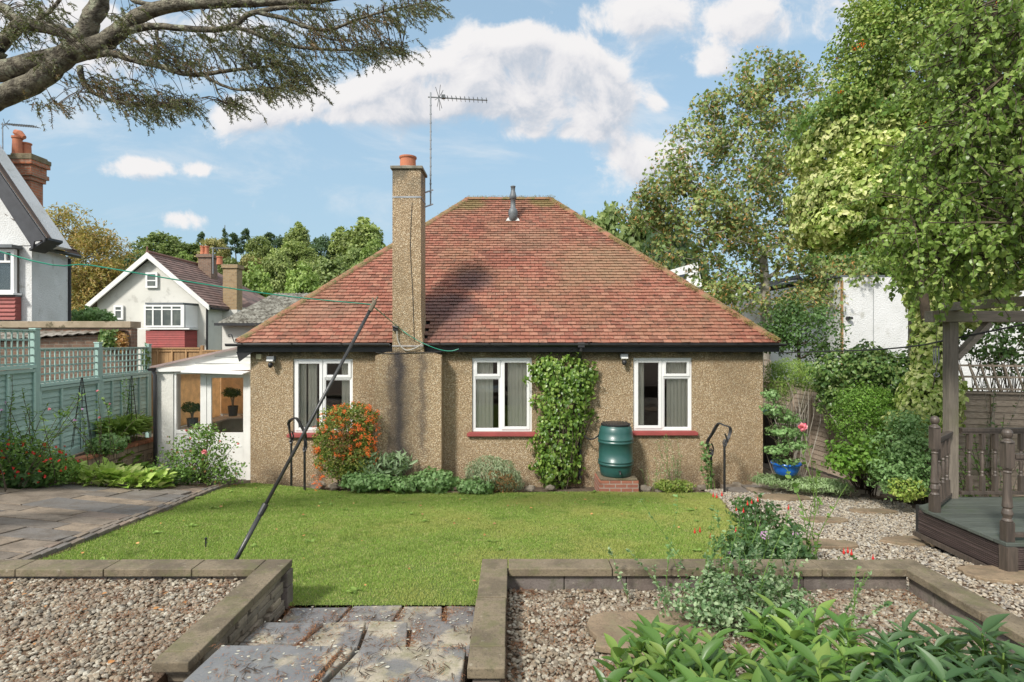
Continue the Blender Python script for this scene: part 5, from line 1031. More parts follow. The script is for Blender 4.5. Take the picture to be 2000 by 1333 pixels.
m = MB(); a = np.array((6.62, 8.70, 0)); b_ = np.array((10.2, 7.65, 0))
for z in (1.98, 2.16, 2.33): m.bar(a + (0, 0, z), b_ + (0, 0, z), .02, .028)
for k in range(26): p = a + (b_ - a) * (k / 26); m.bar(p + (.0, 0, 1.95), p + (-.12, .03, 2.36), .025, .02, up=(0, 1, 0))
m.build('trellis', M['greyfence'], rf2)

# ------------------------------------------------------------------ deck with balustrade and pergola
dk = thing('decking', 'dark green raised timber deck with a grooved skirt at the right edge', 'decking', (5.6, 5.6, .7)); DZ = .96
PL = [(4.27, 4.89), (4.27, 5.98), (4.88, 6.36), (8.2, 6.36), (8.2, 4.89)]
m = MB(); x = 4.27; pl = np.array(PL); yy = 4.89
while yy < 6.36:
    y1_ = min(yy + .14, 6.36); f = lambda y: 4.27 if y <= 5.98 else 4.27 + (y - 5.98) / .38 * .61
    m.prism([(f(yy) - .02, yy, DZ - .03), (8.2, yy, DZ - .03), (8.2, y1_ - .005, DZ - .03), (f(y1_) - .02, y1_ - .005, DZ - .03)], (0, 0, .03)); yy = y1_
m.build('deck_boards', M['deck'], dk, bevel=.003)
m = MB()
def skirt(a, b_, z0, z1, off):
    a = np.array(a, float); b_ = np.array(b_, float); d = nrm(b_ - a); nn_ = np.array((-d[1], d[0])) * off; n_ = int((z1 - z0) / .018)
    for k in range(n_):
        z = z0 + k * .018; 
        if .095 < z - z0 < .112: continue
        m.hexa([(a[0], a[1], z), (b_[0], b_[1], z), (b_[0] + nn_[0], b_[1] + nn_[1], z), (a[0] + nn_[0], a[1] + nn_[1], z), (a[0], a[1], z + .010), (b_[0], b_[1], z + .010), (b_[0] + nn_[0], b_[1] + nn_[1], z + .010), (a[0] + nn_[0], a[1] + nn_[1], z + .010)])
    a2, b2 = a + nn_ * .3, b_ + nn_ * .3; m.hexa([(a2[0], a2[1], z0), (b2[0], b2[1], z0), (b2[0] + nn_[0] * .5, b2[1] + nn_[1] * .5, z0), (a2[0] + nn_[0] * .5, a2[1] + nn_[1] * .5, z0), (a2[0], a2[1], z1), (b2[0], b2[1], z1), (b2[0] + nn_[0] * .5, b2[1] + nn_[1] * .5, z1), (a2[0] + nn_[0] * .5, a2[1] + nn_[1] * .5, z1)])
skirt((4.27, 5.98), (4.27, 4.90), .70, DZ - .032, .03); skirt((4.30, 4.90), (8.2, 4.90), .68, DZ - .032, .03); skirt((4.90, 6.34), (4.30, 5.98), .6, DZ - .032, .03)
m.build('skirt', M['skirt'], dk)
m = MB(); m.box((4.24, 4.865, .62), (4.33, 4.955, DZ - .031)); m.box((4.225, 4.87, .655), (4.25, 6.0, .70)); m.build('corner_post', M['darkwood'], dk)
m = MB(); m.box((4.4, 5.0, .3), (8.1, 6.2, DZ - .04)); m.build('deck_frame', M['black'], dk)
bal = thing('balustrade', 'dark stained balustrade of turned spindles and ball topped newel posts round the deck', 'balustrade', (5.6, 5.6, DZ))
def newel(c, s=.074, h=.98):
    m = MB(); x, y = c; hs = s / 2; m.box((x - hs, y - hs, DZ), (x + hs, y + hs, DZ + .17)); m.box((x - hs, y - hs, DZ + .64), (x + hs, y + hs, DZ + .86))
    m.lathe((x, y, DZ + .17), [(.038, 0), (.042, .01), (.03, .03), (.036, .05), (.043, .07), (.036, .10), (.03, .115), (.04, .13), (.035, .18), (.03, .30), (.027, .38), (.026, .42), (.034, .43), (.026, .445), (.036, .46), (.038, .47)], 16)
    m.lathe((x, y, DZ + .86), [(.05, 0), (.045, .012), (.028, .025), (.024, .035), (.034, .045), (.041, .065), (.041, .085), (.032, .105), (.015, .116), (0, .118)], 16)
    return m.build('newel_post', M['darkwood'], bal, bevel=.003)
NW = [(4.31, 4.95), (4.31, 5.80)]; [newel(c) for c in NW]
def spindle(x, y, h0, h1):
    m = MB(); s = .021; H = h1 - h0; a = h0 + H * .27; b_ = h0 + H * .73
    m.box((x - s, y - s, h0), (x + s, y + s, a)); m.box((x - s, y - s, b_), (x + s, y + s, h1)); L_ = b_ - a
    m.lathe((x, y, a), [(.02, 0), (.013, .08 * L_), (.02, .13 * L_), (.012, .18 * L_), (.018, .3 * L_), (.021, .5 * L_), (.017, .7 * L_), (.012, .82 * L_), (.02, .87 * L_), (.013, .92 * L_), (.02, L_)], 10)
    m.build('spindle', M['darkwood'], bal)
def rails(a, b_, n_, top=.73, ends=(.05, .05)):
    a = np.array((*a, 0)); b_ = np.array((*b_, 0)); L = np.linalg.norm(b_ - a); d = (b_ - a) / L; p, q = a + d * ends[0], b_ - d * ends[1]; m = MB()
    m.bar(p + (0, 0, DZ + top), q + (0, 0, DZ + top), .065, .04); m.bar(p + (0, 0, DZ + top - .032), q + (0, 0, DZ + top - .032), .04, .025); m.build('handrail', M['darkwood'], bal, bevel=.004); m = MB(); m.bar(p + (0, 0, DZ + .055), q + (0, 0, DZ + .055), .05, .035); m.build('bottom_rail', M['darkwood'], bal, bevel=.004)
    for k in range(n_): c = p + (q - p) * ((k + .7) / (n_ + .4)); spindle(c[0], c[1], DZ + .073, DZ + top - .045)
rails((4.31, 5.80), (4.86, 6.30), 3, ends=(.05, .06)); rails((4.93, 6.32), (8.1, 6.32), 21, top=.755); rails((4.31, 4.95), (7.0, 4.95), 0, top=.74)
for k in range(9): spindle(4.31 + .30 + k * .15, 4.95, DZ + .073, DZ + .70)
pg = thing('pergola', 'weathered timber pergola post with a braced cross beam rising from the deck corner', 'pergola', (4.88, 6.33, DZ))
m = MB(); xp = hx(1857, 6.33); m.box((xp - .052, 6.28, .6), (xp + .052, 6.385, hz(630, 6.33))); m.build('post', M['postwood'], pg, bevel=.006); m = MB(); m.box((8.0, 6.28, .6), (8.1, 6.385, hz(630, 6.33))); m.build('post', M['postwood'], pg, bevel=.006)
m = MB(); z0 = hz(630, 6.33); m.box((hx(1818, 6.3), 6.265, z0 + .002), (8.4, 6.40, z0 + .125)); m.box((hx(1858, 6.3), 4.6, z0 + .127), (hx(1858, 6.3) + .07, 6.52, z0 + .22)); m.box((6.2, 4.6, z0 + .127), (6.27, 6.52, z0 + .22)); m.build('beam', M['beamwood'], pg, bevel=.006)
m = MB(); m.bar((xp + .05, 6.33, z0 - .40), (xp + .42, 6.33, z0 - .01), .06, .09, up=(0, 1, 0)); m.build('brace', M['beamwood'], pg, bevel=.004)
wc = thing('wind_chime', 'grey metal wind chime hanging left of the pergola post', 'wind chime', P(1829, 740, 6.3)); m = MB(); c = P(1829, 678, 6.3); m.tube([c + (0, 0, .3), c], .003, 4); m.lathe(c + (0, 0, -.01), [(.03, 0), (.034, .01), (.02, .02)], 14); m.build('cap', M['darkwood'], wc)
m = MB()
for k in range(5): a = k * 1.257; q = c + (.024 * math.cos(a), .024 * math.sin(a), -.01); m.tube([q, q + (0, 0, -.15 - .02 * (k % 3))], .006, 6)
m.build('tubes', M['metal'], wc); m = MB(); m.tube([c, c + (0, 0, -.30)], .0015, 4); q = c + (0, 0, -.31); m.tube([q + (.03 * math.cos(a), 0, .022 * math.sin(a)) for a in np.linspace(0, 2 * np.pi, 17)], .006, 6); m.build('clapper', M['metal'], wc)
# cable from eaves to pergola
cb = MB(); pts = [P(1520, 690, 10.4), P(1600, 687, 9.3), P(1700, 684, 8.1), P(1790, 676, 7.0), P(1852, 664, 6.4), P(2010, 632, 6.2)]; cb.tube(smooth_line(pts), .011, 6); sp_ = smooth_line(pts)
cb.build('overhead_cable', M['black'], label='black cable slung from the bungalow eaves to the wooden pergola', category='cable')

# ------------------------------------------------------------------ clothes prop and line
cp = thing('clothes_prop', 'long dark metal clothes prop leaning over the lawn', 'clothes prop', (-2.2, 4.42, .74))
top = P(728, 597, 5.2); b0 = P(460, 1095, 4.42); d = nrm(b0 - top); bot = b0 + d * .26; mid = b0 + (top - b0) * .165
m = MB(); m.tube([bot, mid], .0185, 10); m.build('lower_tube', smat('grey_tube', (.055, .055, .055), (.08, .08, .078), 5, .4, metal=.6), cp, smooth=True)
m = MB(); m.tube([mid, top], .0145, 10); m.build('upper_tube', smat('grey_tube2', (.06, .06, .06), (.09, .09, .088), 5, .4, metal=.6), cp, smooth=True)
m = MB(); m.tube([mid - d * -.02, mid + d * -.07], .024, 10); m.build('clamp', M['black'], cp); m = MB(); m.tube([top + d * .06, top - d * .04], .022, 8); m.tube([top - d * .03, top - d * .06 + (.02, 0, .03)], .009, 6); m.tube([top - d * .03, top - d * .06 + (-.03, 0, .02)], .009, 6); m.build('fork_end', smat('worn_plastic', (.16, .13, .09)), cp)
m = MB(); m.tube(smooth_line([(-6.1, 3.6, 4.25), P(0, 492, 4.1), P(180, 519, 4.35), P(370, 551, 4.6), P(560, 579, 4.9), P(724, 595, 5.2)]), .0055, 6); m.tube(smooth_line([P(724, 595, 5.2), P(745, 612, 6.8), P(775, 637, 9.9), P(800, 656, 10.15), P(829, 672, 10.18), P(858, 683, 10.2), P(880, 686, 10.2), P(896, 682, 10.2)]), .007, 6)
m.build('washing_line', smat('green_line', (.02, .26, .17), (.03, .30, .20), 4, .4, 10, 0), label='green washing line strung across the sky to the chimney', category='washing line')
m = MB(); c = P(773, 641, 10.22); m.box(c + (-.05, -.03, -.05), c + (.04, .03, .04)); m.tube([c + (-.05, -.03, .03), c + (.05, -.05, .0)], .02, 6); m.build('line_cleat', M['black'], label='dark hook fixed low on the chimney stack holding the washing line', category='hook')

# blue pot, bin, small things
bp = thing('glazed_pot', 'glazed royal blue bowl shaped pot with gravel topping by the side path', 'pot', P(1535, 930, 9.4)); c = P(1535, 927, 9.4); m = MB(); m.lathe(c, [(.14, 0), (.17, .02), (.205, .10), (.215, .16), (.235, .17), (.24, .20), (.22, .205), (.205, .17)], 28); m.build('bowl', smat('blue_glaze', (.005, .09, .42), (.01, .13, .50), 4, .18, 20, 0), bp, smooth=True)
m = MB(); m.lathe(c + (0, 0, .165), [(.206, 0), (.16, .02), (.0, .03)], 24); q = rng.uniform(-.15, .15, (160, 2)); pebbles(m, q + c[:2], c[2] + .19, .008, .016, False); m.build('gravel_topping', M['gravel2'], bp)
m = MB(); c = P(1497, 905, 12.3); m.box(c + (-.03, 0, 0), c + (.28, .4, 1.05)); bn = m.build('wheelie_bin', M['black'], bevel=.02, label='black bin with a bright blue lid tucked beside the bungalow corner', category='bin'); m = MB(); m.box(c + (-.06, -.03, 1.055), c + (.31, .43, 1.12)); m.build('lid', smat('blue_plastic', (.01, .14, .5)), bn, bevel=.01)
bpy.context.view_layer.update()
# side path paving beside the bungalow
m = MB(); y = 10.0
while y < 16:
    for x in (4.75, 5.3): m.box((x + .006, y + .006, -.02), (x + .53, y + .54, .055))
    y += .55
m.build('side_path', M['slab'], kind='structure', bevel=.005)
m = MB(); 
for (x, y, s) in ((3.75, 9.95, .3), (4.1, 9.9, .3), (3.7, 9.6, .3), (4.05, 9.55, .32), (4.42, 9.85, .28)): m.box((x, y, .0), (x + s, y + .3, float(tz(x, y)) + .04))
m.build('paving', M['slab'], kind='structure', bevel=.006)

# rocks along the beds
RK = [(628,948,.16),(660,950,.12),(700,955,.10),(1035,957,.10),(1075,955,.09),(1260,958,.12),(1290,956,.09),(1338,955,.15),(1370,953,.10),(1290,962,.08),(1455,940,.14),(1438,952,.13),(1478,948,.09),(1585,965,.13),(1600,970,.12),(1618,968,.12),(1645,965,.12),(1680,972,.15),(1560,968,.1),(425,948,.13),(452,946,.14)]
RL = ['beside the left handrail','left of the orange berried shrub foot','under the orange berried shrub','at the foot of the climber, left one','at the foot of the climber, right one','right of the brick plinth','second right of the brick plinth','under the third window','left of the right handrail','small one in the lawn edge under the third window','pointed one behind the right handrail','at the foot of the right handrail','by the bungalow corner','first of the upright edging stones right of the gravel path','second of the edging stones by the gravel path','third of the edging stones by the gravel path','fourth edging stone near the leafy shrub','large flat one below the leafy green shrub','half hidden in the lavender','at the tip of the lawn beside the porch door','next to the bungalow corner by the porch']
for k, ((px, py, s), lb) in enumerate(zip(RK, RL)):
    c = G(px, py); c[1] = min(c[1], 10.25); r = np.random.default_rng(k + 40); V = IV2 * (1 + r.normal(0, .13, (len(IV2), 1))) * (s, s * .7, s * .55); V = np.round(V / (s * .35)) * (s * .35) * .5 + V * .5; m = MB(); m.add(V + (c[0], c[1], float(tz(c[0], c[1])) + s * .22), IF2)
    m.build('rock', M['rock'], label='brown stone ' + lb, category='rock', group='loose stones edging the beds')
c = G(905, 962); stone(c[0], 9.75, .38, .13, 'flat brown slab in the lawn edge in front of the round grey shrub', zoff=.03, seed=21, pw=3.5, name='stepping_stone')
m = MB(); c = G(402, 1070); m.tube([c, c + (0, 0, .09)], .008, 6); m.tube([c + (0, 0, .085), c + (0, 0, .10)], .014, 8); m.tube([c + (0, 0, .05), c + (.015, 0, .055)], .006, 5); m.build('ground_peg', M['black'], label='short dark green peg sticking up from the left of the lawn', category='peg')
# ------------------------------------------------------------------ vegetation helpers
LANCE = [(0,0,0),(.12,.3,.05),(.13,.6,.04),(0,1,-.16),(-.13,.6,.04),(-.12,.3,.05),(0,.35,.0),(0,.65,-.03)]; LNF = [(0,1,6),(1,2,7,6),(2,3,7),(0,6,5),(6,7,4,5),(7,3,4)]
HEART = [(0,.06,0),(.3,-.02,.03),(.45,.3,.08),(.28,.7,.05),(0,1.05,-.1),(-.28,.7,.05),(-.45,.3,.08),(-.3,-.02,.03),(0,.5,0)]; HF = [(0,1,2,8),(2,3,8),(3,4,8),(4,5,8),(5,6,8),(6,7,0,8)]
MAPLE = [(0,0,0),(.45,.0,0),(.3,.3,.03),(.55,.55,0),(.2,.6,.03),(0,1,-.05),(-.2,.6,.03),(-.55,.55,0),(-.3,.3,.03),(-.45,0,0),(0,.4,0)]; MF = [(0,1,2,10),(2,3,4,10),(4,5,10),(10,5,6),(10,6,7,8),(10,8,9,0)]
def E(px, py, rx, ry, Y, dep=None):
    """ellipsoid seen at pixel px,py with pixel radii rx,ry standing at depth Y"""
    c = P(px, py, Y); k = Y / F; return (*c, rx * k, dep if dep is not None else rx * k * .8, ry * k)
def blob(n, els, r=rng, lump=.16, inner=.5):
    els = np.array(els, float); area = (els[:, 3] * els[:, 4] + els[:, 4] * els[:, 5] + els[:, 3] * els[:, 5]); pick = r.choice(len(els), n * 2, p=area / area.sum())
    u = nrm(r.normal(size=(n * 2, 3))); e = els[pick]
    ph = e[:, 0] * 3.1 + e[:, 2] * 1.7; lm = 1 + lump * (np.sin(u[:, 0] * 5 + ph) * np.sin(u[:, 2] * 6 + ph * 1.3) + .6 * np.sin(u[:, 1] * 11 + u[:, 2] * 9 + ph))
    f = 1 - (1 - inner) * r.uniform(size=n * 2) ** 2.2; p = e[:, :3] + u * e[:, 3:] * (f * lm)[:, None]; nn_ = nrm(u / e[:, 3:])
    ok = np.ones(len(p), bool)
    for k, q in enumerate(els):
        d = (((p - q[:3]) / q[3:]) ** 2).sum(1); ok &= ~((d < .45) & (pick != k))
    idx = np.where(ok)[0][:n]; return p[idx], nn_[idx]
TM = {'dia': (DIA, DF), 'leaf': (LEAF7, LF7), 'lance': (LANCE, LNF), 'heart': (HEART, HF), 'maple': (MAPLE, MF)}
def twigs(m, base, pts, n, r0=.006, r=rng, spread=.03):
    for p in pts[r.choice(len(pts), min(n, len(pts)), replace=False)]:
        b = np.array(base) + r.normal(0, spread, 3) * (1, 1, 0); mid = b + (p - b) * .5 + r.normal(0, .06, 3) * np.linalg.norm(p - b) + (0, 0, .08 * np.linalg.norm(p - b)); m.tube(smooth_line([b, mid, p], 3), np.linspace(r0, r0 * .35, 7), 5, cap=False)
def shrub(name, label, cat, els, n, size, mat, tm='leaf', jit=.6, droop=.3, lump=.16, inner=.5, base=None, ntw=24, bark='barkd', asp=1.0, group=None, flowers=None, tw=.006, minz=True, spread=.05):
    els = [tuple(e) for e in els]; a = np.array(els); b = np.array(base) if base is not None else np.array((a[:, 0].mean(), a[:, 1].mean(), 0.0))
    if base is None: b[2] = float(tz(b[0], b[1]))
    root = thing(name, label, cat, b, group); p, nn_ = blob(n, els, lump=lump, inner=inner)
    if minz: ok = p[:, 2] > tz(p[:, 0], p[:, 1]) + .01; p, nn_ = p[ok], nn_[ok]
    m = MB(); leaf_cloud(m, p, nn_, size, *TM[tm], jit=jit, droop=droop, asp=asp); m.build('foliage', M[mat] if isinstance(mat, str) else mat, root)
    if ntw: m = MB(); twigs(m, b, p, ntw, tw, spread=spread); m.build('stems', M[bark], root)
    if flowers:
        for (nm, fm, k, fs, els2) in flowers:
            q, qn = blob(k, els2 or els, inner=.85); m = MB()
            flower_heads(m, q + qn * .02, qn, fs); m.build(nm, M[fm], root)
    return root
def flower_heads(m, pts, nr, s, petals=7):
    O = np.repeat(pts, petals, 0); n = len(O); base = np.repeat(nrm(nr + rng.normal(0, .4, pts.shape)), petals, 0); Y = nrm(base * .5 + rdirs(n)); X = nrm(np.cross(Y, base)); Z = np.cross(X, Y)
    m.inst(LEAF7, LF7, O, X * 1.3, Y, Z, s * .5 * rng.uniform(.7, 1.1, n))
def balls(m, pts, s):
    k = len(pts); m.inst(IV, IF, pts, np.tile((1., 0, 0), (k, 1)), np.tile((0, 1., 0), (k, 1)), np.tile((0, 0, 1.), (k, 1)), s * rng.uniform(.7, 1.2, k))
LM = lambda n, cols, **k: M.__setitem__(n, leafmat(n, cols, **k))
LM('g_mid', [(.07,.14,.028),(.10,.19,.04),(.14,.24,.05),(.19,.29,.075)]); LM('g_dark', [(.04,.085,.025),(.06,.12,.035),(.09,.16,.05)], rough=.4)
LM('g_bright', [(.07,.16,.02),(.11,.22,.03),(.17,.29,.05),(.08,.15,.025)]); LM('g_yel', [(.22,.30,.05),(.30,.38,.08),(.14,.24,.04),(.42,.42,.14)])
LM('g_varieg', [(.16,.25,.05),(.30,.38,.09),(.46,.50,.18),(.58,.58,.28),(.22,.31,.06)], dark=.2); LM('g_ivy', [(.05,.10,.03),(.08,.15,.04),(.13,.20,.055),(.21,.26,.10)], rough=.35)
LM('g_grey', [(.16,.21,.12),(.22,.27,.16),(.28,.32,.20),(.12,.17,.08)]); LM('g_silver', [(.13,.20,.10),(.20,.28,.15),(.28,.36,.22)]); LM('g_ger', [(.10,.19,.06),(.15,.26,.09),(.22,.33,.14)])
LM('g_climb', [(.05,.10,.015),(.085,.16,.025),(.13,.21,.035),(.20,.27,.06)], rough=.35, spec=.6); LM('g_overhang', [(.10,.17,.032),(.14,.22,.045),(.19,.28,.065),(.28,.36,.10)], trans=.4, rough=.35)
LM('g_top', [(.09,.16,.03),(.15,.23,.045),(.22,.29,.07),(.32,.35,.11)]); LM('red', [(.50,.02,.02),(.62,.04,.03),(.42,.01,.03)], rough=.5, dark=.1); LM('pink', [(.75,.22,.30),(.80,.40,.42),(.65,.06,.16)], dark=.1)
LM('orange', [(.70,.13,.02),(.78,.20,.03),(.60,.08,.02)], rough=.3, dark=.1, trans=.05); LM('lilac', [(.62,.36,.62),(.72,.48,.70),(.55,.28,.55)], dark=.1); LM('g_pyr', [(.06,.12,.02),(.12,.19,.03),(.24,.28,.06),(.34,.30,.08)])
LM('brownleaf', [(.16,.09,.04),(.24,.12,.05),(.12,.09,.04)]); LM('g_syc', [(.09,.15,.045),(.14,.20,.06),(.20,.25,.08),(.29,.30,.12)], dark=.3, ns=.7); LM('syckeys', [(.42,.20,.07),(.50,.27,.10),(.34,.19,.07),(.44,.32,.14)])
LM('chestnut', [(.30,.19,.06),(.38,.25,.08),(.20,.14,.05),(.36,.30,.09),(.18,.17,.05)], ns=.5, dark=.35); LM('chest_top', [(.30,.24,.05),(.22,.20,.04),(.36,.26,.07)], ns=.5)
LM('f_a', [(.10,.145,.045),(.145,.185,.06),(.19,.235,.08)], ns=.15, dark=.3); LM('f_b', [(.15,.20,.06),(.21,.26,.08),(.27,.31,.10)], ns=.15, dark=.3); LM('f_c', [(.13,.20,.045),(.18,.25,.06),(.23,.30,.085)], ns=.15, dark=.3)
LM('f_d', [(.04,.075,.035),(.055,.095,.045),(.075,.12,.055)], ns=.15, dark=.3); LM('f_e', [(.21,.19,.07),(.27,.23,.08),(.19,.21,.07)], ns=.15, dark=.3)
LM('conifer', [(.05,.062,.026),(.075,.085,.04),(.10,.105,.055),(.13,.09,.05)], trans=.25, rough=.6); LM('conbrown', [(.16,.10,.05),(.12,.08,.045),(.20,.12,.06)], trans=.2)
LM('g_peony', [(.04,.095,.02),(.065,.14,.028),(.095,.18,.036),(.16,.23,.05)], rough=.36, spec=.45, dark=.2); LM('g_peony2', [(.028,.068,.024),(.045,.095,.035),(.07,.13,.05),(.035,.08,.025)], rough=.42, spec=.45, dark=.2)
LM('g_peri', [(.05,.10,.04),(.08,.15,.06),(.30,.38,.22),(.12,.20,.10)]); LM('g_hosta', [(.26,.38,.07),(.36,.46,.12),(.20,.33,.05),(.48,.50,.20)], dark=.15); LM('g_lav', [(.16,.24,.10),(.22,.31,.14),(.28,.36,.20)]); LM('g_lime', [(.17,.27,.05),(.24,.34,.08),(.12,.21,.04)]); LM('g_fuch', [(.03,.07,.025),(.055,.11,.035),(.085,.15,.05)], rough=.35)

# ------------------------------------------------------------------ trees: trunk, limbs that reach foliage clumps
def clump_tree(name, label, cat, base, els, ncl, lpc, clr, size, mat, bark, r0=.15, tm='dia', trunk_top=None, group=None, seed=0, extra=None, limbs=True, flat=.75, inner=.25, lean=(0, 0), kk=6, jit=.8, minr=.012):
    r = np.random.default_rng(seed); base = np.array(base, float); root = thing(name, label, cat, base, group)
    cp_, cn = blob(ncl, els, r=r, lump=.12, inner=inner); top = np.array(trunk_top if trunk_top is not None else (base[0] + lean[0], base[1] + lean[1], cp_[:, 2].mean()), float)
    nodes = [base + (top - base) * u + np.array((math.sin(u * 5 + seed) * .02, math.cos(u * 4 + seed) * .02, 0)) * np.linalg.norm(top - base) * (u > 0) for u in np.linspace(0, 1, 9)]
    depth = [0.0] * 9
    m = MB(); m.tube(nodes, np.linspace(r0, r0 * .45, 9) * np.array([1.25] + [1] * 8), 9); m.build('trunk', M[bark], root, smooth=True)
    if limbs:
        m = MB(); order = np.argsort(np.linalg.norm(cp_ - top, axis=1)); nodes = nodes[3:]; nr = list(np.linspace(r0 * .8, r0 * .45, 6))
        for i in order:
            p = cp_[i]; A_ = np.array(nodes); d = p - A_; dist = np.linalg.norm(d, axis=1); cost = dist + .55 * np.maximum(0, -d[:, 2]) * 2 + .3 * dist * (d[:, 2] < 0); j = int(np.argmin(cost)); a = A_[j]; ra = nr[j] * .72
            ra = max(ra, minr * .8); L = np.linalg.norm(p - a); out_ = nrm((p - a) * (1, 1, .2)); mid = a + (p - a) * .5 + np.array((0, 0, -.10)) * L + r.normal(0, .05, 3) * L
            pts = smooth_line([a, mid, p], 3); rr = np.linspace(ra, max(minr * .4, ra * .35), len(pts)); m.tube(pts, rr, kk, cap=False); nodes += list(pts[2:]); nr += list(rr[2:])
        m.build('limbs', M[bark], root, smooth=True)
    n = ncl * lpc; k = np.repeat(np.arange(ncl), lpc); cs = clr * r.uniform(.55, 1.3, ncl); g_ = r.normal(size=(n, 3)) * np.array((1, 1, flat)); g_ = g_ / np.maximum(np.linalg.norm(g_, axis=1, keepdims=True), .6) * r.uniform(.3, 1, (n, 1)) ** .5 * 1.1
    pts = cp_[k] + g_ * cs[k][:, None]; m = MB(); leaf_cloud(m, pts, nrm(g_ + cn[k] * .6 + (0, 0, .5)), size, *TM[tm], jit=jit, r=r); m.build('crown', M[mat], root)
    if extra:
        nm, em_, frac, sz, tmx = extra; kx = r.choice(n, int(n * frac), replace=False); m = MB(); leaf_cloud(m, pts[kx] + r.normal(0, .04, (len(kx), 3)), nrm(g_[kx]), sz, *TM[tmx], jit=1, r=r); m.build(nm, M[em_], root)
    return root
def ground(px, Y): x = (px - 1000) * Y / F; return np.array((x, Y, float(tz(x, Y)) - .1))

# woodland behind: prototypes copied individually
def proto(name, mat, seed, shape='round'):
    if shape == 'round': els = [(0, 0, 6.2, 3.2, 3.2, 3.4), (1.2, .3, 4.6, 2.6, 2.5, 2.2), (-1.4, 0, 4.4, 2.4, 2.4, 2.2), (.4, 0, 8.2, 2.0, 2.0, 2.0)]
    elif shape == 'tall': els = [(0, 0, 6.5, 2.2, 2.2, 3.2), (.3, 0, 9.0, 1.5, 1.5, 2.0), (-.8, 0, 4.6, 1.9, 1.9, 2.0), (1.3, 0, 7.4, 1.1, 1.1, 1.2)]
    elif shape == 'pine': els = [(0, 0, 8.2, 1.6, 1.6, .9), (1.1, 0, 6.6, 1.2, 1.2, .6), (-1.2, .2, 6.0, 1.3, 1.3, .6), (.4, 0, 9.6, 1.0, 1.0, .7)]
    elif shape == 'fir': els = [(0, 0, 3.4 + k * .95, 2.0 - k * .24, 2.0 - k * .24, .42) for k in range(8)]
    return clump_tree(name, 'x', 'tree', (0, 0, 0), els, 80 if shape in ('round', 'tall') else 46, 85, .95 if shape in ('round', 'tall') else .55, .52 if shape in ('round', 'tall') else .36, mat, 'barkd', .22, 'dia', trunk_top=(0, 0, 8 if shape != 'fir' else 10.5), seed=seed, flat=.7, inner=.35, minr=.03, kk=5, limbs=shape != 'fir')
PR = {'A': proto('broadleaf_tree', 'f_a', 1), 'B': proto('broadleaf_tree', 'f_b', 2), 'C': proto('broadleaf_tree', 'f_c', 3), 'T': proto('broadleaf_tree', 'f_b', 4, 'tall'), 'U': proto('broadleaf_tree', 'f_a', 5, 'tall'), 'K': proto('broadleaf_tree', 'f_d', 7), 'R': proto('broadleaf_tree', 'f_e', 8), 'P': proto('pine_tree', 'f_d', 9, 'pine'), 'F': proto('fir_tree', 'f_d', 10, 'fir')}
HT = {'A': 10.4, 'B': 10.4, 'C': 10.4, 'K': 10.4, 'R': 10.4, 'T': 11, 'U': 11, 'P': 10.4, 'F': 10.6}; WD = {'A': 7.2, 'B': 7.2, 'C': 7.2, 'K': 7.2, 'R': 7.2, 'T': 5.4, 'U': 5.4, 'P': 5.2, 'F': 4.4}
FT = [(312,452,84,112,'A','round dark green tree, leftmost tall one on the wooded skyline'),(247,492,66,70,'K','dark green tree between the brown chestnut and the gable of the far white house'),
 (345,470,60,120,'B','paler tree just right of the round one on the skyline'),(375,474,60,116,'A','green tree on the skyline left of the fir'),(393,456,24,124,'P','small dark pine poking above the skyline left of the round tree'),
 (418,462,54,112,'R','olive brown rounded tree left of the tall fir'),(439,439,27,124,'F','tall pointed dark fir, highest conifer on the skyline'),(460,458,34,122,'P','dark pine immediately right of the pointed fir'),(481,450,30,122,'P','second dark pine, with a rounder head than its left neighbour'),
 (505,463,54,112,'B','pale green rounded tree right of the two pines'),(524,456,44,122,'P','broad dark pine in the middle of the skyline'),(548,462,46,122,'K','dark tree right of the broad pine'),(583,438,48,118,'T','tall airy tree rising above the skyline left of the dark crown'),
 (578,474,80,104,'B','wide olive green tree below the tall airy one'),(628,462,50,110,'K','dark crown on the skyline in front of the pale tall trees'),(668,446,50,110,'T','left one of the tall pale green trees near the chimney'),(712,431,84,100,'T','tallest pale green tree of the skyline just left of the chimney'),
 (735,474,66,74,'C','bright green tree touching the chimney stack and the left hip'),(494,521,92,66,'C','bright green rounded tree right of the buff chimney of the far house'),(590,521,86,66,'C','bright green rounded tree above the left hip of the bungalow roof'),
 (490,494,48,84,'R','reddish brown tree in the middle of the wood'),(541,490,64,84,'B','mid green tree between the two bright ones'),(653,505,80,76,'U','green tree on the slope above the left hip tiles'),(440,500,60,84,'A','green tree behind the far chimneys'),
 (690,480,70,84,'A','darker green tree below the tallest pale one'),(620,500,60,90,'B','olive tree on the slope below the dark crown'),(278,492,60,100,'B','olive tree low on the skyline beside the dark green one'),
 (1180,398,80,44,'U','leafy tree rising above the right slope of the bungalow roof'),(1250,400,90,40,'U','tree with a ragged top behind the left side of the sycamore'),(1300,440,90,36,'K','dark green tree behind the lower left of the sycamore'),
 (330,500,60,94,'A','green tree behind the ridge of the far white house'),(360,495,50,90,'C','light green tree behind the ridge of the far white house')]
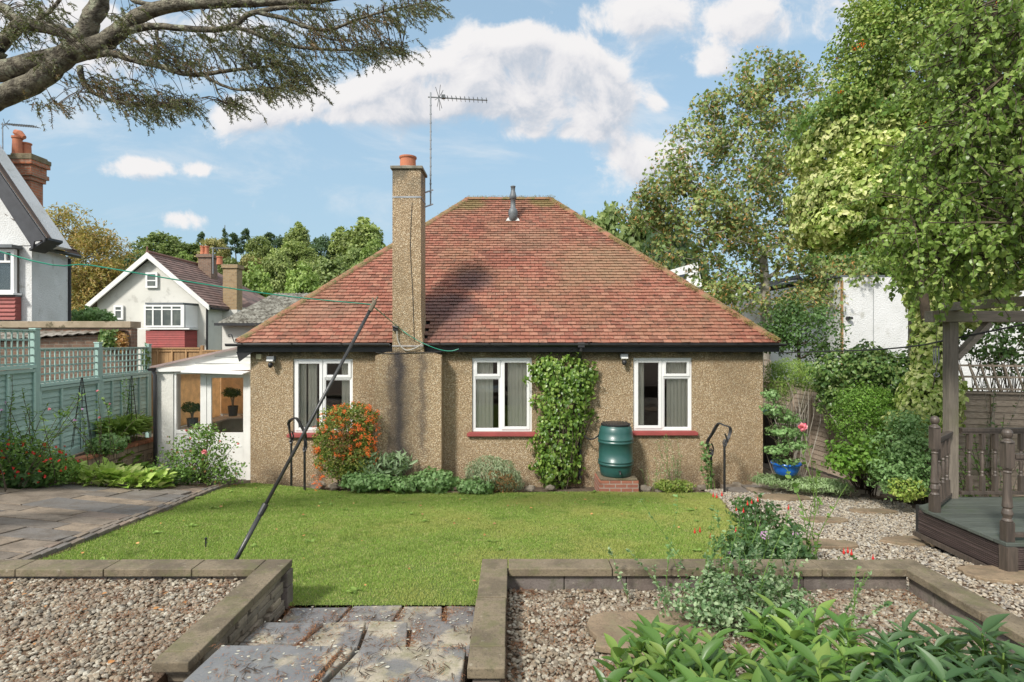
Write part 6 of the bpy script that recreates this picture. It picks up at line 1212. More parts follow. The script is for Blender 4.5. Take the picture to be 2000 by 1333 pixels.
for k, (px, top, wpx, Y, kd, lab) in enumerate(FT):
    x = (px - 1000) * Y / F; zt_ = CZ - (top - 666.5) * Y / F; zb = float(tz(x, Y)) - .2; h = (zt_ - zb) / HT[kd]; w_ = wpx * Y / F / WD[kd]
    w_ = max(w_, h * .66); first = 'x' == PR[kd]['label']
    if first: o = PR[kd]; o.location = (x, Y, zb); o.rotation_euler = (0, 0, k * 1.3); o.scale = (w_, w_, h); o['label'] = lab; o['group'] = 'trees on the wooded hillside'
    else: dup(PR[kd], (x, Y, zb), lab, 'trees on the wooded hillside', k * 1.3 + .5, (w_, w_, h))
# undergrowth mass of the far wood
m = MB(); q = rng.uniform((-75, 50), (70, 150), (9000, 2)); zz = tz(q[:, 0], q[:, 1]); p = np.c_[q, zz + rng.uniform(0, 3.4, len(q)) * (.6 + .4 * np.sin(q[:, 0] * .5) * np.sin(q[:, 1] * .4))]; leaf_cloud(m, p, np.tile((0, -.3, 1.), (len(p), 1)), 1.2, DIA, DF, jit=.8); m.build('undergrowth', M['f_a'], kind='stuff', label='dense scrub covering the hillside between the trees', category='undergrowth')

clump_tree('horse_chestnut', 'big brown and yellow autumn horse chestnut between the left house and the far white house', 'tree', ground(150, 36), [E(135, 480, 70, 60, 36), E(190, 520, 62, 60, 36), E(170, 590, 80, 55, 35.5), E(105, 450, 50, 38, 36), E(225, 560, 36, 60, 36)], 150, 100, .8, .26, 'chestnut', 'barkd', .3, 'lance', seed=3, extra=('yellow_leaves', 'chest_top', .25, .26, 'lance'), minr=.03)
shrub('bush', 'pale green leafy bush above the garage parapet', 'bush', [E(178, 617, 34, 14, 20), E(205, 622, 18, 10, 20)], 1500, .11, 'g_ger', ntw=10, base=(-14.5, 20, 0))
# sycamore
sy = [E(1480, 190, 60, 75, 17), E(1560, 240, 62, 90, 17), E(1400, 290, 80, 95, 17), E(1330, 370, 72, 80, 17), E(1500, 330, 95, 110, 17), E(1420, 440, 120, 85, 17), E(1540, 460, 90, 85, 17), E(1310, 460, 62, 62, 17), E(1590, 540, 70, 50, 17), E(1500, 125, 26, 36, 17), E(1390, 545, 60, 40, 17), E(1400, 200, 34, 40, 17), E(1545, 160, 24, 36, 17), E(1660, 540, 50, 26, 16.5), E(1430, 560, 80, 46, 16.6), E(1550, 590, 70, 36, 16.4), E(1400, 610, 46, 40, 16.2), E(1270, 420, 40, 50, 17), E(1620, 400, 40, 80, 17.2)]
clump_tree('sycamore', 'tall sycamore with pale grey forking limbs and clusters of brown seed keys behind the bungalow', 'tree', ground(1487, 17), sy, 520, 44, .36, .105, 'g_syc', 'barkpale', .24, 'maple', trunk_top=P(1492, 500, 17), seed=5, extra=('seed_keys', 'syckeys', .45, .11, 'lance'), inner=.1, minr=.018, flat=.9)
clump_tree('dark_tree', 'small dark leaved tree at the foot of the sycamore by the white houses', 'tree', ground(1560, 14.5), [E(1580, 640, 62, 38, 14.5), E(1540, 615, 44, 30, 14.5), E(1600, 675, 36, 26, 14.5), E(1510, 660, 34, 26, 14.5)], 90, 50, .26, .085, 'g_dark', 'barkd', .07, 'dia', seed=6, minr=.006)
# ivy-clad tree and its top
shrub_els = [E(1650, 300, 90, 75, 9.2, 1.0), E(1625, 400, 62, 80, 9.0, .9), E(1720, 380, 90, 90, 9.2, 1.0), E(1690, 225, 70, 60, 9.3, .9), E(1780, 300, 80, 90, 9.3, 1.0), E(1610, 445, 46, 40, 8.9, .7), E(1850, 420, 90, 100, 9.2, 1.0), E(1780, 450, 70, 60, 9.2, .8), E(1860, 540, 70, 50, 9.3, .8), E(1950, 520, 70, 60, 9.3, .8)]
it = shrub('ivy_clad_tree', 'old tree swallowed by yellow green variegated ivy left of the overhanging leaves', 'tree', shrub_els, 40000, .074, 'g_varieg', 'heart', jit=.5, droop=.8, lump=.14, inner=.6, base=ground(1800, 9.3), ntw=0, bark='bark', tw=.03)
m = MB(); b = ground(1800, 9.3); m.tube([b, P(1800, 500, 9.3), P(1760, 320, 9.3), P(1720, 150, 9.3)], [.22, .18, .13, .08], 10); m.build('trunk', M['bark'], it, smooth=True)
p, nn_ = blob(4500, [E(1650, 240, 92, 60, 9.2, 1.0), E(1760, 350, 90, 110, 9.0, 1.0), E(1640, 450, 50, 40, 9.0, .8)], inner=.8); m = MB(); leaf_cloud(m, p, nn_, .075, *TM['heart'], jit=.5, droop=.8); m.build('green_ivy_leaves', M['g_mid'], it)
top_els = [E(1740, 110, 90, 110, 8.6, .9), E(1680, 150, 55, 80, 8.6, .7), E(1850, 150, 110, 160, 8.4, 1.0), E(1665, 80, 32, 60, 8.6, .5), E(1780, 20, 80, 60, 8.5, .8), E(1950, 60, 90, 120, 8.4, .9), E(1960, 220, 90, 120, 8.4, .9), E(1930, 380, 100, 110, 8.5, .9), E(1900, 30, 80, 60, 8.4, .8), E(1640, 200, 34, 44, 8.7, .5), E(1700, 20, 34, 50, 8.6, .5), E(1655, 250, 40, 50, 8.9, .5)]
ct = clump_tree('cotoneaster_tree', 'tall green shrub tree with orange berries rising above the variegated ivy', 'tree', ground(1830, 8.7), top_els, 420, 120, .27, .055, 'g_top', 'barkd', .09, 'leaf', trunk_top=P(1790, 200, 8.7), seed=8, inner=.15, minr=.005, jit=.7)
m = MB(); q, _ = blob(36, top_els, inner=.8); q = (q[:, None] + rng.normal(0, .022, (len(q), 9, 3))).reshape(-1, 3); balls(m, q, .011); m.build('berries', M['orange'], ct)
# overhanging tree close by on the right: hanging leafy twigs
ov = thing('overhanging_tree', 'near tree with glossy heart shaped leaves hanging over the deck from the right edge', 'tree', (6.4, 4.6, .9)); m = MB(); m.tube([(6.4, 4.6, .8), (6.5, 4.7, 3), (6.2, 4.9, 5), (6.0, 5, 6.6)], [.17, .14, .10, .06], 10); m.build('trunk', M['bark'], ov, smooth=True)
mt = MB(); leafp = []; leafd = []; r = np.random.default_rng(21)
starts = [(1990, 60, 5.2), (1900, 20, 5.4), (1960, 150, 5.0), (1880, 110, 5.4), (1900, 80, 5.8), (1880, 190, 5.5), (1930, 230, 5.0), (1870, 280, 5.3), (1990, 330, 4.8), (1850, 300, 5.7), (1910, 390, 5.2), (1960, 355, 5.0), (1840, 400, 5.5), (1800, 430, 5.8), (1990, 435, 4.8), (1890, 450, 5.3), (1800, 455, 5.6), (1830, 350, 5.9), (1960, 20, 5.2), (1945, 500, 5.3), (1850, 510, 5.5), (1775, 455, 6.0), (2060, 200, 4.8), (2060, 400, 4.8), (1930, 310, 5.6), (1980, 260, 5.4), (1850, 240, 5.6), (2000, 130, 5.4), (1990, 355, 5.4), (1920, 60, 5.8)]
for (px, py, Y) in starts:
    p = P(px, py, Y); t0 = np.array((6.3, 4.9, p[2] * .7 + 1.9)); mt.tube(smooth_line([t0, (t0 + p) / 2 + (0, 0, .25), p]), np.linspace(.028, .009, 13), 6, cap=False)
    for _ in range(21):
        s = p + r.normal(0, .20, 3) * (1.0, 1.3, .7); d = nrm(np.array((r.normal(-.12, .45), r.normal(0, .5), r.normal(-.55, .35)))); L = r.uniform(.25, .62); pts = [p + (s - p) * 0, s]; q = s.copy()
        for _k in range(5): q = q + d * L / 5; d = nrm(d + (0, 0, -.16) + r.normal(0, .10, 3)); pts.append(q.copy())
        mt.tube(pts, np.linspace(.006, .0018, len(pts)), 4, cap=False); pts = np.array(pts[1:]); nl = int(L * 62); u = r.uniform(0, len(pts) - 1.01, nl); i = u.astype(int); leafp.append(pts[i] + (pts[i + 1] - pts[i]) * (u - i)[:, None] + r.normal(0, .014, (nl, 3)))
q_, _ = blob(7000, [(6.2, 4.9, 5.6, 1.3, 1.0, 1.0), (5.6, 5.1, 4.9, .9, .8, .6), (6.9, 4.6, 4.9, 1.0, .9, .8), (6.4, 4.9, 6.6, .9, .9, .8)], r=r, inner=.2); leafp.append(q_); lp = np.vstack(leafp); m = MB(); n = len(lp); Y_ = nrm(r.normal(0, .6, (n, 3)) + (0, 0, -.9)); Z_ = nrm(np.cross(np.cross(Y_, nrm(r.normal(0, .7, (n, 3)) + (-.3, -.6, .5))), Y_)); m.inst(HEART, HF, lp, np.cross(Y_, Z_), Y_, Z_, .050 * r.uniform(.6, 1.2, n)); m.build('leaves', M['g_overhang'], ov); mt.build('branches', M['barkd'], ov)

# ------------------------------------------------------------------ conifer overhead at the left
co = thing('conifer', 'old conifer with lichened spreading limbs and drooping sprays over the top left of the garden', 'tree', (-6.6, 4.6, .9)); m = MB()
m.tube([(-6.6, 4.6, .7), (-6.5, 4.6, 2.4), (-6.35, 4.7, 4), (-6.3, 4.7, 6.5), (-6.2, 4.7, 9)], [.36, .30, .26, .2, .1], 14); m.build('trunk', M['barkcon'], co, smooth=True)
CY = 4.5
def br(pts, root_=None):
    v = [np.array(root_)] if root_ is not None else []; rr = [pts[0][2] * CY / F * 1.15] if root_ is not None else []
    for i, q in enumerate(pts): Y = q[3] if len(q) > 3 else CY; v.append(P(q[0], q[1], Y)); rr.append(q[2] * Y / F)
    L = smooth_line(v, 6); R_ = np.interp(np.linspace(0, len(rr) - 1, len(L)), np.arange(len(rr)), rr); L = L + np.stack([np.sin(np.arange(len(L)) * 1.7) * R_ * .12] * 3, -1); return L, R_
BR = [br([(-200,235,24),(-60,215,21),(0,190,20),(70,160,19),(120,118,18.5),(160,72,17.5),(192,10,16.5),(215,-60,15)], (-6.45, 4.7, 3.5)),
 br([(-150,150,22),(0,140,20),(60,125,19),(130,108,18),(200,85,17),(240,55,15),(285,25,13),(360,8,11.5),(480,5,9),(600,2,7),(680,-8,5)], (-6.4, 4.7, 4.3)),
 br([(-60,120,14),(0,88,12),(40,50,12),(95,56,11),(140,68,11),(180,90,10)], (-6.4, 4.7, 4.9)), br([(-150,20,14),(-40,5,11),(0,14,10),(40,45,9)], (-6.4, 4.7, 5.2)),
 br([(170,110,8),(216,104,7),(262,118,6),(315,130,5.5),(350,142,5),(391,146,4.5),(450,138,3.5),(530,130,2)]), br([(240,62,8),(300,52,6.5),(360,56,6),(427,58,5.5),(465,45,5),(490,27,5),(560,15,4),(640,20,2.5)]),
 br([(450,50,4.5),(500,66,4),(560,88,3.5),(620,96,3),(700,98,2.4),(785,92,1.6)]), br([(500,24,4.5),(560,38,4),(600,54,3.6),(645,58,3.2),(700,38,2.5),(760,20,2),(830,6,1.4)]), br([(155,130,6),(165,165,4.5),(200,190,3.6),(260,205,3),(330,206,2.2),(372,208,1.5)]),
 br([(395,146,3.5),(430,165,3),(470,176,2.5),(540,172,2),(600,165,1.4)]), br([(305,60,3.5),(310,95,3),(306,125,2.4)]), br([(425,60,2.5),(400,30,2.2),(380,-10,2)]), br([(560,10,3),(590,45,2.4),(640,75,1.8),(680,80,1.2)]), br([(415,150,2),(425,180,1.7),(440,200,1.3),(460,212,1)]), br([(60,140,4),(75,170,3),(70,120,2)]), br([(60,50,4),(100,20,3.5),(130,-20,3)]),
 br([(220,-40,6),(260,0,5),(300,10,4),(350,20,3)])]
m = MB()
for k, (L, R_) in enumerate(BR): m.tube(L, R_, 12 if k < 4 else 7)
m.build('limbs', M['barkcon'], co, smooth=True)
r = np.random.default_rng(31); SPR = [(220,175,75,26,70,'b'),(300,195,60,20,60,''),(350,203,45,14,40,''),(170,150,50,20,36,'b'),(280,215,45,16,34,''),(300,95,70,26,56,'b'),(250,90,50,30,40,''),(400,80,70,35,60,''),(470,100,60,30,60,''),(360,120,50,22,46,'b'),(520,120,60,26,70,''),(560,135,50,22,60,''),(510,175,50,14,50,''),(570,165,40,14,46,''),(450,200,26,14,30,''),(620,70,60,26,56,'b'),(700,98,50,20,56,''),(750,92,46,12,50,''),(690,40,60,26,60,'b'),(760,24,50,20,50,''),(820,8,40,14,40,''),(600,20,60,26,46,''),(60,22,60,24,70,''),(30,60,40,20,34,''),(110,70,40,20,26,''),(90,200,34,14,22,'b'),(500,60,60,24,44,''),(440,20,50,20,30,''),(240,40,34,22,26,''),(60,110,30,12,14,''),(620,130,36,20,26,''),(540,80,60,24,30,'')]
mt, mn, mbr = MB(), MB(), MB(); allb = np.vstack([L for L, R_ in BR[3:]])
for (px, py, rx, ry, n_, bb) in SPR:
    for _ in range(int(n_ * 1.3)):
        q = P(px + r.normal(0, .55) * rx, py + r.normal(0, .55) * ry, CY + r.normal(0, .22)); 
        j = int(np.argmin(np.linalg.norm(allb - q, axis=1) + r.uniform(0, .2))); a = allb[j]; d = nrm(np.array((r.normal(.55, .35), r.normal(0, .4), r.normal(-.42, .3)))); L = r.uniform(.08, .19)
        if r.uniform() < .4: mt.tube(smooth_line([a, (a + q) / 2 + (0, 0, .05), q], 3), np.linspace(.0035, .0015, 7), 4, cap=False)
        p = [q]; 
        for _k in range(3): p.append(p[-1] + d * L / 3); d = nrm(d + (0, 0, -.10) + r.normal(0, .12, 3))
        mt.tube(p, [.0022, .0018, .0014, .001], 3, cap=False); pp = np.array(p); nl = int(L * 260); u = r.uniform(0, 2.99, nl); i = u.astype(int); pos_ = pp[i] + (pp[i + 1] - pp[i]) * (u - i)[:, None]; ax = nrm(pp[3] - pp[0]); Y_ = nrm(ax * .9 + r.normal(0, .75, (nl, 3))); X_ = nrm(np.cross(Y_, r.normal(size=(nl, 3)))); tgt = mbr if (bb and r.uniform() < .45) else mn
        tgt.inst([(-.11, 0, 0), (.11, 0, 0), (.09, .7, 0), (0, 1, 0), (-.09, .7, 0)], [(0, 1, 2, 3, 4)], pos_, X_, Y_, np.cross(X_, Y_), .021 * r.uniform(.7, 1.3, nl))
mt.build('twigs', M['barkd'], co); mn.build('needles', M['conifer'], co); mbr.build('brown_needles', M['conbrown'], co)

# ------------------------------------------------------------------ plants against the bungalow
shrub('wall_climber', 'tall leafy green climber on the bungalow wall between the second and third windows', 'climber', [E(1098, 735, 55, 38, 10.48, .16), E(1102, 790, 52, 50, 10.46, .2), E(1090, 860, 44, 60, 10.46, .2), E(1085, 915, 38, 36, 10.44, .2), E(1130, 745, 32, 34, 10.45, .14), E(1070, 720, 30, 26, 10.48, .14)], 5200, .066, 'g_climb', 'heart', jit=.45, droop=1.3, inner=.7, lump=.32, base=(hx(1095), 10.5, 0), ntw=40, tw=.008)
py_els = [E(675, 840, 56, 48, 10.05, .3), E(665, 890, 50, 46, 10.0, .3), E(690, 815, 44, 28, 10.05, .25), E(700, 900, 34, 40, 10.0, .3), E(640, 860, 28, 34, 10.0, .25)]
pyr = shrub('firethorn', 'rounded firethorn bush covered in orange berries under the first window', 'bush', py_els, 9500, .038, 'g_pyr', 'leaf', inner=.6, base=G(672, 948), ntw=50, tw=.01)
m = MB(); q, _ = blob(300, [E(690, 812, 48, 26, 9.98, .3), E(712, 850, 28, 40, 9.95, .3), E(665, 840, 40, 20, 9.95, .3), E(622, 910, 10, 45, 9.9, .2), E(690, 882, 40, 14, 9.85, .2), E(640, 826, 26, 20, 9.9, .2), E(725, 890, 12, 40, 9.9, .2)], inner=.8); q = (q[:, None] + rng.normal(0, .016, (len(q), 12, 3))).reshape(-1, 3); balls(m, q, .0075); m.build('berries', M['orange'], pyr)
p, nn_ = blob(900, [E(672, 862, 28, 34, 9.85, .2)], inner=.5); m = MB(); leaf_cloud(m, p, nn_, .035, *TM['leaf']); m.build('dead_leaves', M['brownleaf'], pyr)
shrub('silver_thistle', 'spiky silver green plant in front of the chimney breast', 'plant', [E(745, 915, 48, 22, 9.9, .25), E(780, 905, 22, 18, 9.95, .2)], 420, .15, 'g_silver', 'lance', jit=.9, droop=-.4, ntw=14)
for (px, py, rx, ry, Y, lab) in [(720, 940, 52, 17, 9.7, 'low leafy geranium clump at the foot of the chimney breast, left one'), (848, 940, 46, 21, 9.75, 'leafy geranium clump between the chimney breast and the round grey shrub'), (930, 950, 36, 14, 9.65, 'small low geranium clump in front of the round grey shrub'), (790, 945, 30, 13, 9.68, 'small geranium clump between the two larger ones')]:
    shrub('geranium', lab, 'plant', [E(px, py, rx, ry, Y, .28)], int(rx * ry * 1.6), .055, 'g_ger', 'maple', jit=.45, droop=.1, inner=.7, ntw=12, tw=.003, group='geranium clumps')
lav = shrub('lavender_bush', 'round grey green lavender like shrub under the second window', 'bush', [E(960, 928, 52, 34, 10.0, .4), E(985, 945, 38, 24, 9.95, .3)], 5200, .055, 'g_grey', 'lance', jit=.5, droop=-1.2, lump=.08, inner=.55, ntw=60, tw=.004, bark='bark', spread=.12)
p, nn_ = blob(900, [E(975, 945, 34, 22, 9.7, .1)], inner=.6); m = MB(); leaf_cloud(m, p, nn_, .05, *TM['lance'], droop=-1); m.build('dry_stems', M['brownleaf'], lav)
def stems_plant(name, label, cat, base, n, h, lean, mat, leafsize, nl, tm='leaf', bark='g_mid', sr=.003, flowers=None, fs=.05, spread=.08, curve=.25, seed=0, group=None, nfl=None, start=.1, droop=.2):
    r = np.random.default_rng(seed); base = np.array(base, float); root = thing(name, label, cat, base, group); ms, ml = MB(), MB(); tips = []
    P_, D_ = [], []
    for k in range(n):
        b = base + r.normal(0, spread, 3) * (1, 1, 0); hh = h * r.uniform(.6, 1.05); d = np.array((r.normal(0, curve), r.normal(0, curve), 1)) + (lean[0], lean[1], 0); d = nrm(d); pts = [b - (0, 0, .03)]; q = b.copy()
        for j in range(6): q = q + d * hh / 6; d = nrm(d + r.normal(0, .09, 3) + np.array((0, 0, .02 - droop * .12))); pts.append(q.copy())
        ms.tube(pts, np.linspace(sr, sr * .5, 7), 5, cap=False); tips.append(q); pts = np.array(pts); nlk = int(nl * hh / h); u = np.sort(r.uniform(start * 6, 6 * .999, nlk)); i = u.astype(int); P_.append(pts[i] + (pts[i + 1] - pts[i]) * (u - i)[:, None]); D_.append(pts[i + 1] - pts[i])
    pp = np.vstack(P_); ax = nrm(np.vstack(D_)); k = len(pp); Y_ = nrm(r.normal(size=(k, 3)) * (1, 1, .4) + ax * .5); Z_ = nrm(ax + r.normal(0, .3, (k, 3))); Z_ = nrm(Z_ - (Z_ * Y_).sum(1, keepdims=True) * Y_); ml.inst(TM[tm][0], TM[tm][1], pp, np.cross(Y_, Z_), Y_, Z_, leafsize * r.uniform(.6, 1.2, k))
    ms.build('stems', M[bark], root); ml.build('leaves', M[mat], root)
    if flowers:
        t_ = np.array(tips)[:nfl or len(tips)]; m = MB(); flower_heads(m, t_, np.tile((0, -.3, 1.), (len(t_), 1)), fs, 12); m.build('flowers', M[flowers], root)
    return root, np.array(tips)
stems_plant('tall_herb', 'wispy pale green spires between the water butt and the right handrail', 'plant', G(1312, 957), 9, .95, (0, 0), 'g_lav', .05, 50, 'lance', sr=.004, seed=2, curve=.07, spread=.06)
stems_plant('seedling', 'thin straggly plant at the lawn edge left of the pale spires', 'plant', G(1280, 957), 8, .6, (-.1, 0), 'g_lav', .05, 20, 'lance', seed=3, curve=.2)
shrub('edging_plant', 'low lime green cushion plant at the foot of the pale spires', 'plant', [E(1320, 950, 36, 11, 9.75, .18), E(1300, 948, 20, 10, 9.75, .15)], 1400, .04, 'g_yel', 'leaf', ntw=8)
stems_plant('hollyhock', 'hollyhock with large round leaves growing beside the right handrail', 'plant', G(1385, 958), 7, .95, (-.04, 0), 'g_ger', .085, 16, 'maple', sr=.006, seed=4, curve=.10, spread=.05, start=.15)
# potted trees in the porch
for (px, pot, topc, Y, rx, nm) in ((376, (817, 845), (797, 26), 11.5, 16, 'small clipped tree in a dark pot behind the porch side pane'), (455, (793, 813), (768, 18), 12.4, 17, 'small cloud clipped tree in a grey pot on the porch shelf seen through the door')):
    c = P(px, pot[1], Y); h = (pot[1] - pot[0]) * Y / F; r_ = .105; root = thing('potted_tree', nm, 'potted plant', c, 'clipped trees inside the porch'); m = MB(); m.lathe(c, [(r_ * .8, 0), (r_, h * .95), (r_ * 1.05, h), (r_ * .9, h), (r_ * .85, h * .8)], 18); m.build('pot', M['grey'], root, smooth=False)
    tc_ = P(px - 2, topc[0], Y); m = MB(); b = c + (0, 0, h * .8)
    for dx in (-.05, .03, .07): m.tube(smooth_line([b, b + ((tc_ - b) * .5) + (dx * .3, 0, 0), tc_ + (dx, 0, -.04)], 3), np.linspace(.016, .009, 7), 6)
    m.build('trunk', M['barkpale'], root); p, nn_ = blob(900, [(*tc_, .18, .16, .09), (tc_[0] - .06, tc_[1], tc_[2] + .06, .10, .1, .06), (tc_[0] + .09, tc_[1], tc_[2] + .02, .09, .1, .07)]); m = MB(); leaf_cloud(m, p, nn_, .035, *TM['leaf']); m.build('foliage', M['g_dark'], root)

# ------------------------------------------------------------------ left bed
def basal(name, label, cat, c, rad, n, size, mat, tm='lance', asp=1.6, h=.1, up=.5, seed=0, group=None, flowers=None):
    """rosettes of broad leaves arching from the ground (hosta like)"""
    r = np.random.default_rng(seed); root = thing(name, label, cat, c, group); k = n; a = r.uniform(0, 2 * np.pi, k); rr = np.sqrt(r.uniform(0, 1, k)); b = np.stack([c[0] + rad[0] * rr * np.cos(a), c[1] + rad[1] * rr * np.sin(a), np.zeros(k)], -1); b[:, 2] = (tz(b[:, 0], b[:, 1]) if c[2] < .0 + float(tz(c[0], c[1])) + .15 else c[2]) + r.uniform(.02, h, k)
    Y_ = nrm(np.stack([np.cos(a) + r.normal(0, .5, k), np.sin(a) + r.normal(0, .5, k), r.uniform(up * .3, up * 1.8, k)], -1)); Z_ = nrm(np.array((0, 0, 1.)) + r.normal(0, .25, (k, 3))); Z_ = nrm(Z_ - (Z_ * Y_).sum(1, keepdims=True) * Y_); s = size * r.uniform(.7, 1.2, k); m = MB(); m.inst(TM[tm][0], TM[tm][1], b, np.cross(Y_, Z_), Y_, Z_, np.stack([s * asp, s, s * 1.6], -1)); m.build('leaves', M[mat], root)
    m = MB()
    for i in range(0, k, max(1, k // 60)): m.tube([b[i] - (0, 0, h + .05), b[i]], .004, 4, cap=False)
    m.build('stems', M[mat], root); return root
c = G(195, 950); basal('hosta', 'yellow green broad leaved clump along the edge of the patio', 'plant', c + (0, .12, 0), (.95, .3), 620, .17, 'g_hosta', 'leaf', .95, up=.6, h=.22, seed=1)
c = G(330, 945); basal('lily_leaves', 'fresh green strappy clump between the hosta and the pink rose', 'plant', c + (0, .15, 0), (.35, .25), 220, .15, 'g_ger', up=.8, h=.12, seed=2)
c = G(225, 915); basal('bergenia', 'bright green plant with big rounded leaves in front of the planter wall', 'plant', c + (-.1, .2, 0), (.42, .3), 80, .24, 'g_bright', 'heart', .9, up=.5, h=.22, seed=3)
c = np.array((P(243, 855, 10.9)[0], 10.9, .76)); basal('fern', 'lush yellow green clump of strappy leaves on the raised bed by the porch', 'plant', (c[0] - .05, 11.0, .85), (.28, .5), 330, .30, 'g_lime', up=.9, h=.22, seed=4, asp=.9)
shrub('low_shrub', 'grey green low shrub at the front of the raised bed', 'bush', [E(210, 868, 32, 18, 10.0, .25)], 900, .06, 'g_ger', 'maple', ntw=8, base=(P(210, 868, 10)[0], 10, .75), minz=False)
fu = [E(60, 905, 75, 40, 8.1, .3), E(20, 890, 50, 48, 8.0, .3), E(110, 915, 40, 30, 8.2, .25)]
shrub('fuchsia', 'dark leaved bush dotted with bright red flowers at the left edge', 'bush', fu, 3600, .042, 'g_mid', 'leaf', inner=.4, ntw=60, flowers=[('flowers', 'red', 110, .05, [E(50, 898, 78, 34, 7.9, .3), E(10, 930, 26, 22, 7.8, .2)])], base=G(60, 950) + (0, .3, 0))
shrub('low_shrub', 'dark green leafy plant low in the left corner below the red flowers', 'bush', [E(40, 935, 50, 22, 7.9, .2)], 1000, .06, 'g_dark', 'maple', ntw=10, base=G(40, 955))
stems_plant('buddleia', 'tall loose bush with arching stems in front of the teal fence at the left edge', 'bush', (-6.9, 7.9, .75), 26, 1.45, (-.1, 0), 'g_mid', .075, 60, 'lance', sr=.006, seed=5, curve=.33, spread=.25, flowers='lilac', fs=.05, nfl=6, bark='barkd')
stems_plant('rose', 'leggy rose with reddish stems standing before the teal fence', 'bush', P(190, 905, 8.6), 9, 1.15, (-.05, 0), 'g_mid', .055, 28, 'leaf', sr=.005, seed=6, curve=.25, spread=.12, flowers='pink', fs=.05, nfl=4, bark='barkd')
rs = [E(385, 885, 62, 48, 9.4, .4), E(350, 915, 55, 34, 9.2, .35), E(430, 920, 46, 30, 9.4, .3), E(400, 850, 30, 25, 9.4, .3)]
shrub('rose_bush', 'loose rose bush with a few pink blooms in front of the porch', 'bush', rs, 3000, .045, 'g_mid', 'leaf', inner=.15, lump=.25, base=G(385, 948) + (0, .2, 0), ntw=70, tw=.006, flowers=[('reddish_leaves', 'brownleaf', 90, .05, None)])
RR = bpy.data.objects['rose_bush']; m = MB(); fl_ = np.array([P(399, 882, 8.95), P(364, 841, 9.3), P(295, 920, 8.8), P(372, 857, 9.2), P(430, 862, 9.2), P(465, 867, 9.2), P(405, 850, 9.2)]); 
for f_, s in zip(fl_, (.10, .055, .07, .05, .04, .045, .04)): flower_heads(m, f_[None], np.array([[0, -.8, .5]]), s, 22)
m.build('flowers', M['pink'], RR)
stems_plant('climbing_plant', 'climbing plant with a few leaves on the far obelisk', 'climber', P(257, 815, 10.9), 6, .8, (0, 0), 'g_ger', .05, 26, 'leaf', sr=.003, seed=9, curve=.06, spread=.05)
shrub('ivy', 'small ivy patch hanging on the garage brickwork above the trellis', 'ivy', [E(212, 664, 17, 20, 13.2, .15)], 500, .07, 'g_ivy', 'heart', ntw=4, base=P(212, 700, 13.2), minz=False); shrub('ivy', 'rusty brown dead ivy on the corner of the garage wall', 'ivy', [E(236, 668, 12, 18, 13.3, .12)], 350, .06, 'syckeys', 'heart', ntw=4, base=P(236, 700, 13.3), minz=False)
shrub('ivy', 'ivy strand at the right end of the teal trellis', 'ivy', [E(285, 700, 6, 22, 12.3, .1)], 240, .055, 'g_ivy', 'heart', ntw=3, base=P(285, 730, 12.3), minz=False)

# ------------------------------------------------------------------ right side planting
shrub('bamboo', 'tall pale green feathery shrub beside the right corner of the bungalow', 'bush', [E(1545, 725, 46, 24, 11.2, .45), E(1520, 750, 26, 36, 11.2, .4), E(1585, 740, 30, 24, 11.0, .4)], 6500, .05, 'g_lime', 'lance', inner=.4, base=ground(1550, 11.0), ntw=24, tw=.009, bark='barkpale', droop=.6, spread=.2)
shrub('ivy_hedge', 'dark green ivy heaped over the side fence with bare stems below', 'hedge', [E(1650, 730, 55, 42, 10.2, .4), E(1720, 745, 60, 45, 9.8, .4), E(1690, 700, 38, 26, 10, .35), E(1780, 760, 50, 60, 9.4, .4), E(1740, 720, 70, 26, 9.6, .35), E(1625, 770, 26, 36, 10.3, .3)], 8500, .062, 'g_ivy', 'heart', jit=.5, droop=.8, inner=.6, lump=.28, base=ground(1700, 9.9), ntw=20, bark='barkpale', tw=.02)
shrub('variegated_ivy', 'column of yellow variegated ivy beside the pergola post', 'ivy', [E(1815, 690, 26, 60, 8.6, .3), E(1800, 790, 36, 60, 8.5, .35), E(1830, 640, 36, 36, 8.6, .3), E(1840, 780, 34, 60, 8.6, .3), E(1850, 620, 50, 26, 8.8, .3), E(1770, 830, 34, 30, 8.6, .3), E(1812, 570, 34, 60, 8.9, .35), E(1920, 600, 60, 34, 9.2, .4)], 9500, .072, 'g_varieg', 'heart', jit=.45, droop=.8, inner=.7, base=ground(1815, 8.7), ntw=14, tw=.015)
shrub('euonymus', 'dense bright green glossy bush against the side fence', 'bush', [E(1690, 790, 50, 34, 9.2, .4), E(1680, 830, 54, 40, 9.2, .4), E(1725, 810, 30, 40, 9.1, .35)], 8500, .034, 'g_bright', 'leaf', jit=.6, droop=-.3, lump=.26, inner=.5, base=ground(1690, 9.2), ntw=14)
shrub('peony', 'light green leafy shrub with dark stems beside the gravel', 'bush', [E(1690, 890, 55, 34, 8.5, .4), E(1650, 900, 30, 30, 8.5, .3), E(1720, 910, 30, 26, 8.4, .3)], 1500, .075, 'g_bright', 'leaf', jit=.6, inner=.2, lump=.3, base=G(1690, 968), ntw=50, tw=.008)
shrub('tall_shrub', 'loose mid green shrub beside the deck with small oval leaves', 'bush', [E(1765, 880, 50, 55, 7.9, .4), E(1780, 930, 44, 36, 7.8, .35), E(1740, 925, 34, 34, 7.9, .3), E(1775, 830, 34, 26, 8.0, .3)], 4600, .048, 'g_ger', 'leaf', inner=.2, lump=.32, base=G(1770, 975), ntw=60, tw=.007)
shrub('spotted_shrub', 'small yellow speckled shrub in the gap by the first newel post', 'bush', [E(1770, 955, 30, 22, 7.6, .2)], 700, .04, 'g_yel', 'leaf', base=G(1770, 975), ntw=8)
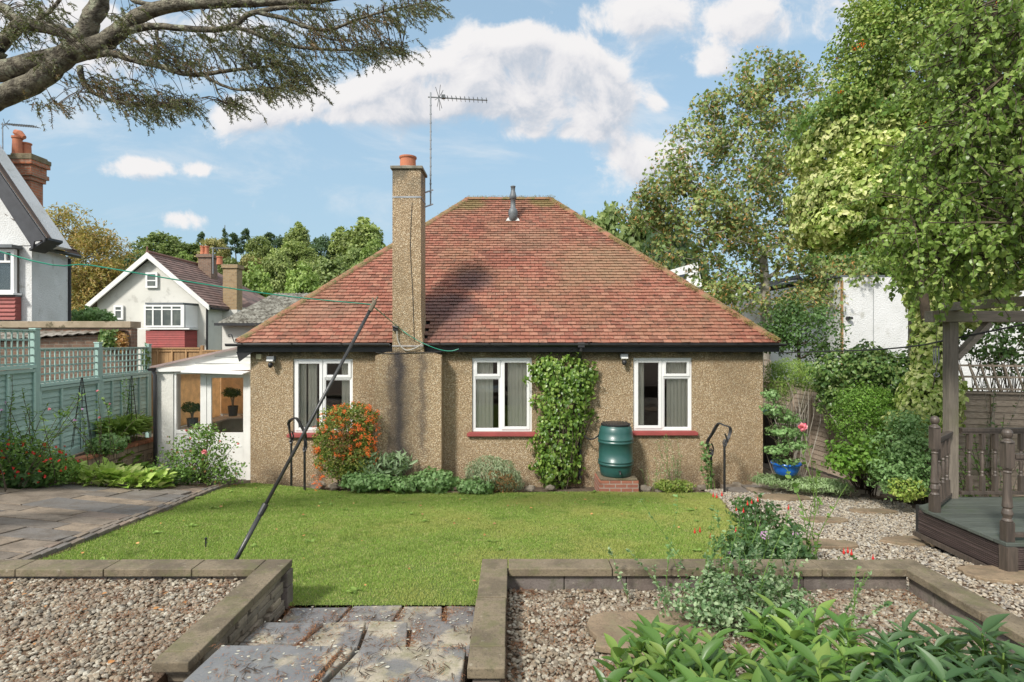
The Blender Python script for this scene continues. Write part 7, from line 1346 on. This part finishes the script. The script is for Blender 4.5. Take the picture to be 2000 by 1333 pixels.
shrub('lavender_patch', 'grey green carpet of low lavender beside the path', 'plant', [E(1520, 940, 50, 9, 9.6, .3), E(1580, 948, 50, 11, 9.3, .3), E(1630, 952, 30, 12, 9.1, .3)], 4200, .06, 'g_lav', 'lance', jit=.5, droop=-1.4, inner=.4, ntw=20, tw=.003, base=G(1560, 955))
ac = shrub('japanese_maple', 'pale green tiered maple growing in the blue pot', 'small tree', [E(1528, 842, 30, 12, 9.45, .28), E(1512, 800, 26, 14, 9.5, .25), E(1548, 868, 30, 11, 9.4, .28), E(1538, 818, 24, 12, 9.45, .25), E(1515, 880, 24, 9, 9.3, .2), E(1535, 900, 26, 8, 9.3, .2), E(1505, 772, 16, 14, 9.5, .2), E(1550, 845, 20, 14, 9.5, .2)], 2600, .045, 'g_ger', 'maple', jit=.35, droop=.4, inner=.2, base=P(1535, 908, 9.4), ntw=40, tw=.008, minz=False)
stems_plant('rose', 'tall single rose stem with a pink bloom near the blue pot', 'rose', G(1592, 1005), 3, .95, (-.10, .02), 'g_mid', .075, 12, 'leaf', sr=.005, seed=12, curve=.09, spread=.04, flowers=None, droop=0)
rsb = stems_plant('rose', 'tall leafy rose shoots growing from the gravel in front of the fuchsia', 'rose', G(1588, 1098), 5, .92, (-.04, .0), 'g_mid', .065, 15, 'leaf', sr=.005, seed=14, curve=.16, spread=.04, droop=0)
m = MB(); flower_heads(m, P(1568, 835, 7.3)[None], np.array([[0, -.9, .3]]), .13, 22); rst = bpy.data.objects['rose']; m.build('bloom', M['pink'], rst); m = MB(); m.tube([P(1568, 838, 7.3), P(1585, 900, 7.3), G(1592, 1000)], .004, 5); m.build('bloom_stem', M['g_mid'], rst)
# twiggy climber behind the balustrade
stems_plant('climbing_rose', 'bare twiggy climber with sparse leaves on the trellis behind the deck', 'climber', (7.3, 7.9, .4), 22, 2.1, (.0, 0), 'g_dark', .055, 30, 'leaf', sr=.006, seed=16, curve=.22, spread=.5, bark='bark')
shrub('dark_shrub', 'dark leaved shrub above the trellis at the right edge', 'bush', [E(1960, 690, 60, 50, 9.0, .4), E(1900, 660, 50, 40, 9.0, .4), E(2010, 640, 50, 60, 8.8, .4)], 1900, .065, 'g_dark', 'leaf', inner=.1, base=ground(1960, 9.0), ntw=40, tw=.01)
stems_plant('rose_shrub', 'small rose shrub against the fence seen through the balusters', 'bush', (6.1, 7.3, .45), 14, 1.35, (0, 0), 'g_mid', .055, 34, 'leaf', sr=.005, seed=17, curve=.25, spread=.18, bark='barkd')

# fuchsia and phlox behind the low wall on the right
fe = [E(1500, 1040, 60, 36, 5.4, .28), E(1470, 1065, 70, 32, 5.0, .22), E(1470, 1000, 42, 30, 5.8, .25), E(1530, 1070, 40, 30, 5.0, .2)]
fx = shrub('fuchsia', 'dark leaved fuchsia with hanging red flowers behind the low wall beside the lawn', 'bush', fe, 1900, .05, 'g_fuch', 'leaf', inner=.3, base=(hx(1490, 5.1), 5.1, .66), ntw=70, tw=.004, jit=.7)
m = MB()
for (px, py, Y) in [(1393, 966, 5.6), (1400, 968, 5.6), (1460, 982, 5.6), (1468, 979, 5.6), (1480, 975, 5.6), (1438, 993, 5.5), (1452, 996, 5.5), (1357, 1036, 4.9), (1367, 1034, 4.9), (1387, 1045, 4.8), (1437, 1035, 4.9), (1540, 990, 5.5), (1648, 1076, 4.45), (1656, 1074, 4.45), (1663, 1078, 4.45), (1705, 1088, 4.4), (1707, 1094, 4.4), (1410, 964, 5.6)]:
    c = P(px, py, Y); a = rng.uniform(0, 6.28, 5); 
    for t_ in np.arange(5) * 1.257 + a[0]: m.add(np.array([(0, 0, .012), (.006 * math.cos(t_ + .6), .006 * math.sin(t_ + .6), -.004), (.013 * math.cos(t_), .013 * math.sin(t_), -.022), (.006 * math.cos(t_ - .6), .006 * math.sin(t_ - .6), -.004)]) + c, [(0, 1, 2, 3)])
    m.lathe(c + (0, 0, -.03), [(.002, 0), (.008, .005), (.009, .018), (.004, .03), (.0025, .05)], 8)
m.build('flowers', M['red'], fx)
stems_plant('fuchsia_shoot', 'short fuchsia shoots leaning over the low wall to the right of the gravel stones', 'plant', (hx(1665, 4.45), 4.45, .70), 9, .42, (0, 0), 'g_fuch', .045, 14, 'leaf', sr=.003, seed=20, curve=.35, spread=.10)
ph, tp = stems_plant('phlox', 'phlox with one pale pink flower head behind the low wall', 'plant', (hx(1497, 4.5), 4.5, .72), 9, .62, (0, 0), 'g_peony2', .07, 26, 'lance', sr=.004, seed=22, curve=.10, spread=.11, bark='g_mid')
m = MB(); c = P(1496, 1046, 4.45); q = c + rdirs(34) * (.038, .038, .026); flower_heads(m, q, nrm(q - c), .02, 6); q = P(1554, 1045, 4.5) + rdirs(12) * .02; flower_heads(m, q, rdirs(12), .014, 6); q = P(1425, 1080, 4.4) + rdirs(8) * .016; flower_heads(m, q, rdirs(8), .014, 6); m.build('flowers', M['lilac'], ph)
shrub('leafy_plant', 'clump of long dark green leaves at the foot of the phlox', 'plant', [E(1530, 1075, 50, 26, 4.6, .18), E(1450, 1080, 40, 22, 4.5, .15)], 420, .095, 'g_peony2', 'lance', asp=1.5, base=(hx(1500, 4.6), 4.6, .7), ntw=14)
# periwinkle shrub inside the right bed
stems_plant('periwinkle', 'straggly variegated periwinkle with upright shoots in front of the low wall', 'plant', (hx(1450, 3.7), 3.72, .92), 46, .50, (0, 0), 'g_peri', .034, 44, 'leaf', sr=.0025, seed=24, curve=.42, spread=.26, droop=.3)
stems_plant('periwinkle', 'taller thin shoots of periwinkle reaching above the low wall coping', 'plant', (hx(1400, 3.8), 3.8, .92), 12, .80, (-.05, 0), 'g_ger', .032, 30, 'leaf', sr=.003, seed=25, curve=.24, spread=.22, droop=.0)
shrub('periwinkle', 'dense mound of small pale edged leaves at the base of the shoots', 'plant', [E(1420, 1180, 120, 46, 3.55, .28), E(1520, 1190, 80, 40, 3.5, .25)], 2600, .032, 'g_peri', 'leaf', inner=.2, base=(hx(1450, 3.5), 3.5, .92), ntw=60, tw=.0025)
sp1, _ = stems_plant('herb_stem', 'lone upright stem with paired leaves in the gravel bed on the right', 'plant', P(1660, 1215, 3.3), 2, .36, (.12, 0), 'g_ger', .03, 18, 'leaf', sr=.003, seed=26, curve=.05, spread=.02, droop=0)

# foreground: big glossy leaves along the bottom right
def peony_head(mb, ms, c, h, R_, r, nl, tilt, asp, sz):
    top = c + np.array((tilt[0], tilt[1], h)); ms.tube(smooth_line([c, c + (top - c) * .5 + r.normal(0, .01, 3), top], 3), np.linspace(.006, .004, 7), 6, cap=False)
    for j in range(nl):
        f = j / nl; a = j * 2.4 + r.uniform(-.3, .3); b = top - np.array((0, 0, f * h * .35)); el = r.uniform(.15, 1.5) * (1 - f * .6) + .1; Y_ = nrm(np.array((math.cos(a), math.sin(a), el))); Z_ = nrm(np.array((0, 0, 1.)) - Y_ * Y_[2] + r.normal(0, .12, 3)); Z_ = nrm(Z_ - Y_ * np.dot(Z_, Y_)); X_ = np.cross(Y_, Z_); s = sz * r.uniform(.5, 1.25)
        mb.inst(BIG, BF, b[None], X_[None], Y_[None], Z_[None], np.array([[s * asp * r.uniform(.8, 1.15), s, s * r.uniform(.6, 1.4)]]))
uu = np.linspace(0, 1, 8); prof_ = np.array([.03, .10, .165, .19, .175, .13, .07, .0]); BIG = []
for i, u in enumerate(uu):
    zc = -.20 * u ** 2 + .05 * u; BIG += [(-prof_[i], u, zc + prof_[i] * .42), (-prof_[i] * .5, u, zc + prof_[i] * .15), (0, u, zc), (prof_[i] * .5, u, zc + prof_[i] * .15), (prof_[i], u, zc + prof_[i] * .42)]
BF = [(5 * i + j, 5 * i + j + 1, 5 * i + j + 6, 5 * i + j + 5) for i in range(7) for j in range(4)]
def peony_patch(name, label, spots, mat, asp, sz, seed, nl=8, stemm='g_mid', yellow=0):
    r = np.random.default_rng(seed); c0 = np.array((np.mean([s[0] for s in spots]), np.mean([s[1] for s in spots]), .92)); root = thing(name, label, 'plant', c0); ml, ms, my = MB(), MB(), MB()
    for (x, y, h) in spots: peony_head(my if r.uniform() < yellow else ml, ms, np.array((x, y, .90)), h, 0, r, nl + r.integers(-2, 3), r.normal(0, .04, 2), asp, sz)
    ml.build('leaves', M[mat], root, smooth=True); ms.build('stems', M[stemm], root)
    if my.n: my.build('yellowing_leaves', M['g_lime'], root, smooth=True)
def spots_px(lst, r):
    o = []
    for (px, py, Y) in lst:
        for k in range(4):
            p = P(px + 12 + (k > 0) * r.normal(0, 26), py + 16 + (k > 0) * r.normal(8, 16), Y + (k > 0) * r.normal(0, .10)); o.append((p[0], p[1], max(p[2] - .90, .12)))
    return o
r = np.random.default_rng(77)
A1 = [(1300, 1215, 2.75), (1345, 1240, 2.6), (1255, 1285, 2.5), (1390, 1265, 2.5), (1230, 1325, 2.35), (1330, 1300, 2.3), (1420, 1310, 2.3), (1290, 1335, 2.2), (1370, 1345, 2.1), (1450, 1350, 2.15), (1265, 1250, 2.7)]
A2 = [(1500, 1215, 2.7), (1545, 1190, 2.8), (1470, 1250, 2.6), (1560, 1250, 2.55), (1600, 1290, 2.4), (1520, 1300, 2.35), (1640, 1270, 2.45), (1580, 1335, 2.2), (1500, 1345, 2.15), (1670, 1320, 2.25), (1640, 1235, 2.6)]
A3 = [(1700, 1235, 2.6), (1760, 1250, 2.5), (1820, 1235, 2.55), (1880, 1250, 2.5), (1940, 1240, 2.5), (1990, 1260, 2.4), (1730, 1290, 2.4), (1790, 1300, 2.3), (1850, 1300, 2.3), (1910, 1305, 2.3), (1970, 1310, 2.25), (1700, 1335, 2.15), (1760, 1345, 2.1), (1830, 1345, 2.1), (1900, 1350, 2.1), (1960, 1355, 2.1), (2040, 1290, 2.3), (1990, 1355, 2.1), (2060, 1340, 2.2)]
peony_patch('leafy_plant', 'fresh green upright plant with long pointed leaves, leftmost of the foreground foliage', spots_px(A1, r), 'g_peony', 1.0, .125, 1, nl=11, yellow=.06)
peony_patch('leafy_plant', 'mid green plant with large glossy pointed leaves in the bottom foreground below the periwinkle', spots_px(A2, r), 'g_peony', 1.0, .13, 2, nl=11, yellow=.06)
peony_patch('leafy_plant', 'dense bluish dark green foliage filling the bottom right corner', spots_px(A3, r), 'g_peony2', .95, .115, 3, nl=11)

clump_tree('backing_tree', 'dense green tree filling the gap above the plain white wall on the right', 'tree', ground(1760, 25.5), [E(1720, 500, 100, 60, 25.5, 1.5), E(1860, 500, 90, 60, 25.5, 1.5), E(1640, 510, 60, 46, 25.5, 1.2), E(1980, 500, 80, 60, 25.5, 1.5)], 170, 80, .6, .2, 'g_mid', 'barkd', .2, 'dia', seed=12, minr=.02)
